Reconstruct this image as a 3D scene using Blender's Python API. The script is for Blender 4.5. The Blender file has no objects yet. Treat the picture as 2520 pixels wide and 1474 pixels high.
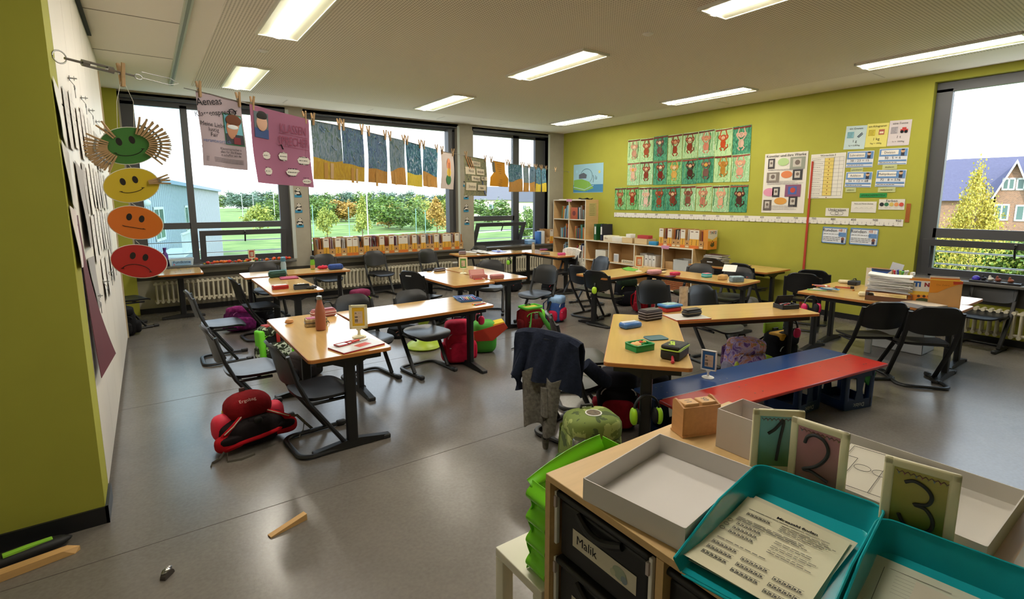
import bpy, bmesh, math, random
from mathutils import Matrix, Vector, Euler, noise
R = math.radians
PI = math.pi
C = bpy.context.scene.collection
SC = bpy.context.scene
random.seed(7)
ORD = 'first second third fourth fifth sixth seventh eighth ninth tenth eleventh twelfth thirteenth fourteenth fifteenth sixteenth seventeenth eighteenth nineteenth twentieth'.split()

# ------------------------------------------------------------- camera, sky, sun, exposure
F_PX, YAW, PITCH, PY, EYE = 1255.0, .618, .148, 682.0, 1.57
cam_data = bpy.data.cameras.new('camera')
cam = bpy.data.objects.new('camera', cam_data); C.objects.link(cam)
cam.location = (0, 0, EYE)
cam.rotation_euler = (PI / 2 - PITCH, 0, -YAW)
cam_data.sensor_width = 36; cam_data.sensor_fit = 'HORIZONTAL'
cam_data.lens = F_PX / 2520 * 36
cam_data.shift_y = -55 / 2520
cam_data.clip_start = .02; cam_data.clip_end = 600
SC.camera = cam
SC.view_settings.view_transform = 'Standard'
SC.view_settings.look = 'None'
SC.view_settings.gamma = 1
SC.view_settings.use_curve_mapping = False
SC.view_settings.exposure = 1.68

world = bpy.data.worlds.new('sky'); SC.world = world; world.use_nodes = True
wn = world.node_tree; bg = wn.nodes['Background']
gr = wn.nodes.new('ShaderNodeValToRGB'); sx = wn.nodes.new('ShaderNodeSeparateXYZ'); tc = wn.nodes.new('ShaderNodeTexCoord')
wn.links.new(tc.outputs['Generated'], sx.inputs[0]); wn.links.new(sx.outputs['Z'], gr.inputs[0])
gr.color_ramp.elements[0].position = 0.0; gr.color_ramp.elements[0].color = (.93, .96, 1, 1)
gr.color_ramp.elements[1].position = .6; gr.color_ramp.elements[1].color = (.62, .78, 1, 1)
wn.links.new(gr.outputs[0], bg.inputs[0]); bg.inputs[1].default_value = 1.2
sun_d = bpy.data.lights.new('sun', 'SUN'); sun = bpy.data.objects.new('sun', sun_d); C.objects.link(sun)
sun_d.energy = 1.0; sun_d.angle = R(1.0); sun_d.color = (1, .94, .82)
sun.rotation_euler = Vector((.55, .62, -.62)).to_track_quat('-Z', 'Y').to_euler()

# ------------------------------------------------------------- room measures
RX, BY, CZ = 7.56, 8.68, 3.02      # right wall, back wall, ceiling
TZ = .64                            # desk top height

_f = Vector((math.sin(YAW) * math.cos(PITCH), math.cos(YAW) * math.cos(PITCH), -math.sin(PITCH)))
_r = Vector((math.cos(YAW), -math.sin(YAW), 0)); _d = _f.cross(_r)
_o = Vector((0, 0, EYE))
def ray(x, y): return _f + _r * ((x - 1260) / F_PX) + _d * ((y - PY) / F_PX)
def P(x, y, z=0.0):
    d = ray(x, y); return _o + d * ((z - EYE) / d.z)
def WB(x, y, Y=BY):
    d = ray(x, y); return _o + d * (Y / d.y)
def WR(x, y, X=RX):
    d = ray(x, y); return _o + d * (X / d.x)

# ------------------------------------------------------------- materials
def lin(c):
    c = c.lstrip('#'); v = [int(c[i:i+2], 16) / 255 for i in (0, 2, 4)]
    return [x / 12.92 if x <= .04045 else ((x + .055) / 1.055) ** 2.4 for x in v]
_m = {}
def mat(col='#888888', rough=.6, metal=0, noise_=0, scale=20, trans=0, bump=0, spec=.5, emit=0, alpha=1, aniso=None):
    key = (col, rough, metal, noise_, scale, trans, bump, spec, emit, alpha, aniso)
    if key in _m: return _m[key]
    m = bpy.data.materials.new('m' + col.lstrip('#') + '_%d' % len(_m)); m.use_nodes = True
    nt = m.node_tree; b = nt.nodes['Principled BSDF']; L = nt.links.new
    c = lin(col)
    b.inputs['Base Color'].default_value = (*c, 1)
    b.inputs['Roughness'].default_value = rough; b.inputs['Metallic'].default_value = metal
    b.inputs['Specular IOR Level'].default_value = spec
    if trans: b.inputs['Transmission Weight'].default_value = trans
    if alpha < 1: b.inputs['Alpha'].default_value = alpha
    if emit: b.inputs['Emission Color'].default_value = (*c, 1); b.inputs['Emission Strength'].default_value = emit
    if noise_ or bump:
        t = nt.nodes.new('ShaderNodeTexCoord'); n = nt.nodes.new('ShaderNodeTexNoise'); n.inputs['Scale'].default_value = scale
        n.inputs['Detail'].default_value = 6
        src = t.outputs['Object']
        mp = nt.nodes.new('ShaderNodeMapping'); mp.inputs['Location'].default_value = (.0131, .0173, .0117); L(src, mp.inputs[0]); src = mp.outputs[0]
        if aniso: mp.inputs['Scale'].default_value = aniso
        L(src, n.inputs['Vector'])
        if noise_:
            r = nt.nodes.new('ShaderNodeValToRGB'); L(n.outputs['Fac'], r.inputs[0])
            r.color_ramp.elements[0].position = .3; r.color_ramp.elements[1].position = .7
            r.color_ramp.elements[0].color = (*[x * (1 - noise_) for x in c], 1)
            r.color_ramp.elements[1].color = (*[min(1, x * (1 + noise_)) for x in c], 1)
            L(r.outputs[0], b.inputs['Base Color'])
        if bump:
            bp = nt.nodes.new('ShaderNodeBump'); bp.inputs['Strength'].default_value = bump; bp.inputs['Distance'].default_value = .02
            L(n.outputs['Fac'], bp.inputs['Height']); L(bp.outputs[0], b.inputs['Normal'])
    _m[key] = m; return m
def wood(col, rough=.45, grain=(1, 14, 14), n=.10, scale=3, spec=.5):
    return mat(col, rough, 0, n, scale, aniso=grain, spec=spec)
def cloth(col, n=.18, scale=60): return mat(col, .9, 0, n, scale, bump=.25, spec=.2)
def streaks(name, cols, scale=6, stretch=(6, 1, 1), rough=.8, dist=1.5):
    """paint strokes in several colours"""
    m = bpy.data.materials.new(name); m.use_nodes = True; nt = m.node_tree; b = nt.nodes['Principled BSDF']; L = nt.links.new
    t = nt.nodes.new('ShaderNodeTexCoord'); mp = nt.nodes.new('ShaderNodeMapping'); mp.inputs['Scale'].default_value = stretch
    oi = nt.nodes.new('ShaderNodeObjectInfo'); ad = nt.nodes.new('ShaderNodeVectorMath'); ad.operation = 'ADD'
    sc = nt.nodes.new('ShaderNodeVectorMath'); sc.operation = 'SCALE'; sc.inputs['Scale'].default_value = 30
    cb = nt.nodes.new('ShaderNodeCombineXYZ')
    L(oi.outputs['Random'], cb.inputs[0]); L(cb.outputs[0], sc.inputs[0]); L(t.outputs['Object'], mp.inputs[0]); L(mp.outputs[0], ad.inputs[0]); L(sc.outputs[0], ad.inputs[1])
    n = nt.nodes.new('ShaderNodeTexNoise'); n.inputs['Scale'].default_value = scale; n.inputs['Detail'].default_value = 5; n.inputs['Distortion'].default_value = dist
    L(ad.outputs[0], n.inputs['Vector'])
    r = nt.nodes.new('ShaderNodeValToRGB'); L(n.outputs['Fac'], r.inputs[0])
    if 'camouflage' in name: r.color_ramp.interpolation = 'CONSTANT'
    el = r.color_ramp.elements; k = len(cols)
    while len(el) < k: el.new(.5)
    for i, c in enumerate(cols):
        el[i].position = .3 + .4 * i / max(1, k - 1); el[i].color = (*lin(c), 1)
    L(r.outputs[0], b.inputs['Base Color']); b.inputs['Roughness'].default_value = rough
    return m

M_black = mat('#17181a', .38, spec=.5)
M_frame = mat('#141517', .45)
M_white = mat('#e4e2dc', .5)
M_paper = mat('#dedad2', .75, spec=.2)
M_ink = mat('#26262c', .8, spec=.1)
M_steel = mat('#9a9a98', .3, 1)
M_peg = wood('#b08f66', .7)
M_alu = mat('#55565a', .45, .2)
M_beech = wood('#c4a064', .15, (1, 10, 10), .07, 2.2, .6)
M_edge = mat('#b06f35', .4)
M_birch = wood('#d6b98a', .42, (10, 1, 10), .05, 3)
M_pin = wood('#c79d63', .55, (1, 8, 8), .12, 4)

# ------------------------------------------------------------- mesh builder
class MB:
    def __init__(s, M=None): s.v, s.f, s.mi, s.sm, s.mats = [], [], [], [], []; s.M = M
    def add(s, vs, fs, m, smooth=False, M=None):
        if m not in s.mats: s.mats.append(m)
        k = s.mats.index(m); o = len(s.v)
        for v in vs:
            v = Vector(v)
            if M: v = M @ v
            if s.M: v = s.M @ v
            s.v.append(v)
        for f in fs: s.f.append([i + o for i in f]); s.mi.append(k); s.sm.append(smooth)
        return s
    def box(s, c, d, m, rz=0, M=None, rot=None):
        x, y, z = d[0] / 2, d[1] / 2, d[2] / 2
        T = Matrix.Translation(c) @ (rot.to_matrix().to_4x4() if rot else Matrix.Rotation(rz, 4, 'Z'))
        if M: T = M @ T
        return s.add([(-x,-y,-z),(x,-y,-z),(x,y,-z),(-x,y,-z),(-x,-y,z),(x,-y,z),(x,y,z),(-x,y,z)],
              [(0,3,2,1),(4,5,6,7),(0,1,5,4),(1,2,6,5),(2,3,7,6),(3,0,4,7)], m, M=T)
    def b2(s, a, b, m):   # box from two corners
        a, b = Vector(a), Vector(b); return s.box((a + b) / 2, [abs(q) for q in (b - a)], m)
    def rbox(s, c, d, r, m, rz=0, M=None, rot=None, n=3):
        r = min(r, min(d) / 2 * .98)
        bm = bmesh.new(); bmesh.ops.create_cube(bm, size=1)
        for v in bm.verts: v.co = Vector((v.co.x * d[0], v.co.y * d[1], v.co.z * d[2]))
        bmesh.ops.bevel(bm, geom=bm.edges[:] , offset=r, segments=n, affect='EDGES', profile=.5)
        T = Matrix.Translation(c) @ (rot.to_matrix().to_4x4() if rot else Matrix.Rotation(rz, 4, 'Z'))
        if M: T = M @ T
        bm.verts.index_update()
        s.add([v.co.copy() for v in bm.verts], [[v.index for v in f.verts] for f in bm.faces], m, True, M=T); bm.free(); return s
    def prism(s, pts, z0, z1, m, M=None, smooth=False):
        n = len(pts); a = sum(pts[i][0]*pts[(i+1)%n][1]-pts[(i+1)%n][0]*pts[i][1] for i in range(n))
        if a < 0: pts = pts[::-1]
        vs = [(x, y, z0) for x, y in pts] + [(x, y, z1) for x, y in pts]
        fs = [list(range(n))[::-1], list(range(n, 2*n))] + [(i, (i+1) % n, (i+1) % n + n, i + n) for i in range(n)]
        return s.add(vs, fs, m, smooth, M)
    def tube(s, path, r, m, n=8, closed=False, M=None, flat=1.0, up=(0, 0, 1), caps=True):
        p = [Vector(q) for q in path]; k = len(p); rs = r if isinstance(r, (list, tuple)) else [r] * k
        vs, fs = [], []; prev = None
        for i in range(k):
            if closed: t = p[(i+1) % k] - p[i-1]
            else: t = p[min(i+1, k-1)] - p[max(i-1, 0)]
            t = t.normalized() if t.length else Vector((0, 0, 1))
            u = Vector(up) - t * t.dot(Vector(up))
            if u.length < .1:
                u = prev if prev is not None else Vector((1, 0, 0)); u = u - t * t.dot(u)
                if u.length < .1: u = Vector((0, 1, 0)) - t * t.y
            u.normalize(); prev = u; w = t.cross(u)
            for j in range(n):
                a = 2 * PI * j / n; vs.append(p[i] + u * (math.cos(a) * rs[i]) + w * (math.sin(a) * rs[i] * flat))
        for i in range(k if closed else k - 1):
            for j in range(n):
                a, b = i * n + j, i * n + (j + 1) % n; c, d = ((i+1) % k) * n + (j + 1) % n, ((i+1) % k) * n + j
                fs.append((a, b, c, d))
        if not closed and caps: fs += [list(range(n))[::-1], [(k-1) * n + j for j in range(n)]]
        return s.add(vs, fs, m, True, M)
    def lathe(s, prof, m, n=20, c=(0, 0, 0), M=None):
        vs, fs = [], []
        for r, z in prof:
            for j in range(n):
                a = 2 * PI * j / n; vs.append((c[0] + r * math.cos(a), c[1] + r * math.sin(a), c[2] + z))
        for i in range(len(prof) - 1):
            for j in range(n):
                fs.append((i*n + j, i*n + (j+1) % n, (i+1)*n + (j+1) % n, (i+1)*n + j))
        if prof[0][0] > 0: fs.append(list(range(n))[::-1])
        if prof[-1][0] > 0: fs.append([(len(prof)-1)*n + j for j in range(n)])
        return s.add(vs, fs, m, True, M)
    def ball(s, c, r, m, e=1.0, n=12, k=18, M=None, fn=None, rz=0):
        if not isinstance(r, (tuple, list)): r = (r, r, r)
        def pw(x): return math.copysign(abs(x) ** e, x)
        vs, fs = [], []; cz, sz = math.cos(rz), math.sin(rz)
        for i in range(n + 1):
            a = -PI/2 + PI * i / n
            for j in range(k):
                b = 2 * PI * j / k
                x, y, z = r[0]*pw(math.cos(a))*pw(math.cos(b)), r[1]*pw(math.cos(a))*pw(math.sin(b)), r[2]*pw(math.sin(a))
                if fn: x, y, z = fn(x, y, z)
                vs.append((c[0] + x*cz - y*sz, c[1] + x*sz + y*cz, c[2] + z))
        for i in range(n):
            for j in range(k): fs.append((i*k+j, i*k+(j+1) % k, (i+1)*k+(j+1) % k, (i+1)*k+j))
        return s.add(vs, fs, m, True, M)
    def disc(s, c, r, m, n=24, M=None, t=0.0, ry=None):
        ry = ry or r
        pts = [(c[0] + r*math.cos(2*PI*i/n), c[1] + ry*math.sin(2*PI*i/n)) for i in range(n)]
        if t: return s.prism(pts, c[2], c[2] + t, m, M)
        return s.add([(x, y, c[2]) for x, y in pts], [list(range(n))], m, False, M)
    def rect(s, x0, y0, x1, y1, z, m, M=None):
        return s.add([(x0, y0, z), (x1, y0, z), (x1, y1, z), (x0, y1, z)], [(0, 1, 2, 3)], m, False, M)
    def poly(s, pts, z, m, M=None): return s.add([(x, y, z) for x, y in pts], [list(range(len(pts)))], m, False, M)
    def grid(s, fn, nu, nv, m, th=0, M=None, smooth=True):
        vs = [Vector(fn(i / nu, j / nv)) for j in range(nv + 1) for i in range(nu + 1)]
        fs = [(j*(nu+1)+i, j*(nu+1)+i+1, (j+1)*(nu+1)+i+1, (j+1)*(nu+1)+i) for j in range(nv) for i in range(nu)]
        if th:
            ns = []
            for j in range(nv + 1):
                for i in range(nu + 1):
                    a = vs[j*(nu+1)+min(i+1, nu)] - vs[j*(nu+1)+max(i-1, 0)]; b = vs[min(j+1, nv)*(nu+1)+i] - vs[max(j-1, 0)*(nu+1)+i]
                    q = a.cross(b); ns.append(q.normalized() if q.length else Vector((0, 0, 1)))
            o = len(vs); vs = vs + [v - q * th for v, q in zip(vs, ns)]
            fs2 = [tuple(x + o for x in f[::-1]) for f in fs]; w = nu + 1
            rim = [(i, i+1) for i in range(nu)] + [(nu + j*w, nu + (j+1)*w) for j in range(nv)] + [(nv*w + i+1, nv*w + i) for i in range(nu)] + [((j+1)*w, j*w) for j in range(nv)]
            fs = fs + fs2 + [(b, a, a + o, b + o) for a, b in rim]
        return s.add(vs, fs, m, smooth, M)
    def text(s, t, size, x, y, z, m, M=None, align='CENTER', sx=1.0, bold=0, rot=0):
        cu = bpy.data.curves.new('t', 'FONT'); cu.body = t; cu.size = size; cu.align_x = align; cu.align_y = 'CENTER'; cu.resolution_u = 2; cu.offset = bold
        ob = bpy.data.objects.new('t', cu); C.objects.link(ob)
        me = bpy.data.meshes.new_from_object(ob)
        T = Matrix.Translation((x, y, z)) @ Matrix.Rotation(rot, 4, 'Z') @ Matrix.Diagonal((sx, 1, 1, 1))
        if M: T = M @ T
        s.add([v.co.copy() for v in me.vertices], [list(p.vertices) for p in me.polygons], m, False, T)
        bpy.data.objects.remove(ob); bpy.data.curves.remove(cu); bpy.data.meshes.remove(me); return s
    def lines(s, x0, x1, ys, z, m, h=.003, M=None, seed=1, words=True):
        rr = random.Random(seed)
        for y in ys:
            x = x0
            end = x1 - rr.random() * (x1 - x0) * .25
            while x < end:
                w = (x1 - x0) * (.06 + .12 * rr.random()) if words else end - x
                s.rect(x, y - h/2, min(x + w, end), y + h/2, z, m, M); x += w + h * 1.3
        return s
    def build(s, name, parent=None, label=None, cat=None, group=None, kind=None, M=None, loc=None, rz=None):
        me = bpy.data.meshes.new(name); me.from_pydata([tuple(v) for v in s.v], [], s.f)
        for m in s.mats: me.materials.append(m)
        me.polygons.foreach_set('material_index', s.mi); me.polygons.foreach_set('use_smooth', s.sm)
        me.update()
        o = bpy.data.objects.new(name, me); C.objects.link(o)
        if any(s.sm):
            try: me.set_sharp_from_angle(angle=R(42))
            except Exception: pass
        if parent: o.parent = parent
        if M is not None: o.matrix_world = M
        if loc is not None: o.location = loc
        if rz is not None: o.rotation_euler = (0, 0, rz)
        if label: o['label'] = label
        if cat: o['category'] = cat
        if group: o['group'] = group
        if kind: o['kind'] = kind
        return o
def thing(name, label, cat, loc=(0, 0, 0), rz=0, group=None, rot=None, M=None):
    o = bpy.data.objects.new(name, None); C.objects.link(o); o.empty_display_size = .05
    if M is not None: o.matrix_world = M
    else: o.location = loc; o.rotation_euler = rot or (0, 0, rz)
    o['label'] = label; o['category'] = cat
    if group: o['group'] = group
    return o
def dup(root, loc=None, rz=None, label=None, group=None, M=None):
    r = root.copy(); C.objects.link(r)
    if M is not None: r.matrix_world = M
    if loc is not None: r.location = loc
    if rz is not None: r.rotation_euler = (0, 0, rz)
    if label: r['label'] = label
    if group: r['group'] = group
    for ch in [o for o in list(root.children)]:
        c = ch.copy(); C.objects.link(c); c.parent = r
        for g in list(ch.children):
            d = g.copy(); C.objects.link(d); d.parent = c
    return r
def frameM(c, u, n):
    """matrix: local x=u, z=n, y=n x u"""
    u = Vector(u).normalized(); n = Vector(n).normalized(); v = n.cross(u)
    return Matrix(((u.x, v.x, n.x, c[0]), (u.y, v.y, n.y, c[1]), (u.z, v.z, n.z, c[2]), (0, 0, 0, 1)))
def FR(c): return frameM(c, (0, -1, 0), (-1, 0, 0))       # hung on the right wall
def FB(c): return frameM(c, (1, 0, 0), (0, -1, 0))        # hung on the back wall
def struct(mb, name): return mb.build(name, kind='structure')
def rr2(w, h, r, n=5):
    out = []
    for cx, cy, a0 in ((w/2-r, h/2-r, 0), (-w/2+r, h/2-r, 90), (-w/2+r, -h/2+r, 180), (w/2-r, -h/2+r, 270)):
        for i in range(n + 1):
            a = R(a0 + 90 * i / n); out.append((cx + r*math.cos(a), cy + r*math.sin(a)))
    return out
# ============================================================= ROOM SHELL
M_green = mat('#a1a03e', .75, 0, .04, 3, bump=.04, spec=.25)
M_grey = mat('#a09a8b', .7, 0, .05, 8, bump=.05, spec=.3)
M_ceil = mat('#efe9dd', .85, spec=.2)
M_base = mat('#1a1b1e', .4)
def floor_mat():
    m = bpy.data.materials.new('linoleum'); m.use_nodes = True; nt = m.node_tree; b = nt.nodes['Principled BSDF']; L = nt.links.new
    t = nt.nodes.new('ShaderNodeTexCoord')
    n1 = nt.nodes.new('ShaderNodeTexNoise'); n1.inputs['Scale'].default_value = 2.5; n1.inputs['Detail'].default_value = 8; n1.inputs['Roughness'].default_value = .55; n1.inputs['Distortion'].default_value = .2
    n2 = nt.nodes.new('ShaderNodeTexNoise'); n2.inputs['Scale'].default_value = 60; n2.inputs['Detail'].default_value = 4
    mp = nt.nodes.new('ShaderNodeMapping'); mp.inputs['Location'].default_value = (.13, .27, .413); L(t.outputs['Object'], mp.inputs[0]); L(mp.outputs[0], n1.inputs[0]); L(mp.outputs[0], n2.inputs[0])
    mx = nt.nodes.new('ShaderNodeMix'); mx.inputs[0].default_value = .45; L(n1.outputs['Fac'], mx.inputs[2]); L(n2.outputs['Fac'], mx.inputs[3])
    r = nt.nodes.new('ShaderNodeValToRGB'); L(mx.outputs[0], r.inputs[0])
    r.color_ramp.elements[0].position = .2; r.color_ramp.elements[0].color = (*lin('#5d5853'), 1)
    r.color_ramp.elements[1].position = .8; r.color_ramp.elements[1].color = (*lin('#7a746d'), 1)
    L(r.outputs[0], b.inputs['Base Color'])
    # the welded seams between the sheets
    b.inputs['Roughness'].default_value = .25
    b.inputs['Specular IOR Level'].default_value = .5
    bp = nt.nodes.new('ShaderNodeBump'); bp.inputs['Strength'].default_value = .03; bp.inputs['Distance'].default_value = .01
    L(n2.outputs['Fac'], bp.inputs['Height']); L(bp.outputs[0], b.inputs['Normal'])
    return m
def ceil_mat():
    """acoustic board with a fine grid of round holes"""
    m = bpy.data.materials.new('perforated_board'); m.use_nodes = True; nt = m.node_tree; b = nt.nodes['Principled BSDF']; L = nt.links.new
    t = nt.nodes.new('ShaderNodeTexCoord'); s = nt.nodes.new('ShaderNodeVectorMath'); s.operation = 'SCALE'; s.inputs['Scale'].default_value = 1/.024
    fr = nt.nodes.new('ShaderNodeVectorMath'); fr.operation = 'FRACTION'
    su = nt.nodes.new('ShaderNodeVectorMath'); su.operation = 'SUBTRACT'; su.inputs[1].default_value = (.5, .5, 0)
    mu = nt.nodes.new('ShaderNodeVectorMath'); mu.operation = 'MULTIPLY'; mu.inputs[1].default_value = (1, 1, 0)
    le = nt.nodes.new('ShaderNodeVectorMath'); le.operation = 'LENGTH'
    gt = nt.nodes.new('ShaderNodeMath'); gt.operation = 'LESS_THAN'; gt.inputs[1].default_value = .27
    L(t.outputs['Object'], s.inputs[0]); L(s.outputs[0], fr.inputs[0]); L(fr.outputs[0], su.inputs[0]); L(su.outputs[0], mu.inputs[0]); L(mu.outputs[0], le.inputs[0]); L(le.outputs['Value'], gt.inputs[0])
    mx = nt.nodes.new('ShaderNodeMix'); mx.data_type = 'RGBA'; mx.inputs[6].default_value = (*lin('#ece4d6'), 1); mx.inputs[7].default_value = (*lin('#a39a88'), 1)
    L(gt.outputs[0], mx.inputs[0]); L(mx.outputs[2], b.inputs['Base Color']); b.inputs['Roughness'].default_value = .85
    return m
X0, Y0 = -.95, -3.2           # hidden sides of the room
fl = MB(); fl.b2((X0-.3, Y0-.3, -.2), (RX+.35, BY+.4, 0), floor_mat()); struct(fl, 'floor')
mb = MB()
for y in (2.72, 4.72, 6.72): mb.b2((X0, y-.002, 0), (RX, y+.002, .0006), mat('#453c37', .6))
struct(mb, 'trim_3')
ce = MB(); ce.b2((X0-.3, Y0-.3, CZ), (RX+.35, BY+.4, CZ+.15), M_ceil); struct(ce, 'ceiling')
pf = MB(); pf.b2((.60, Y0+.6, CZ-.012), (6.78, 7.85, CZ-.0005), ceil_mat()); struct(pf, 'ceiling_panel')
# plain border boards, their joints and a white curtain rail along the cupboard side
jb = MB()
for y in (5.24, 6.54): jb.b2((X0, y-.004, CZ-.003), (.36, y+.004, CZ), mat('#8b8578', .8))
for x, y, dx, dy in ((3.08, 8.3, .02, .3), (4.36, 8.3, .02, .3), (5.67, 8.25, .02, .3), (1.8, 8.3, .02, .3), (7.1, 7.2, .35, .012), (7.1, 4.6, .35, .012), (7.1, 2.6, .35, .012)):
    jb.b2((x-dx/2, y-dy/2, CZ-.002), (x+dx/2, y+dy/2, CZ), mat('#d8d2c6', .8))
struct(jb, 'trim_1')
rl = MB(); rl.b2((.355, 2.0, CZ-.035), (.405, 7.85, CZ), mat('#b9bfae', .5)); rl.b2((.37, 2.0, CZ-.04), (.39, 7.8, CZ-.03), mat('#7d8272', .5)); struct(rl, 'trim_2')

def wall(name, axis, at, th, u0, u1, z0, z1, holes, m, out=1):
    """wall with rectangular openings; axis 'y': plane y=at, u is x"""
    mb = MB(); us = sorted({u0, u1, *[h[0] for h in holes], *[h[1] for h in holes]}); zs = sorted({z0, z1, *[h[2] for h in holes], *[h[3] for h in holes]})
    for a, b in zip(us, us[1:]):
        for c, d in zip(zs, zs[1:]):
            um, zm = (a+b)/2, (c+d)/2
            if any(h[0] < um < h[1] and h[2] < zm < h[3] for h in holes): continue
            if axis == 'y': mb.b2((a, at, c), (b, at + th*out, d), m)
            else: mb.b2((at, a, c), (at + th*out, b, d), m)
    return struct(mb, name)
W1 = (-.17, 1.87, .62, 2.97); W2 = (2.15, 4.90, .62, 2.95); W3 = (5.25, 7.12, .62, 2.95)
wall('wall_back', 'y', BY, .30, X0-.3, RX+.3, 0, CZ, [W1, W2, W3], M_grey)
W4 = (-.75, 2.19, .66, 2.93)
wall('wall_right', 'x', RX, .30, Y0, BY, 0, CZ, [W4], M_green)
wl = MB(); wl.b2((X0-.3, 3.05, 0), (X0, BY, CZ), M_green); wl.b2((X0, BY-.03, 0), (-.19, BY, CZ), M_green); struct(wl, 'wall_left')
pil = MB(); pil.b2((X0-.3, 3.05, 0), (-.29, 3.30, CZ), M_green); struct(pil, 'wall_left_pillar')
wf = MB(); wf.b2((X0-.3, Y0-.3, 0), (RX+.3, Y0, CZ), M_green); struct(wf, 'wall_front')
ws = MB(); ws.b2((X0-.6, Y0, 0), (X0-.3, 3.1, CZ), mat('#d8d3c6', .8)); struct(ws, 'wall_left_entrance')
bb = MB(); bb.b2((-.2, BY-.012, 0), (RX, BY, .075), M_base); struct(bb, 'baseboard_back')
bb = MB(); bb.b2((RX-.012, Y0, 0), (RX, BY, .075), M_base); struct(bb, 'baseboard_right')
bb = MB(); bb.b2((X0-.3, 3.037, 0), (-.277, 3.05, .085), M_base); bb.b2((-.29, 3.037, 0), (-.277, 3.30, .085), M_base); struct(bb, 'baseboard_left')
# recessed dark strip in the back wall behind the radiators
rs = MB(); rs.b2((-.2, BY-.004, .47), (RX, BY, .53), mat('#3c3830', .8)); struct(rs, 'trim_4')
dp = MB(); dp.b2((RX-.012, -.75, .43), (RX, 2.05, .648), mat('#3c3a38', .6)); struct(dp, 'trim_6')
# sills
M_sill = mat('#5c5a56', .28, spec=.6)
for i, (a, b) in enumerate(((-.19, 1.87), (2.12, 4.94), (5.22, 7.14))):
    s = MB(); s.rbox(((a+b)/2, BY+.0, .645), (b-a, .36, .035), .006, M_sill); struct(s, 'window_sill_%d' % (i+1))
s = MB(); s.rbox((RX+.01, (-.75+2.19)/2, .665), (.34, 2.94, .035), .006, M_sill); struct(s, 'window_sill_4')

M_win = mat('#4a4b4f', .42, .1)
M_glass = bpy.data.materials.new('window_glass'); M_glass.use_nodes = True
def glassify(m, tint=(1, 1, 1), refl=.06):
    nt = m.node_tree; nt.nodes.clear(); o = nt.nodes.new('ShaderNodeOutputMaterial'); t = nt.nodes.new('ShaderNodeBsdfTransparent'); g = nt.nodes.new('ShaderNodeBsdfGlossy')
    t.inputs[0].default_value = (*tint, 1); g.inputs['Roughness'].default_value = .02; mx = nt.nodes.new('ShaderNodeMixShader')
    lw = nt.nodes.new('ShaderNodeLayerWeight'); lw.inputs[0].default_value = .25; mm = nt.nodes.new('ShaderNodeMath'); mm.operation = 'MULTIPLY'; mm.inputs[1].default_value = refl * 6
    nt.links.new(lw.outputs['Fresnel'], mm.inputs[0]); nt.links.new(mm.outputs[0], mx.inputs[0])
    nt.links.new(t.outputs[0], mx.inputs[1]); nt.links.new(g.outputs[0], mx.inputs[2]); nt.links.new(mx.outputs[0], o.inputs[0])
glassify(M_glass, (.97, .99, .98))
M_glass2 = bpy.data.materials.new('tinted_window_glass'); M_glass2.use_nodes = True; glassify(M_glass2, (.74, .86, .86))
def win_parts(root, to3, rects, glasses, depth=(.10, .17)):
    """rects: frame bars (u0,u1,z0,z1,dd) ; glasses: panes"""
    fr = MB()
    for u0, u1, z0, z1, *dd in rects:
        a, b = (dd[0], dd[1]) if dd else depth
        fr.b2(to3(u0, a, z0), to3(u1, b, z1), M_win)
    fr.build('window_frame', root)
    for u0, u1, z0, z1, *k in glasses:
        g = MB(); g.b2(to3(u0, .13, z0), to3(u1, .136, z1), k[0] if k else M_glass); g.build('pane', root)
def winroot(n, loc):
    o = bpy.data.objects.new('window_%d' % n, None); C.objects.link(o); o['kind'] = 'structure'; return o
tb = lambda u, d, z: (u, BY + d, z)
tr = lambda u, d, z: (RX + d, u, z)
def rails(root, to3, u0, u1, zs):
    m = MB()
    for z in zs: m.tube([to3(u0, .24, z), to3(u1, .24, z)], .009, M_steel, 6)
    for z in zs:
        pass
    m.build('guard_rail', root)
def sash(root, to3, u0, u1, z0, z1, tilt, w=.075, flip=1):
    """tilted hopper sash hinged along the bottom, top edge leaning into the room"""
    m = MB(); dz = z1 - z0
    def q(u, z, d): return to3(u, .10 - d - tilt * (z - z0) / dz, z)
    def bar(a, b, c, e):
        vs = [q(a, c, 0), q(b, c, 0), q(b, c, -.05), q(a, c, -.05), q(a, e, 0), q(b, e, 0), q(b, e, -.05), q(a, e, -.05)]
        m.add(vs, [(0,3,2,1),(4,5,6,7),(0,1,5,4),(1,2,6,5),(2,3,7,6),(3,0,4,7)], M_win)
    bar(u0, u1, z0, z0+w); bar(u0, u1, z1-w, z1); bar(u0, u0+w, z0+w, z1-w); bar(u1-w, u1, z0+w, z1-w)
    s = m.build('tilt_sash', root)
    g = MB(); g.add([q(u0+w, z0+w, -.025), q(u1-w, z0+w, -.025), q(u1-w, z1-w, -.025), q(u0+w, z1-w, -.025)], [(0, 1, 2, 3)], M_glass); g.build('pane', s)
    h = MB(); um = (u0+u1)/2
    h.tube([q(um, z1-.03, .012), q(um, z1-.07, .03), q(um, z1-.17, .02)], .011, M_frame, 8); h.tube([q(um, z1-.015, 0), q(um, z1-.03, .014)], .014, M_steel, 8); h.build('handle', s)
w1 = winroot(1, 0)
win_parts(w1, tb, [(-.19, 1.87, 2.86, 2.97), (-.19, 1.87, 2.93, 3.0, .0, .17), (-.19, -.02, .66, 2.9), (-.02, .51, 1.17, 1.26), (.50, .585, .66, 2.9), (1.73, 1.87, .66, 2.9), (.585, 1.73, 1.17, 1.26), (-.02, .5, .66, .75), (.585, 1.73, .66, .72)],
   [(-.02, .50, 1.26, 2.87, M_glass2), (.58, 1.73, 1.26, 2.87), (-.02, .50, .75, 1.17, M_glass2), (.58, 1.73, .72, 1.17)])
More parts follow.
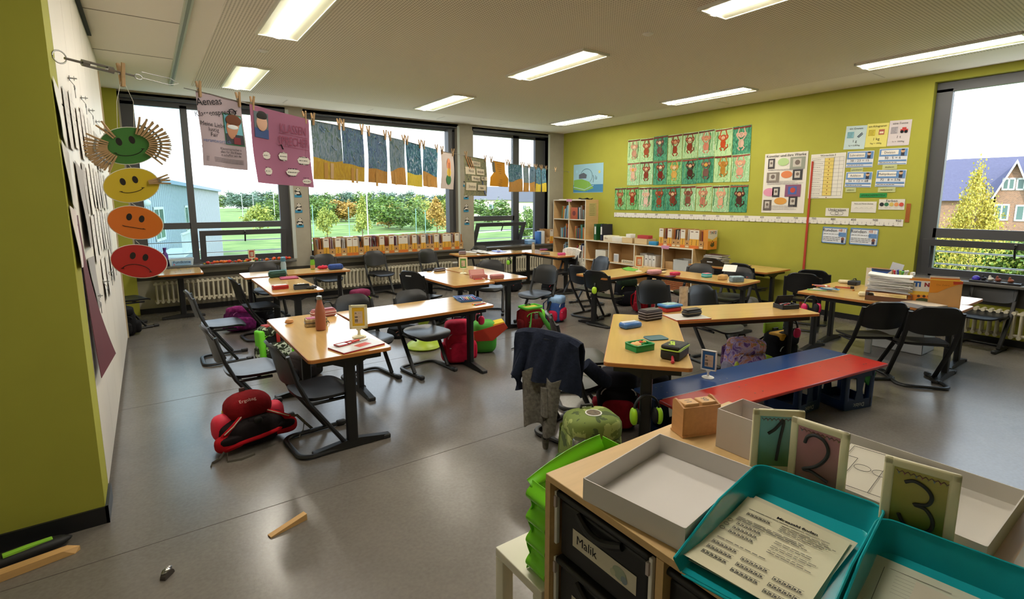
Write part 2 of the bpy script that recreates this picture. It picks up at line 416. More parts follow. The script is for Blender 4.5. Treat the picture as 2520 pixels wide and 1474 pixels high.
sash(w1, tb, .60, 1.78, .68, 1.14, .10); rails(w1, tb, -.1, 1.8, (.80, .97))
w2 = winroot(2, 0)
win_parts(w2, tb, [(2.13, 4.92, 2.87, 2.95), (2.13, 4.92, 2.93, 3.0, .0, .17), (2.15, 2.185, .66, 2.9), (4.72, 4.92, .66, 2.9), (2.15, 4.92, .66, .76), (4.72, 4.80, .66, 2.9, .02, .17)], [(2.18, 4.72, .76, 2.88)])
w3 = winroot(3, 0)
win_parts(w3, tb, [(5.23, 7.14, 2.85, 2.95), (5.23, 7.14, 2.91, 2.98, .0, .17), (5.25, 5.285, .66, 2.9), (6.27, 6.42, .66, 2.9), (6.85, 7.14, .66, 2.9), (5.25, 6.3, 1.17, 1.27), (5.25, 6.3, .66, .72), (6.4, 6.9, .66, .76)],
   [(5.28, 6.27, 1.27, 2.87), (6.42, 6.85, .76, 2.87), (5.28, 6.27, .72, 1.17)])
sash(w3, tb, 5.27, 6.47, .68, 1.14, .20); rails(w3, tb, 5.3, 6.9, (.80, .97))
w4 = winroot(4, 0)
win_parts(w4, tr, [(-.75, 2.19, 2.82, 2.93), (2.04, 2.19, .68, 2.85), (-.75, -.62, .68, 2.85), (-.65, 2.07, 1.14, 1.25), (-.65, 2.07, .68, .74), (.48, .58, .68, 2.85)],
   [(.58, 2.05, 1.25, 2.83), (-.62, .48, 1.25, 2.83), (.58, 2.05, .74, 1.14), (-.62, .48, .74, 1.14)])
sash(w4, tr, .50, 2.14, .70, 1.12, .08); rails(w4, tr, -.6, 2.05, (.82, .97))
# outer reveals in pale grey
rv = MB()
for a, b in ((1.87, 1.92), (4.90, 4.95), (7.12, 7.17)): rv.b2((a, BY-.003, .66), (b, BY+.10, 2.97), mat('#b5bdb8', .6))
struct(rv, 'trim_5')

# ============================================================= CEILING LIGHTS
M_lampbox = mat('#d9d6c8', .5)
M_tube = mat('#fff7e8', .5, emit=26.0)
def lamp_proto():
    t = thing('ceiling_light', 'x', 'ceiling light')
    f = MB(); w, l = .36, 1.30
    for x0, x1, y0, y1 in ((-w/2, w/2, -l/2, -l/2+.02), (-w/2, w/2, l/2-.02, l/2), (-w/2, -w/2+.02, -l/2, l/2), (w/2-.02, w/2, -l/2, l/2)):
        f.b2((x0, y0, -.022), (x1, y1, 0), M_lampbox)
    f.build('frame', t)
    r = MB(); r.add([(-w/2+.02, -l/2+.02, -.017), (-.05, -l/2+.02, -.006), (-.05, l/2-.02, -.006), (-w/2+.02, l/2-.02, -.017)], [(0, 1, 2, 3)], mat('#cfcdb4', .35))
    r.add([(w/2-.02, -l/2+.02, -.017), (.05, -l/2+.02, -.006), (.05, l/2-.02, -.006), (w/2-.02, l/2-.02, -.017)], [(0, 1, 2, 3)], mat('#cfcdb4', .35)); r.build('reflector', t)
    d = MB(); d.prism([(math.cos(R(a))*.05, math.sin(R(a))*.022) for a in range(180, 361, 20)], -l/2+.02, l/2-.02, M_tube, M=Matrix(((1, 0, 0, 0), (0, 0, 1, 0), (0, 1, 0, -.006), (0, 0, 0, 1))))
    d.build('diffuser', t); return t
lp = lamp_proto(); k = 0
names = {(0, 1): 'near the cupboard wall, middle of its row', (0, 2): 'nearest the clothesline poster and far windows', (1, 1): 'in the middle of the ceiling', (1, 2): 'in the middle row close to the big far window',
 (1, 0): 'cut off at the top edge of the photo', (2, 0): 'beside the green wall close to the tall side window', (2, 1): 'above the wall of monkey paintings', (2, 2): 'in the far corner above the bookcase', (0, 0): 'overhead behind the first one by the cupboards'}
for i, x in enumerate((1.07, 3.69, 6.43)):
    for j, y in enumerate((1.88, 4.42, 6.95)):
        lb = 'recessed ceiling light ' + names[(i, j)]
        if k == 0: lp.location = (x, y, CZ - .012); lp['label'] = lb; lp['group'] = 'recessed ceiling lights'
        else: dup(lp, (x, y, CZ - .012), 0, lb)
        k += 1
for i, (x, y) in enumerate(((1.05, 5.62), (3.68, 3.14))):
    m = MB(); m.lathe([(.045, 0), (.045, -.006), (.02, -.018), (0.0, -.018)], M_white, 20)
    m.build('smoke_detector', label=('small round white ceiling detector between two lights near the cupboards', 'small round white ceiling detector near the middle of the ceiling')[i], cat='smoke detector', loc=(x, y, CZ-.012))

# ============================================================= RADIATORS
def radiator(n, label, M, step=.062, h=.29):
    t = thing('radiator', label, 'radiator', M=M, group='white column radiators under the windows')
    mr = mat('#cfc8b2', .4)
    s0 = MB(); s0.tube([(0, 0, .03), (0, 0, h-.03)], .013, mr, 8); s0.tube([(0, .07, .03), (0, .07, h-.03)], .013, mr, 8)
    s0.tube([(0, -.015, .015), (0, .085, .015)], .020, mr, 8); s0.tube([(0, -.015, h-.015), (0, .085, h-.015)], .020, mr, 8)
    p0 = s0.build('section', t); p0.location = (0, 0, 0)
    for i in range(1, n):
        c = p0.copy(); C.objects.link(c); c.parent = t; c.location = (i * step, 0, 0)
    m = MB(); m.tube([(-.03, .035, h-.03), (n*step, .035, h-.03)], .017, mr, 8); m.tube([(-.03, .035, .03), (n*step, .035, .03)], .017, mr, 8); m.build('pipe', t)
    v = MB(); v.tube([(n*step-.01, .035, h-.03), (n*step+.09, .035, h-.03)], .022, M_white, 10); v.build('thermostat', t)
radiator(23, 'long white radiator under the window with the lost-and-found box', Matrix.Translation((.02, BY-.17, .16)))
radiator(41, 'long white radiator under the row of magazine files', Matrix.Translation((2.15, BY-.17, .14)))
radiator(25, 'white radiator under the far corner window', Matrix.Translation((5.35, BY-.17, .13)))
radiator(26, 'white radiator below the tall side window on the green wall', Matrix.Translation((RX-.17, 1.66, .12)) @ Matrix.Rotation(-PI/2, 4, 'Z'))
# ============================================================= DESKS
def make_table(name, label, x, y, ang, L=1.30, W=.52, z=TZ, one_leg=False, m=None):
    t = thing(name, label, 'desk', (x, y, 0), R(ang))
    tp = MB(); m = m or M_beech
    tp.prism(rr2(L, W, .035), z-.022, z-.0015, M_edge); tp.prism(rr2(L-.008, W-.008, .033), z-.0015, z, m); tp.build('tabletop', t)
    xs = (0,) if one_leg else (-L/2+.085, L/2-.085)
    for xx in xs:
        l = MB(); l.prism([(xx + a, b) for a, b in rr2(.045, .07, .012, 2)], .045, z-.06, M_frame); l.add([(xx-.02, -.035, z-.10), (xx-.02, .035, z-.10), (xx-.02, .2, z-.03), (xx-.02, -.2, z-.03), (xx+.02, -.035, z-.10), (xx+.02, .035, z-.10), (xx+.02, .2, z-.03), (xx+.02, -.2, z-.03)], [(0,1,2,3), (7,6,5,4), (0,4,5,1), (1,5,6,2), (2,6,7,3), (3,7,4,0)], M_frame)
        lo = l.build('leg', t)
        f = MB(); f.add([(xx-.025, -.235, .004), (xx+.025, -.235, .004), (xx+.025, .235, .004), (xx-.025, .235, .004), (xx-.022, -.235, .028), (xx+.022, -.235, .028), (xx+.022, .235, .028), (xx-.022, .235, .028), (xx-.02, -.05, .055), (xx+.02, -.05, .055), (xx+.02, .05, .055), (xx-.02, .05, .055)],
              [(0,3,2,1), (0,1,5,4), (2,3,7,6), (4,5,9,8), (8,9,10,11), (11,10,6,7), (0,4,8,11,7,3), (1,2,6,10,9,5)], M_frame)
        for s_ in (-1, 1): f.rbox((xx, s_*.225, .014), (.056, .05, .03), .008, mat('#222326', .5))
        f.build('foot', lo)
    fr = MB()
    if one_leg: fr.box((0, 0, z-.045), (L-.14, .05, .035), M_frame)
    for s_ in (-1, 1): fr.box((0, s_*(W/2-.07), z-.045), (L-.12, .025, .045), M_frame)
    for xx in (-L/2+.07, L/2-.07): fr.box((xx, 0, z-.045), (.025, W-.12, .045), M_frame)
    fr.build('frame', t); return t
make_table('desk', 'desk with copper bottle and yellow number card, nearest the camera on its side', .96, 3.70, 90, 1.31, .52)
make_table('desk', 'long desk behind the yellow number card with felt pens at its end', 1.865, 4.05, 2, 1.25, .58)
make_table('desk', 'desk with green lunch box and black lettered bag beside the blue and red bench', 2.765, 2.28, 41, 1.34, .50)
make_table('desk', 'desk with red and blue lunch box joining the lunch-box desk at an angle', 4.02, 2.40, -23, 1.33, .52)
make_table('desk', 'desk with dark pencil case and green number card in the middle of the room', 2.985, 5.54, 90, 1.26, .55)
make_table('desk', 'desk with pink square pencil case, pushed against the green number card desk', 3.54, 5.66, 90, 1.36, .50)
make_table('desk', 'desk with orange number card and pink pencil case in front of the low shelf', 5.11, 4.62, 3, 1.30, .52)
make_table('desk', 'desk with teal box and folded newspaper-print case near the low shelf', 5.57, 3.80, 94, 1.32, .52)
make_table('desk', 'desk carrying pens, clear boxes and grey folder by the green wall', 5.71, 1.90, 90, 1.30, .52)
make_table('desk', 'desk carrying the white paper trays next to the tall side window', 6.24, 1.95, 90, 1.30, .52)
make_table('desk', 'desk with open red and grey boxes in front of the radiator', 1.215, 6.16, 90, 1.30, .51)
make_table('desk', 'desk with green tumbler and blue case along the far windows', 1.56, 7.17, 0, 1.30, .52)
make_table('desk', 'desk with blue folder and open papers under the far corner window', 4.99, 7.78, -4, 1.31, .54)
make_table('desk', 'desk with bright pink box in front of the tall bookcase', 5.86, 7.17, 88, 1.31, .48)
make_table('side_desk', 'bare side desk pushed against the green wall with a notebook stack', 7.14, 4.22, 90, 1.25, .68, .605)
make_table('single_desk', 'small single desk with one central leg under the lost-and-found box', .295, 8.12, 90, .68, .50, one_leg=True)

# ============================================================= CHAIRS
def chair_proto():
    t = thing('school_chair', 'x', 'chair')
    s = MB(); H = .38
    def pt(u, v, top):
        # superellipse seat, dished, with front edge rolled down
        a, r = u * 2 * PI, v
        e = .55
        cx, cy = math.cos(a), math.sin(a)
        x = math.copysign(abs(cx)**e, cx) * .19 * r; y = math.copysign(abs(cy)**e, cy) * .195 * r * (1 - .10 * (x < 0) * min(1, -x/.19))
        z = H - .012 * (1 - r**2) - .035 * max(0, (x - .10) / .09)**2 + .012 * max(0, (-x - .08) / .1)**2
        return (x + .01, y, z - (0 if top else .020 + .008 * (1 - r)))
    N, K = 36, 6; vs, fs = [], []
    for top in (1, 0):
        for k in range(K + 1):
            for j in range(N): vs.append(pt(j / N, max(.001, k / K) * (1 if top or k < K else .97), top))
    for top in (0, 1):
        o = top * N * (K + 1)
        for k in range(K):
            for j in range(N):
                q = (o+k*N+j, o+k*N+(j+1) % N, o+(k+1)*N+(j+1) % N, o+(k+1)*N+j); fs.append(q[::-1] if top == 0 else q)
    for j in range(N):
        a, b = K*N+j, K*N+(j+1) % N; o = N*(K+1); fs.append((b, a, a+o, b+o))
    s.add(vs, fs, M_black, True); s.build('seat', t)
    b = MB()
    def bk(u, v, th=0):
        y = (u - .5) * 2; w = .192 * (1 - .13 * abs(2*v-1)**4 * (v > .5)) ; z0 = .495 - .022 * (1 - y*y) ; z1 = .728
        z1 = z1 - .055 * abs(y)**5
        z0 = z0 + .03 * abs(y)**6
        z = z0 + (z1 - z0) * v
        x = -.215 - .055 * v + .035 * y*y - .02 * max(0, v-.8)/.2
        return (x, y * w, z)
    b.grid(lambda u, v: bk(u, v), 18, 8, M_black, th=.016); b.build('backrest', t)
    lg = MB()
    for s_ in (-1, 1):
        lg = MB(); lg.tube([(.085, s_*.178, .03), (-.135, s_*.185, .36), (-.195, s_*.185, .50), (-.238, s_*.180, .67)], .0135, M_frame, 8, flat=1.5, up=(1, 0, 0)); lg.build('leg', t)
    sk = MB(); path = [(.19, .178, .016), (-.07, .185, .016)]
    for i in range(0, 7):
        a = R(90 + 15 * i); path.append((-.12 + .075 * math.cos(a), .11 + .075 * math.sin(a), .016))
    path += [(x, -y, z) for x, y, z in path[::-1]]
    sk.tube(path, .014, M_frame, 8, flat=1.3); sk.build('skid', t)
    for s_ in (-1, 1):
        c = MB(); c.rbox((.195, s_*.178, .019), (.065, .042, .036), .012, mat('#202124', .5)); c.build('foot_cap', t)
    u = MB(); u.tube([(-.12, .18, .345), (.10, .165, .335)], .011, M_frame, 6); u.tube([(-.12, -.18, .345), (.10, -.165, .335)], .011, M_frame, 6); u.tube([(.02, -.17, .338), (.02, .17, .338)], .011, M_frame, 6); u.build('bracket', t)
    return t
ch0 = chair_proto(); _first = [True]
M_logo = mat('#b9bcc0', .6)
def chair(px, py, ang, label, z=.37, xy=None, logo=False):
    p = P(px, py, z) if xy is None else Vector((*xy, 0))
    if _first[0]:
        _first[0] = False; o = ch0; o.location = (p.x, p.y, 0); o.rotation_euler = (0, 0, R(ang)); o['label'] = label; o['group'] = 'black school chairs'
    else: o = dup(ch0, (p.x, p.y, 0), R(ang), label)
    if logo:
        m = MB(Matrix.Translation((-.30, 0, .665)) @ Matrix.Rotation(-PI/2, 4, 'Z') @ Matrix.Rotation(PI/2, 4, 'X'))
        m.rect(-.045, -.008, .045, .008, 0, M_logo); q = m.build('back_plate', o); q['label'] = 'small pale plate on the back'
    return o
CH = [
 (548, 795, 0, 'black chair pulled out to the side of the desk with the red box', 0),
 (620, 905, 2, 'black chair behind the red backpack, facing the copper bottle desk', 0),
 (787, 955, 5, 'black chair directly beside the end leg of the copper bottle desk', 0),
 (640, 752, 5, 'black chair above the purple bag, facing the red box desk', 0),
 (905, 832, -80, 'black chair seen behind the yellow number card', 0),
 (1048, 816, -84, 'black chair at the middle of the long felt-pen desk', 0),
 (1045, 728, 25, 'black chair with pale plate on its back beside the green wobble stool', 1),
 (652, 682, -88, 'black chair at the far side of the green pencil case desk', 0),
 (810, 684, -90, 'black chair under the desk with the blue case and red cloth', 0),
 (938, 672, -86, 'black chair standing free against the radiator below the magazine files', 0),
 (1072, 665, -80, 'black chair below the end of the row of magazine files', 0),
 (1182, 640, -92, 'black chair behind the open papers under the corner window', 0),
 (1206, 706, -125, 'black chair behind the pink square pencil case', 0),
 (1318, 723, 197, 'black chair above the open green and yellow satchel', 0),
 (1380, 668, 180, 'chair with a white jacket over it, in front of the bookcase', 0),
 (1448, 690, 172, 'black chair with glossy back standing against the low shelf', 0),
 (1452, 712, 5, 'black chair behind the blue and pink bag, further of two', 0),
 (1492, 728, 12, 'black chair with lime earmuffs hanging in front of its seat', 0),
 (1700, 718, 188, 'black chair tucked in behind the red lunch tub', 0),
 (1792, 730, 184, 'black chair tucked in behind the newspaper-print case', 0),
 (1772, 688, 0, 'dark chair with pale plate facing the bare side desk by the notebook stack', 1),
 (1846, 706, -4, 'dark chair with pale plate facing the middle of the bare side desk', 1),
 (1632, 782, -112, 'black chair behind the stacked black pencil boxes', 0),
 (1768, 800, -100, 'black chair with pale plate tucked under the red and blue lunch box desk', 1),
 (1436, 877, -32, 'black chair facing the green lunch box desk', 0),
 (1408, 936, 12, 'black chair with the dark jacket hung over its back', 0),
 (2128, 822, 52, 'black chair beside the white crate, turned towards the paper trays', 0),
 (2262, 838, 38, 'black chair in front of the grey folder, showing its wide back', 0),
 (1980, 728, 20, 'black chair at the red cord on the green wall, nearer of two', 0),
 (2030, 715, 22, 'black chair behind the other by the red cord on the wall', 0),
 (2420, 772, 176, 'black chair pushed under the tall side window', 0),
 (318, 735, 20, 'dark chair half hidden behind the end of the cupboard', 0),
]
XY = {7: (1.28, 7.52), 11: (5.13, 8.05), 28: (6.55, 2.98), 29: (6.95, 3.06)}
chairs = [chair(a, b, c, d, logo=e, xy=XY.get(i)) for i, (a, b, c, d, e) in enumerate(CH)]
# ============================================================= OUTSIDE
GZ = -3.6
def leafmat(name, c1, c2):
    m = bpy.data.materials.new(name); m.use_nodes = True; nt = m.node_tree; b = nt.nodes['Principled BSDF']; L = nt.links.new
    g = nt.nodes.new('ShaderNodeNewGeometry'); r = nt.nodes.new('ShaderNodeValToRGB')
    r.color_ramp.elements[0].color = (*lin(c1), 1); r.color_ramp.elements[1].color = (*lin(c2), 1)
    L(g.outputs['Random Per Island'], r.inputs[0]); L(r.outputs[0], b.inputs['Base Color']); b.inputs['Roughness'].default_value = .6
    return m
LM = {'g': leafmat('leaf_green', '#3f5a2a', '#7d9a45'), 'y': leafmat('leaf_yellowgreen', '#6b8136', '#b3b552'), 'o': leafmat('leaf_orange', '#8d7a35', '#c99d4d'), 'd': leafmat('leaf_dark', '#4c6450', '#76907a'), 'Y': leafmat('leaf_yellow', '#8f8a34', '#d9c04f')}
def crown_mesh(m, n, shape, leaf, seed):
    rr = random.Random(seed); b = MB()
    cl = [(rr.gauss(0, 1), rr.gauss(0, 1), rr.gauss(0, 1)) for _ in range(26)]
    cl = [Vector(c).normalized() * (.35 + .5 * rr.random()) for c in cl]
    vs, fs = [], []
    for i in range(n):
        c = rr.choice(cl); p = c + Vector((rr.gauss(0, .15), rr.gauss(0, .15), rr.gauss(0, .15)))
        t = (p.z + 1) / 2
        if shape == 'cone': k = 1.15 - .85 * max(0, min(1, t))
        else: k = 1.0
        p = Vector((p.x * k * .5, p.y * k * .5, t))
        a = Vector((rr.gauss(0, 1), rr.gauss(0, 1), rr.gauss(0, 1))).normalized(); q = a.orthogonal().normalized() * leaf * (.6 + .8 * rr.random()); w = a.cross(q)
        o = len(vs); vs += [p - q, p + w * .8, p + q, p - w * .8]; fs.append((o, o+1, o+2, o+3))
    b.add(vs, fs, m); me = bpy.data.meshes.new('crown'); me.from_pydata([tuple(v) for v in b.v], [], b.f); me.materials.append(m); me.update(); return me
CM = {}
for i, (k, sh) in enumerate((('g', 'round'), ('y', 'round'), ('o', 'round'), ('d', 'round'), ('Y', 'cone'), ('y', 'cone'), ('o', 'cone'))):
    CM[(k, sh)] = crown_mesh(LM[k], 9000 if k == 'Y' else 2600, sh, .011 if k == 'Y' else .030, i)
M_bark = mat('#6a5a49', .9)
trunk_me = None
def tree(px, by, ty, wpx, k, label, sh='round', stem=.16, group='trees in the park outside'):
    """base seen at (px,by) on the ground, top at height ty"""
    global trunk_me
    b = P(px, by, GZ); d = (b - Vector((0, 0, GZ))).length
    top = WB(px, ty, b.y).z; h = top - GZ; w = 1.35 * wpx / F_PX * b.xy.dot(Vector((math.sin(YAW), math.cos(YAW))))
    t = thing('tree', label, 'tree', (b.x, b.y, GZ), px % 6, group)
    c = bpy.data.objects.new('foliage', CM[(k, sh)]); C.objects.link(c); c.parent = t; c.location = (0, 0, h * stem * .6); c.scale = (w, w, h * (1 - stem * .6))
    if trunk_me is None:
        m = MB(); m.tube([(0, 0, 0), (.02, 0, .5), (0, .02, 1)], [.5, .35, .12], M_bark, 7); o = m.build('trunk', t); trunk_me = o.data
    else: o = bpy.data.objects.new('trunk', trunk_me); C.objects.link(o); o.parent = t
    o.scale = (.028 * h, .028 * h, h * .6)
TL = [(785, 548, 480, 66, 'g', 'round', 'green tree at the edge of the big far window'), (852, 545, 480, 84, 'o', 'round', 'orange-tinged tree standing in the park behind the young ones'),
 (806, 584, 505, 38, 'y', 'round', 'slim young tree nearest the edge of the big window'), (893, 594, 484, 48, 'y', 'cone', 'slender yellow-green tree beside the white pole'),
 (930, 556, 472, 66, 'g', 'round', 'tall green tree right behind the white pole'), (985, 566, 480, 90, 'g', 'round', 'broad green tree in the middle of the big far window'),
 (956, 562, 488, 60, 'o', 'round', 'small orange tree between two green park trees'), (1030, 560, 478, 60, 'y', 'round', 'pale green tree close to the far orange tree'),
 (1076, 580, 486, 62, 'o', 'cone', 'orange autumn tree beside the window pier'), (1045, 572, 520, 40, 'g', 'round', 'low green tree under the pale tree'),
 (1212, 550, 487, 92, 'g', 'round', 'round green tree behind the tilted corner window'), (1248, 535, 490, 52, 'o', 'round', 'orange tree in front of the cream house'),
 (1292, 596, 505, 52, 'g', 'round', 'leafy green tree seen through the narrow corner pane'), (640, 570, 500, 56, 'y', 'round', 'light green tree beside the street lamps'),
 (668, 548, 488, 60, 'g', 'round', 'green tree next to the grey window pier'), (610, 520, 474, 70, 'd', 'round', 'dusky green tree behind the red roof'),
 (2378, 700, 385, 135, 'Y', 'cone', 'tall yellow autumn tree before the brick house')]
for px, by, ty, w, k, sh, lb in TL: tree(px, by, ty, w, k, lb, sh, .06 if k == 'Y' else .14)
rr = random.Random(3)
for i in range(26):
    px = 545 + i * 23 + rr.randint(-6, 6)
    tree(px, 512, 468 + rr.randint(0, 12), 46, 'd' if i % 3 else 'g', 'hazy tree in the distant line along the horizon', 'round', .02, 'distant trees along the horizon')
for i in range(9):
    tree(760 + i * 44, 540, 490 + rr.randint(-6, 8), 54, 'gyoyg'[i % 5], 'bushy tree in the second row of the park', 'round', .08, 'second row of park trees')
def lawn():
    m = bpy.data.materials.new('grass'); m.use_nodes = True; nt = m.node_tree; b = nt.nodes['Principled BSDF']; L = nt.links.new
    t = nt.nodes.new('ShaderNodeTexCoord'); n = nt.nodes.new('ShaderNodeTexNoise'); n.inputs['Scale'].default_value = .25; n.inputs['Detail'].default_value = 8
    L(t.outputs['Object'], n.inputs[0]); r = nt.nodes.new('ShaderNodeValToRGB'); L(n.outputs['Fac'], r.inputs[0])
    r.color_ramp.elements[0].position = .35; r.color_ramp.elements[0].color = (*lin('#55722f'), 1); r.color_ramp.elements[1].position = .65; r.color_ramp.elements[1].color = (*lin('#7c9248'), 1)
    L(r.outputs[0], b.inputs['Base Color']); b.inputs['Roughness'].default_value = .95; return m
g = MB(); g.b2((-160, 14, GZ-.3), (330, 420, GZ), lawn()); g.b2((14, -120, GZ-.3), (330, 14, GZ), lawn()); struct(g, 'lawn')
M_path = mat('#b9b2a4', .9)
pth = MB()
for a, b_, w in (((700, 592), (1130, 566), 1.6), ((745, 556), (1010, 548), 1.2), ((760, 600), (950, 585), 3.5), ((470, 560), (690, 545), 3.5), ((1150, 575), (1340, 560), 2)):
    A, B_ = P(*a, GZ), P(*b_, GZ); d = (B_ - A).normalized(); n = Vector((-d.y, d.x, 0)) * w / 2
    pth.add([A - n + Vector((0, 0, .03)), B_ - n + Vector((0, 0, .03)), B_ + n + Vector((0, 0, .03)), A + n + Vector((0, 0, .03))], [(0, 1, 2, 3)], M_path)
pth.b2((-40, 16, GZ), (4, 32, GZ+.02), mat('#a39d92', .9)); struct(pth, 'path')
# grey panelled school wing
M_clad = mat('#c9cdd2', .6)
A, B_ = P(385, 449, 2.45), P(537, 472, 2.45); d = (B_ - A); L0 = d.length; d.normalize()
Mb = Matrix(((d.x, -d.y, 0, A.x), (d.y, d.x, 0, A.y), (0, 0, 1, 0), (0, 0, 0, 1)))     # x along the facade, y away
bl = thing('building', 'long pale grey ribbed building beyond the first far window', 'building', M=Mb)
m = MB(); m.b2((-24, 0, GZ), (L0, 14, 2.45), M_clad)
for i in range(int((L0 + 24) / .45)): m.b2((-24 + i * .45, -.05, GZ), (-24 + i * .45 + .10, 0, 2.45), mat('#b4b9bf', .6))
m.build('wall', bl)
m = MB(); m.b2((-24.2, -.25, 2.45), (L0+.2, 14, 2.65), mat('#7f93ad', .5)); m.b2((-23, 3, 2.65), (L0-1, 12, 3.0), mat('#7c8fae', .5)); m.build('roof', bl)
def bw(x0, x1, z0, z1, par, d0=-.06):
    w = MB(); w.b2((x0, d0, z0), (x1, d0+.05, z0+.12), M_white); w.b2((x0, d0, z1-.12), (x1, d0+.05, z1), M_white)
    for x in (x0, (x0+x1)/2-.05, x1-.1): w.b2((x, d0, z0), (x+.1, d0+.05, z1), M_white)
    w = w.build('window', par); g = MB(); g.b2((x0, d0+.01, z0), (x1, d0+.03, z1), mat('#5f7a74', .15)); g.build('pane', w)
for x in (-18, -11.5, -1.5, 7): bw(x, x+2.2, -.3 if x > -5 else -.9, 1.3 if x > -5 else .9, bl)
for x in (-16, -8, .5, 9): bw(x, x+3.2, -3.1, -1.7, bl)
m = MB(); m.b2((-2.4, -1.2, -.95), (1.2, -.1, -.8), M_white)
for i in range(13): m.b2((-2.4 + i*.29, -1.2, -.8), (-2.36 + i*.29, -1.16, .1), M_white)
m.b2((-2.4, -1.22, .05), (1.2, -1.14, .12), M_white); m.build('balcony', bl)
m = MB(); m.ball((-3.2, -.15, 1.5), .16, M_white); m.build('lamp', bl)
# street lamps and poles
def pole(px, by, ty, label, name='street_lamp', cat='street lamp', arm=True, col='#b8bcbc', r=.06, group='street lamps along the road'):
    b = P(px, by, GZ); top = WB(px, ty, b.y).z
    m = MB(); m.tube([(0, 0, 0), (0, 0, top - GZ)], r, mat(col, .5), 8)
    if arm: m.box((-.35, 0, top - GZ), (.9, .18, .1), mat(col, .5))
    m.build(name, label=label, cat=cat, group=group, loc=(b.x, b.y, GZ))
for i, x in enumerate((541, 600, 627, 678)): pole(x, 552 + (i % 2) * 4, 478, ('first', 'second', 'third', 'fourth')[i] + ' thin grey street lamp counted from the grey building')
pole(907, 596, 462, 'tall white pole rising in front of the park trees', 'flag_pole', 'pole', False, '#dedede', .07, None)
for i, x in enumerate((773, 861, 1025, 1048)): pole(x, 592, 505 + i * 4, 'thin blue-green stake among the young park trees', 'tree_stake', 'stake', False, '#7fa7a3', .05, 'tree stakes in the park')
def house(c, ang, w, dp, hw, hr, wallm, roofm, label, wins=(), name='house', brick=False):
    t = thing(name, label, 'house', c, ang)
    m = MB(); m.b2((-w/2, 0, 0), (w/2, dp, hw), wallm); m.build('wall', t)
    m = MB(); m.add([(-w/2-.4, -.4, hw), (w/2+.4, -.4, hw), (w/2+.4, dp+.4, hw), (-w/2-.4, dp+.4, hw), (-w/2+.2, dp/2, hw+hr), (w/2-.2, dp/2, hw+hr)], [(0,1,5,4), (1,2,5), (2,3,4,5), (3,0,4), (3,2,1,0)], roofm); m.build('roof', t)
    for x0, x1, z0, z1 in wins: bw(x0, x1, z0, z1, t)
    return t
h = P(630, 512, GZ); house((h.x, h.y, GZ), -.3, 10, 6, 3.0, 2.2, mat('#b9b0a4', .9), mat('#8d4a3e', .8), 'distant low house with a red roof between the street lamps', name='house')
h = P(1215, 545, GZ); house((h.x, h.y+6, GZ), -.6, 16, 10, 5.5, 3.6, mat('#d5ceb8', .9), mat('#6b6a70', .8), 'cream house with grey roof behind the round green tree', ((-6, -4, 3, 4.4), (2, 4, 3, 4.4)))
h = P(1318, 550, GZ); house((h.x+4, h.y+2, GZ), -.7, 14, 9, 5.0, 2.8, mat('#dad6bf', .9), mat('#55565c', .8), 'pale house with dark roof panels seen through the narrow corner pane', ((-5, -4.2, 3, 4.2), (-2, -1.2, 3, 4.2)))
# brick house beyond the side window
M_brick = bpy.data.materials.new('brick'); M_brick.use_nodes = True; nt = M_brick.node_tree; bt = nt.nodes.new('ShaderNodeTexBrick'); tcn = nt.nodes.new('ShaderNodeTexCoord')
mpn = nt.nodes.new('ShaderNodeMapping'); mpn.inputs['Rotation'].default_value = (PI/2, 0, 0); nt.links.new(tcn.outputs['Object'], mpn.inputs[0]); nt.links.new(mpn.outputs[0], bt.inputs['Vector'])
bt.inputs['Color1'].default_value = (*lin('#a8795c'), 1); bt.inputs['Color2'].default_value = (*lin('#8a6450'), 1); bt.inputs['Mortar'].default_value = (*lin('#b5a48f'), 1); bt.inputs['Scale'].default_value = 4
nt.links.new(bt.outputs[0], nt.nodes['Principled BSDF'].inputs['Base Color']); nt.nodes['Principled BSDF'].inputs['Roughness'].default_value = .9
D = 55.0
d2 = Vector((math.sin(YAW + .76), math.cos(YAW + .76), 0)); hc = Vector((0, 0, 0)) + d2 * D
def at(px, py, dist=D):      # a point on the facade plane facing the classroom
    r_ = ray(px, py); return _o + r_ * (dist / (r_.xy.dot(d2.xy)))
rt = Vector((d2.y, -d2.x, 0))
Mh = Matrix(((rt.x, d2.x, 0, hc.x), (rt.y, d2.y, 0, hc.y), (0, 0, 1, 0), (0, 0, 0, 1)))
iv = Mh.inverted()
q = lambda x, y: iv @ at(x, y)
e0, pk = q(2452, 478), q(2503, 402); b0 = q(2452, 548)
hs = thing('brick_house', 'brick house with slate roof behind the yellow tree', 'house', M=Mh)
m = MB(); xm = pk.x; hwid = xm - e0.x
m.add([(e0.x, 0, GZ), (xm + hwid, 0, GZ), (xm + hwid, 0, e0.z), (xm, 0, pk.z), (e0.x, 0, e0.z), (e0.x, 9, GZ), (xm+hwid, 9, GZ), (xm+hwid, 9, e0.z), (xm, 9, pk.z), (e0.x, 9, e0.z)],
      [(0,1,2,3,4), (9,8,7,6,5), (0,4,9,5), (1,6,7,2)], M_brick); m.b2((e0.x-9, 1.4, GZ), (xm+hwid+7, 8, e0.z-.2), M_brick); m.build('wall', hs)
m = MB(); Mroof = mat('#5b5870', .7, 0, .1, 8)
for s_ in (-1, 1):
    x1 = xm + s_ * (hwid + .5); z1 = e0.z - .5 * (pk.z - e0.z) / hwid
    m.add([(xm, -.35, pk.z+.25), (x1, -.35, z1+.25), (x1, 9, z1+.25), (xm, 9, pk.z+.25), (xm, -.35, pk.z+.02), (x1, -.35, z1+.02), (x1, 9, z1+.02), (xm, 9, pk.z+.02)], [(0,1,2,3), (7,6,5,4), (0,4,5,1), (1,5,6,2), (3,2,6,7)], Mroof)
rz = q(2440, 378).z
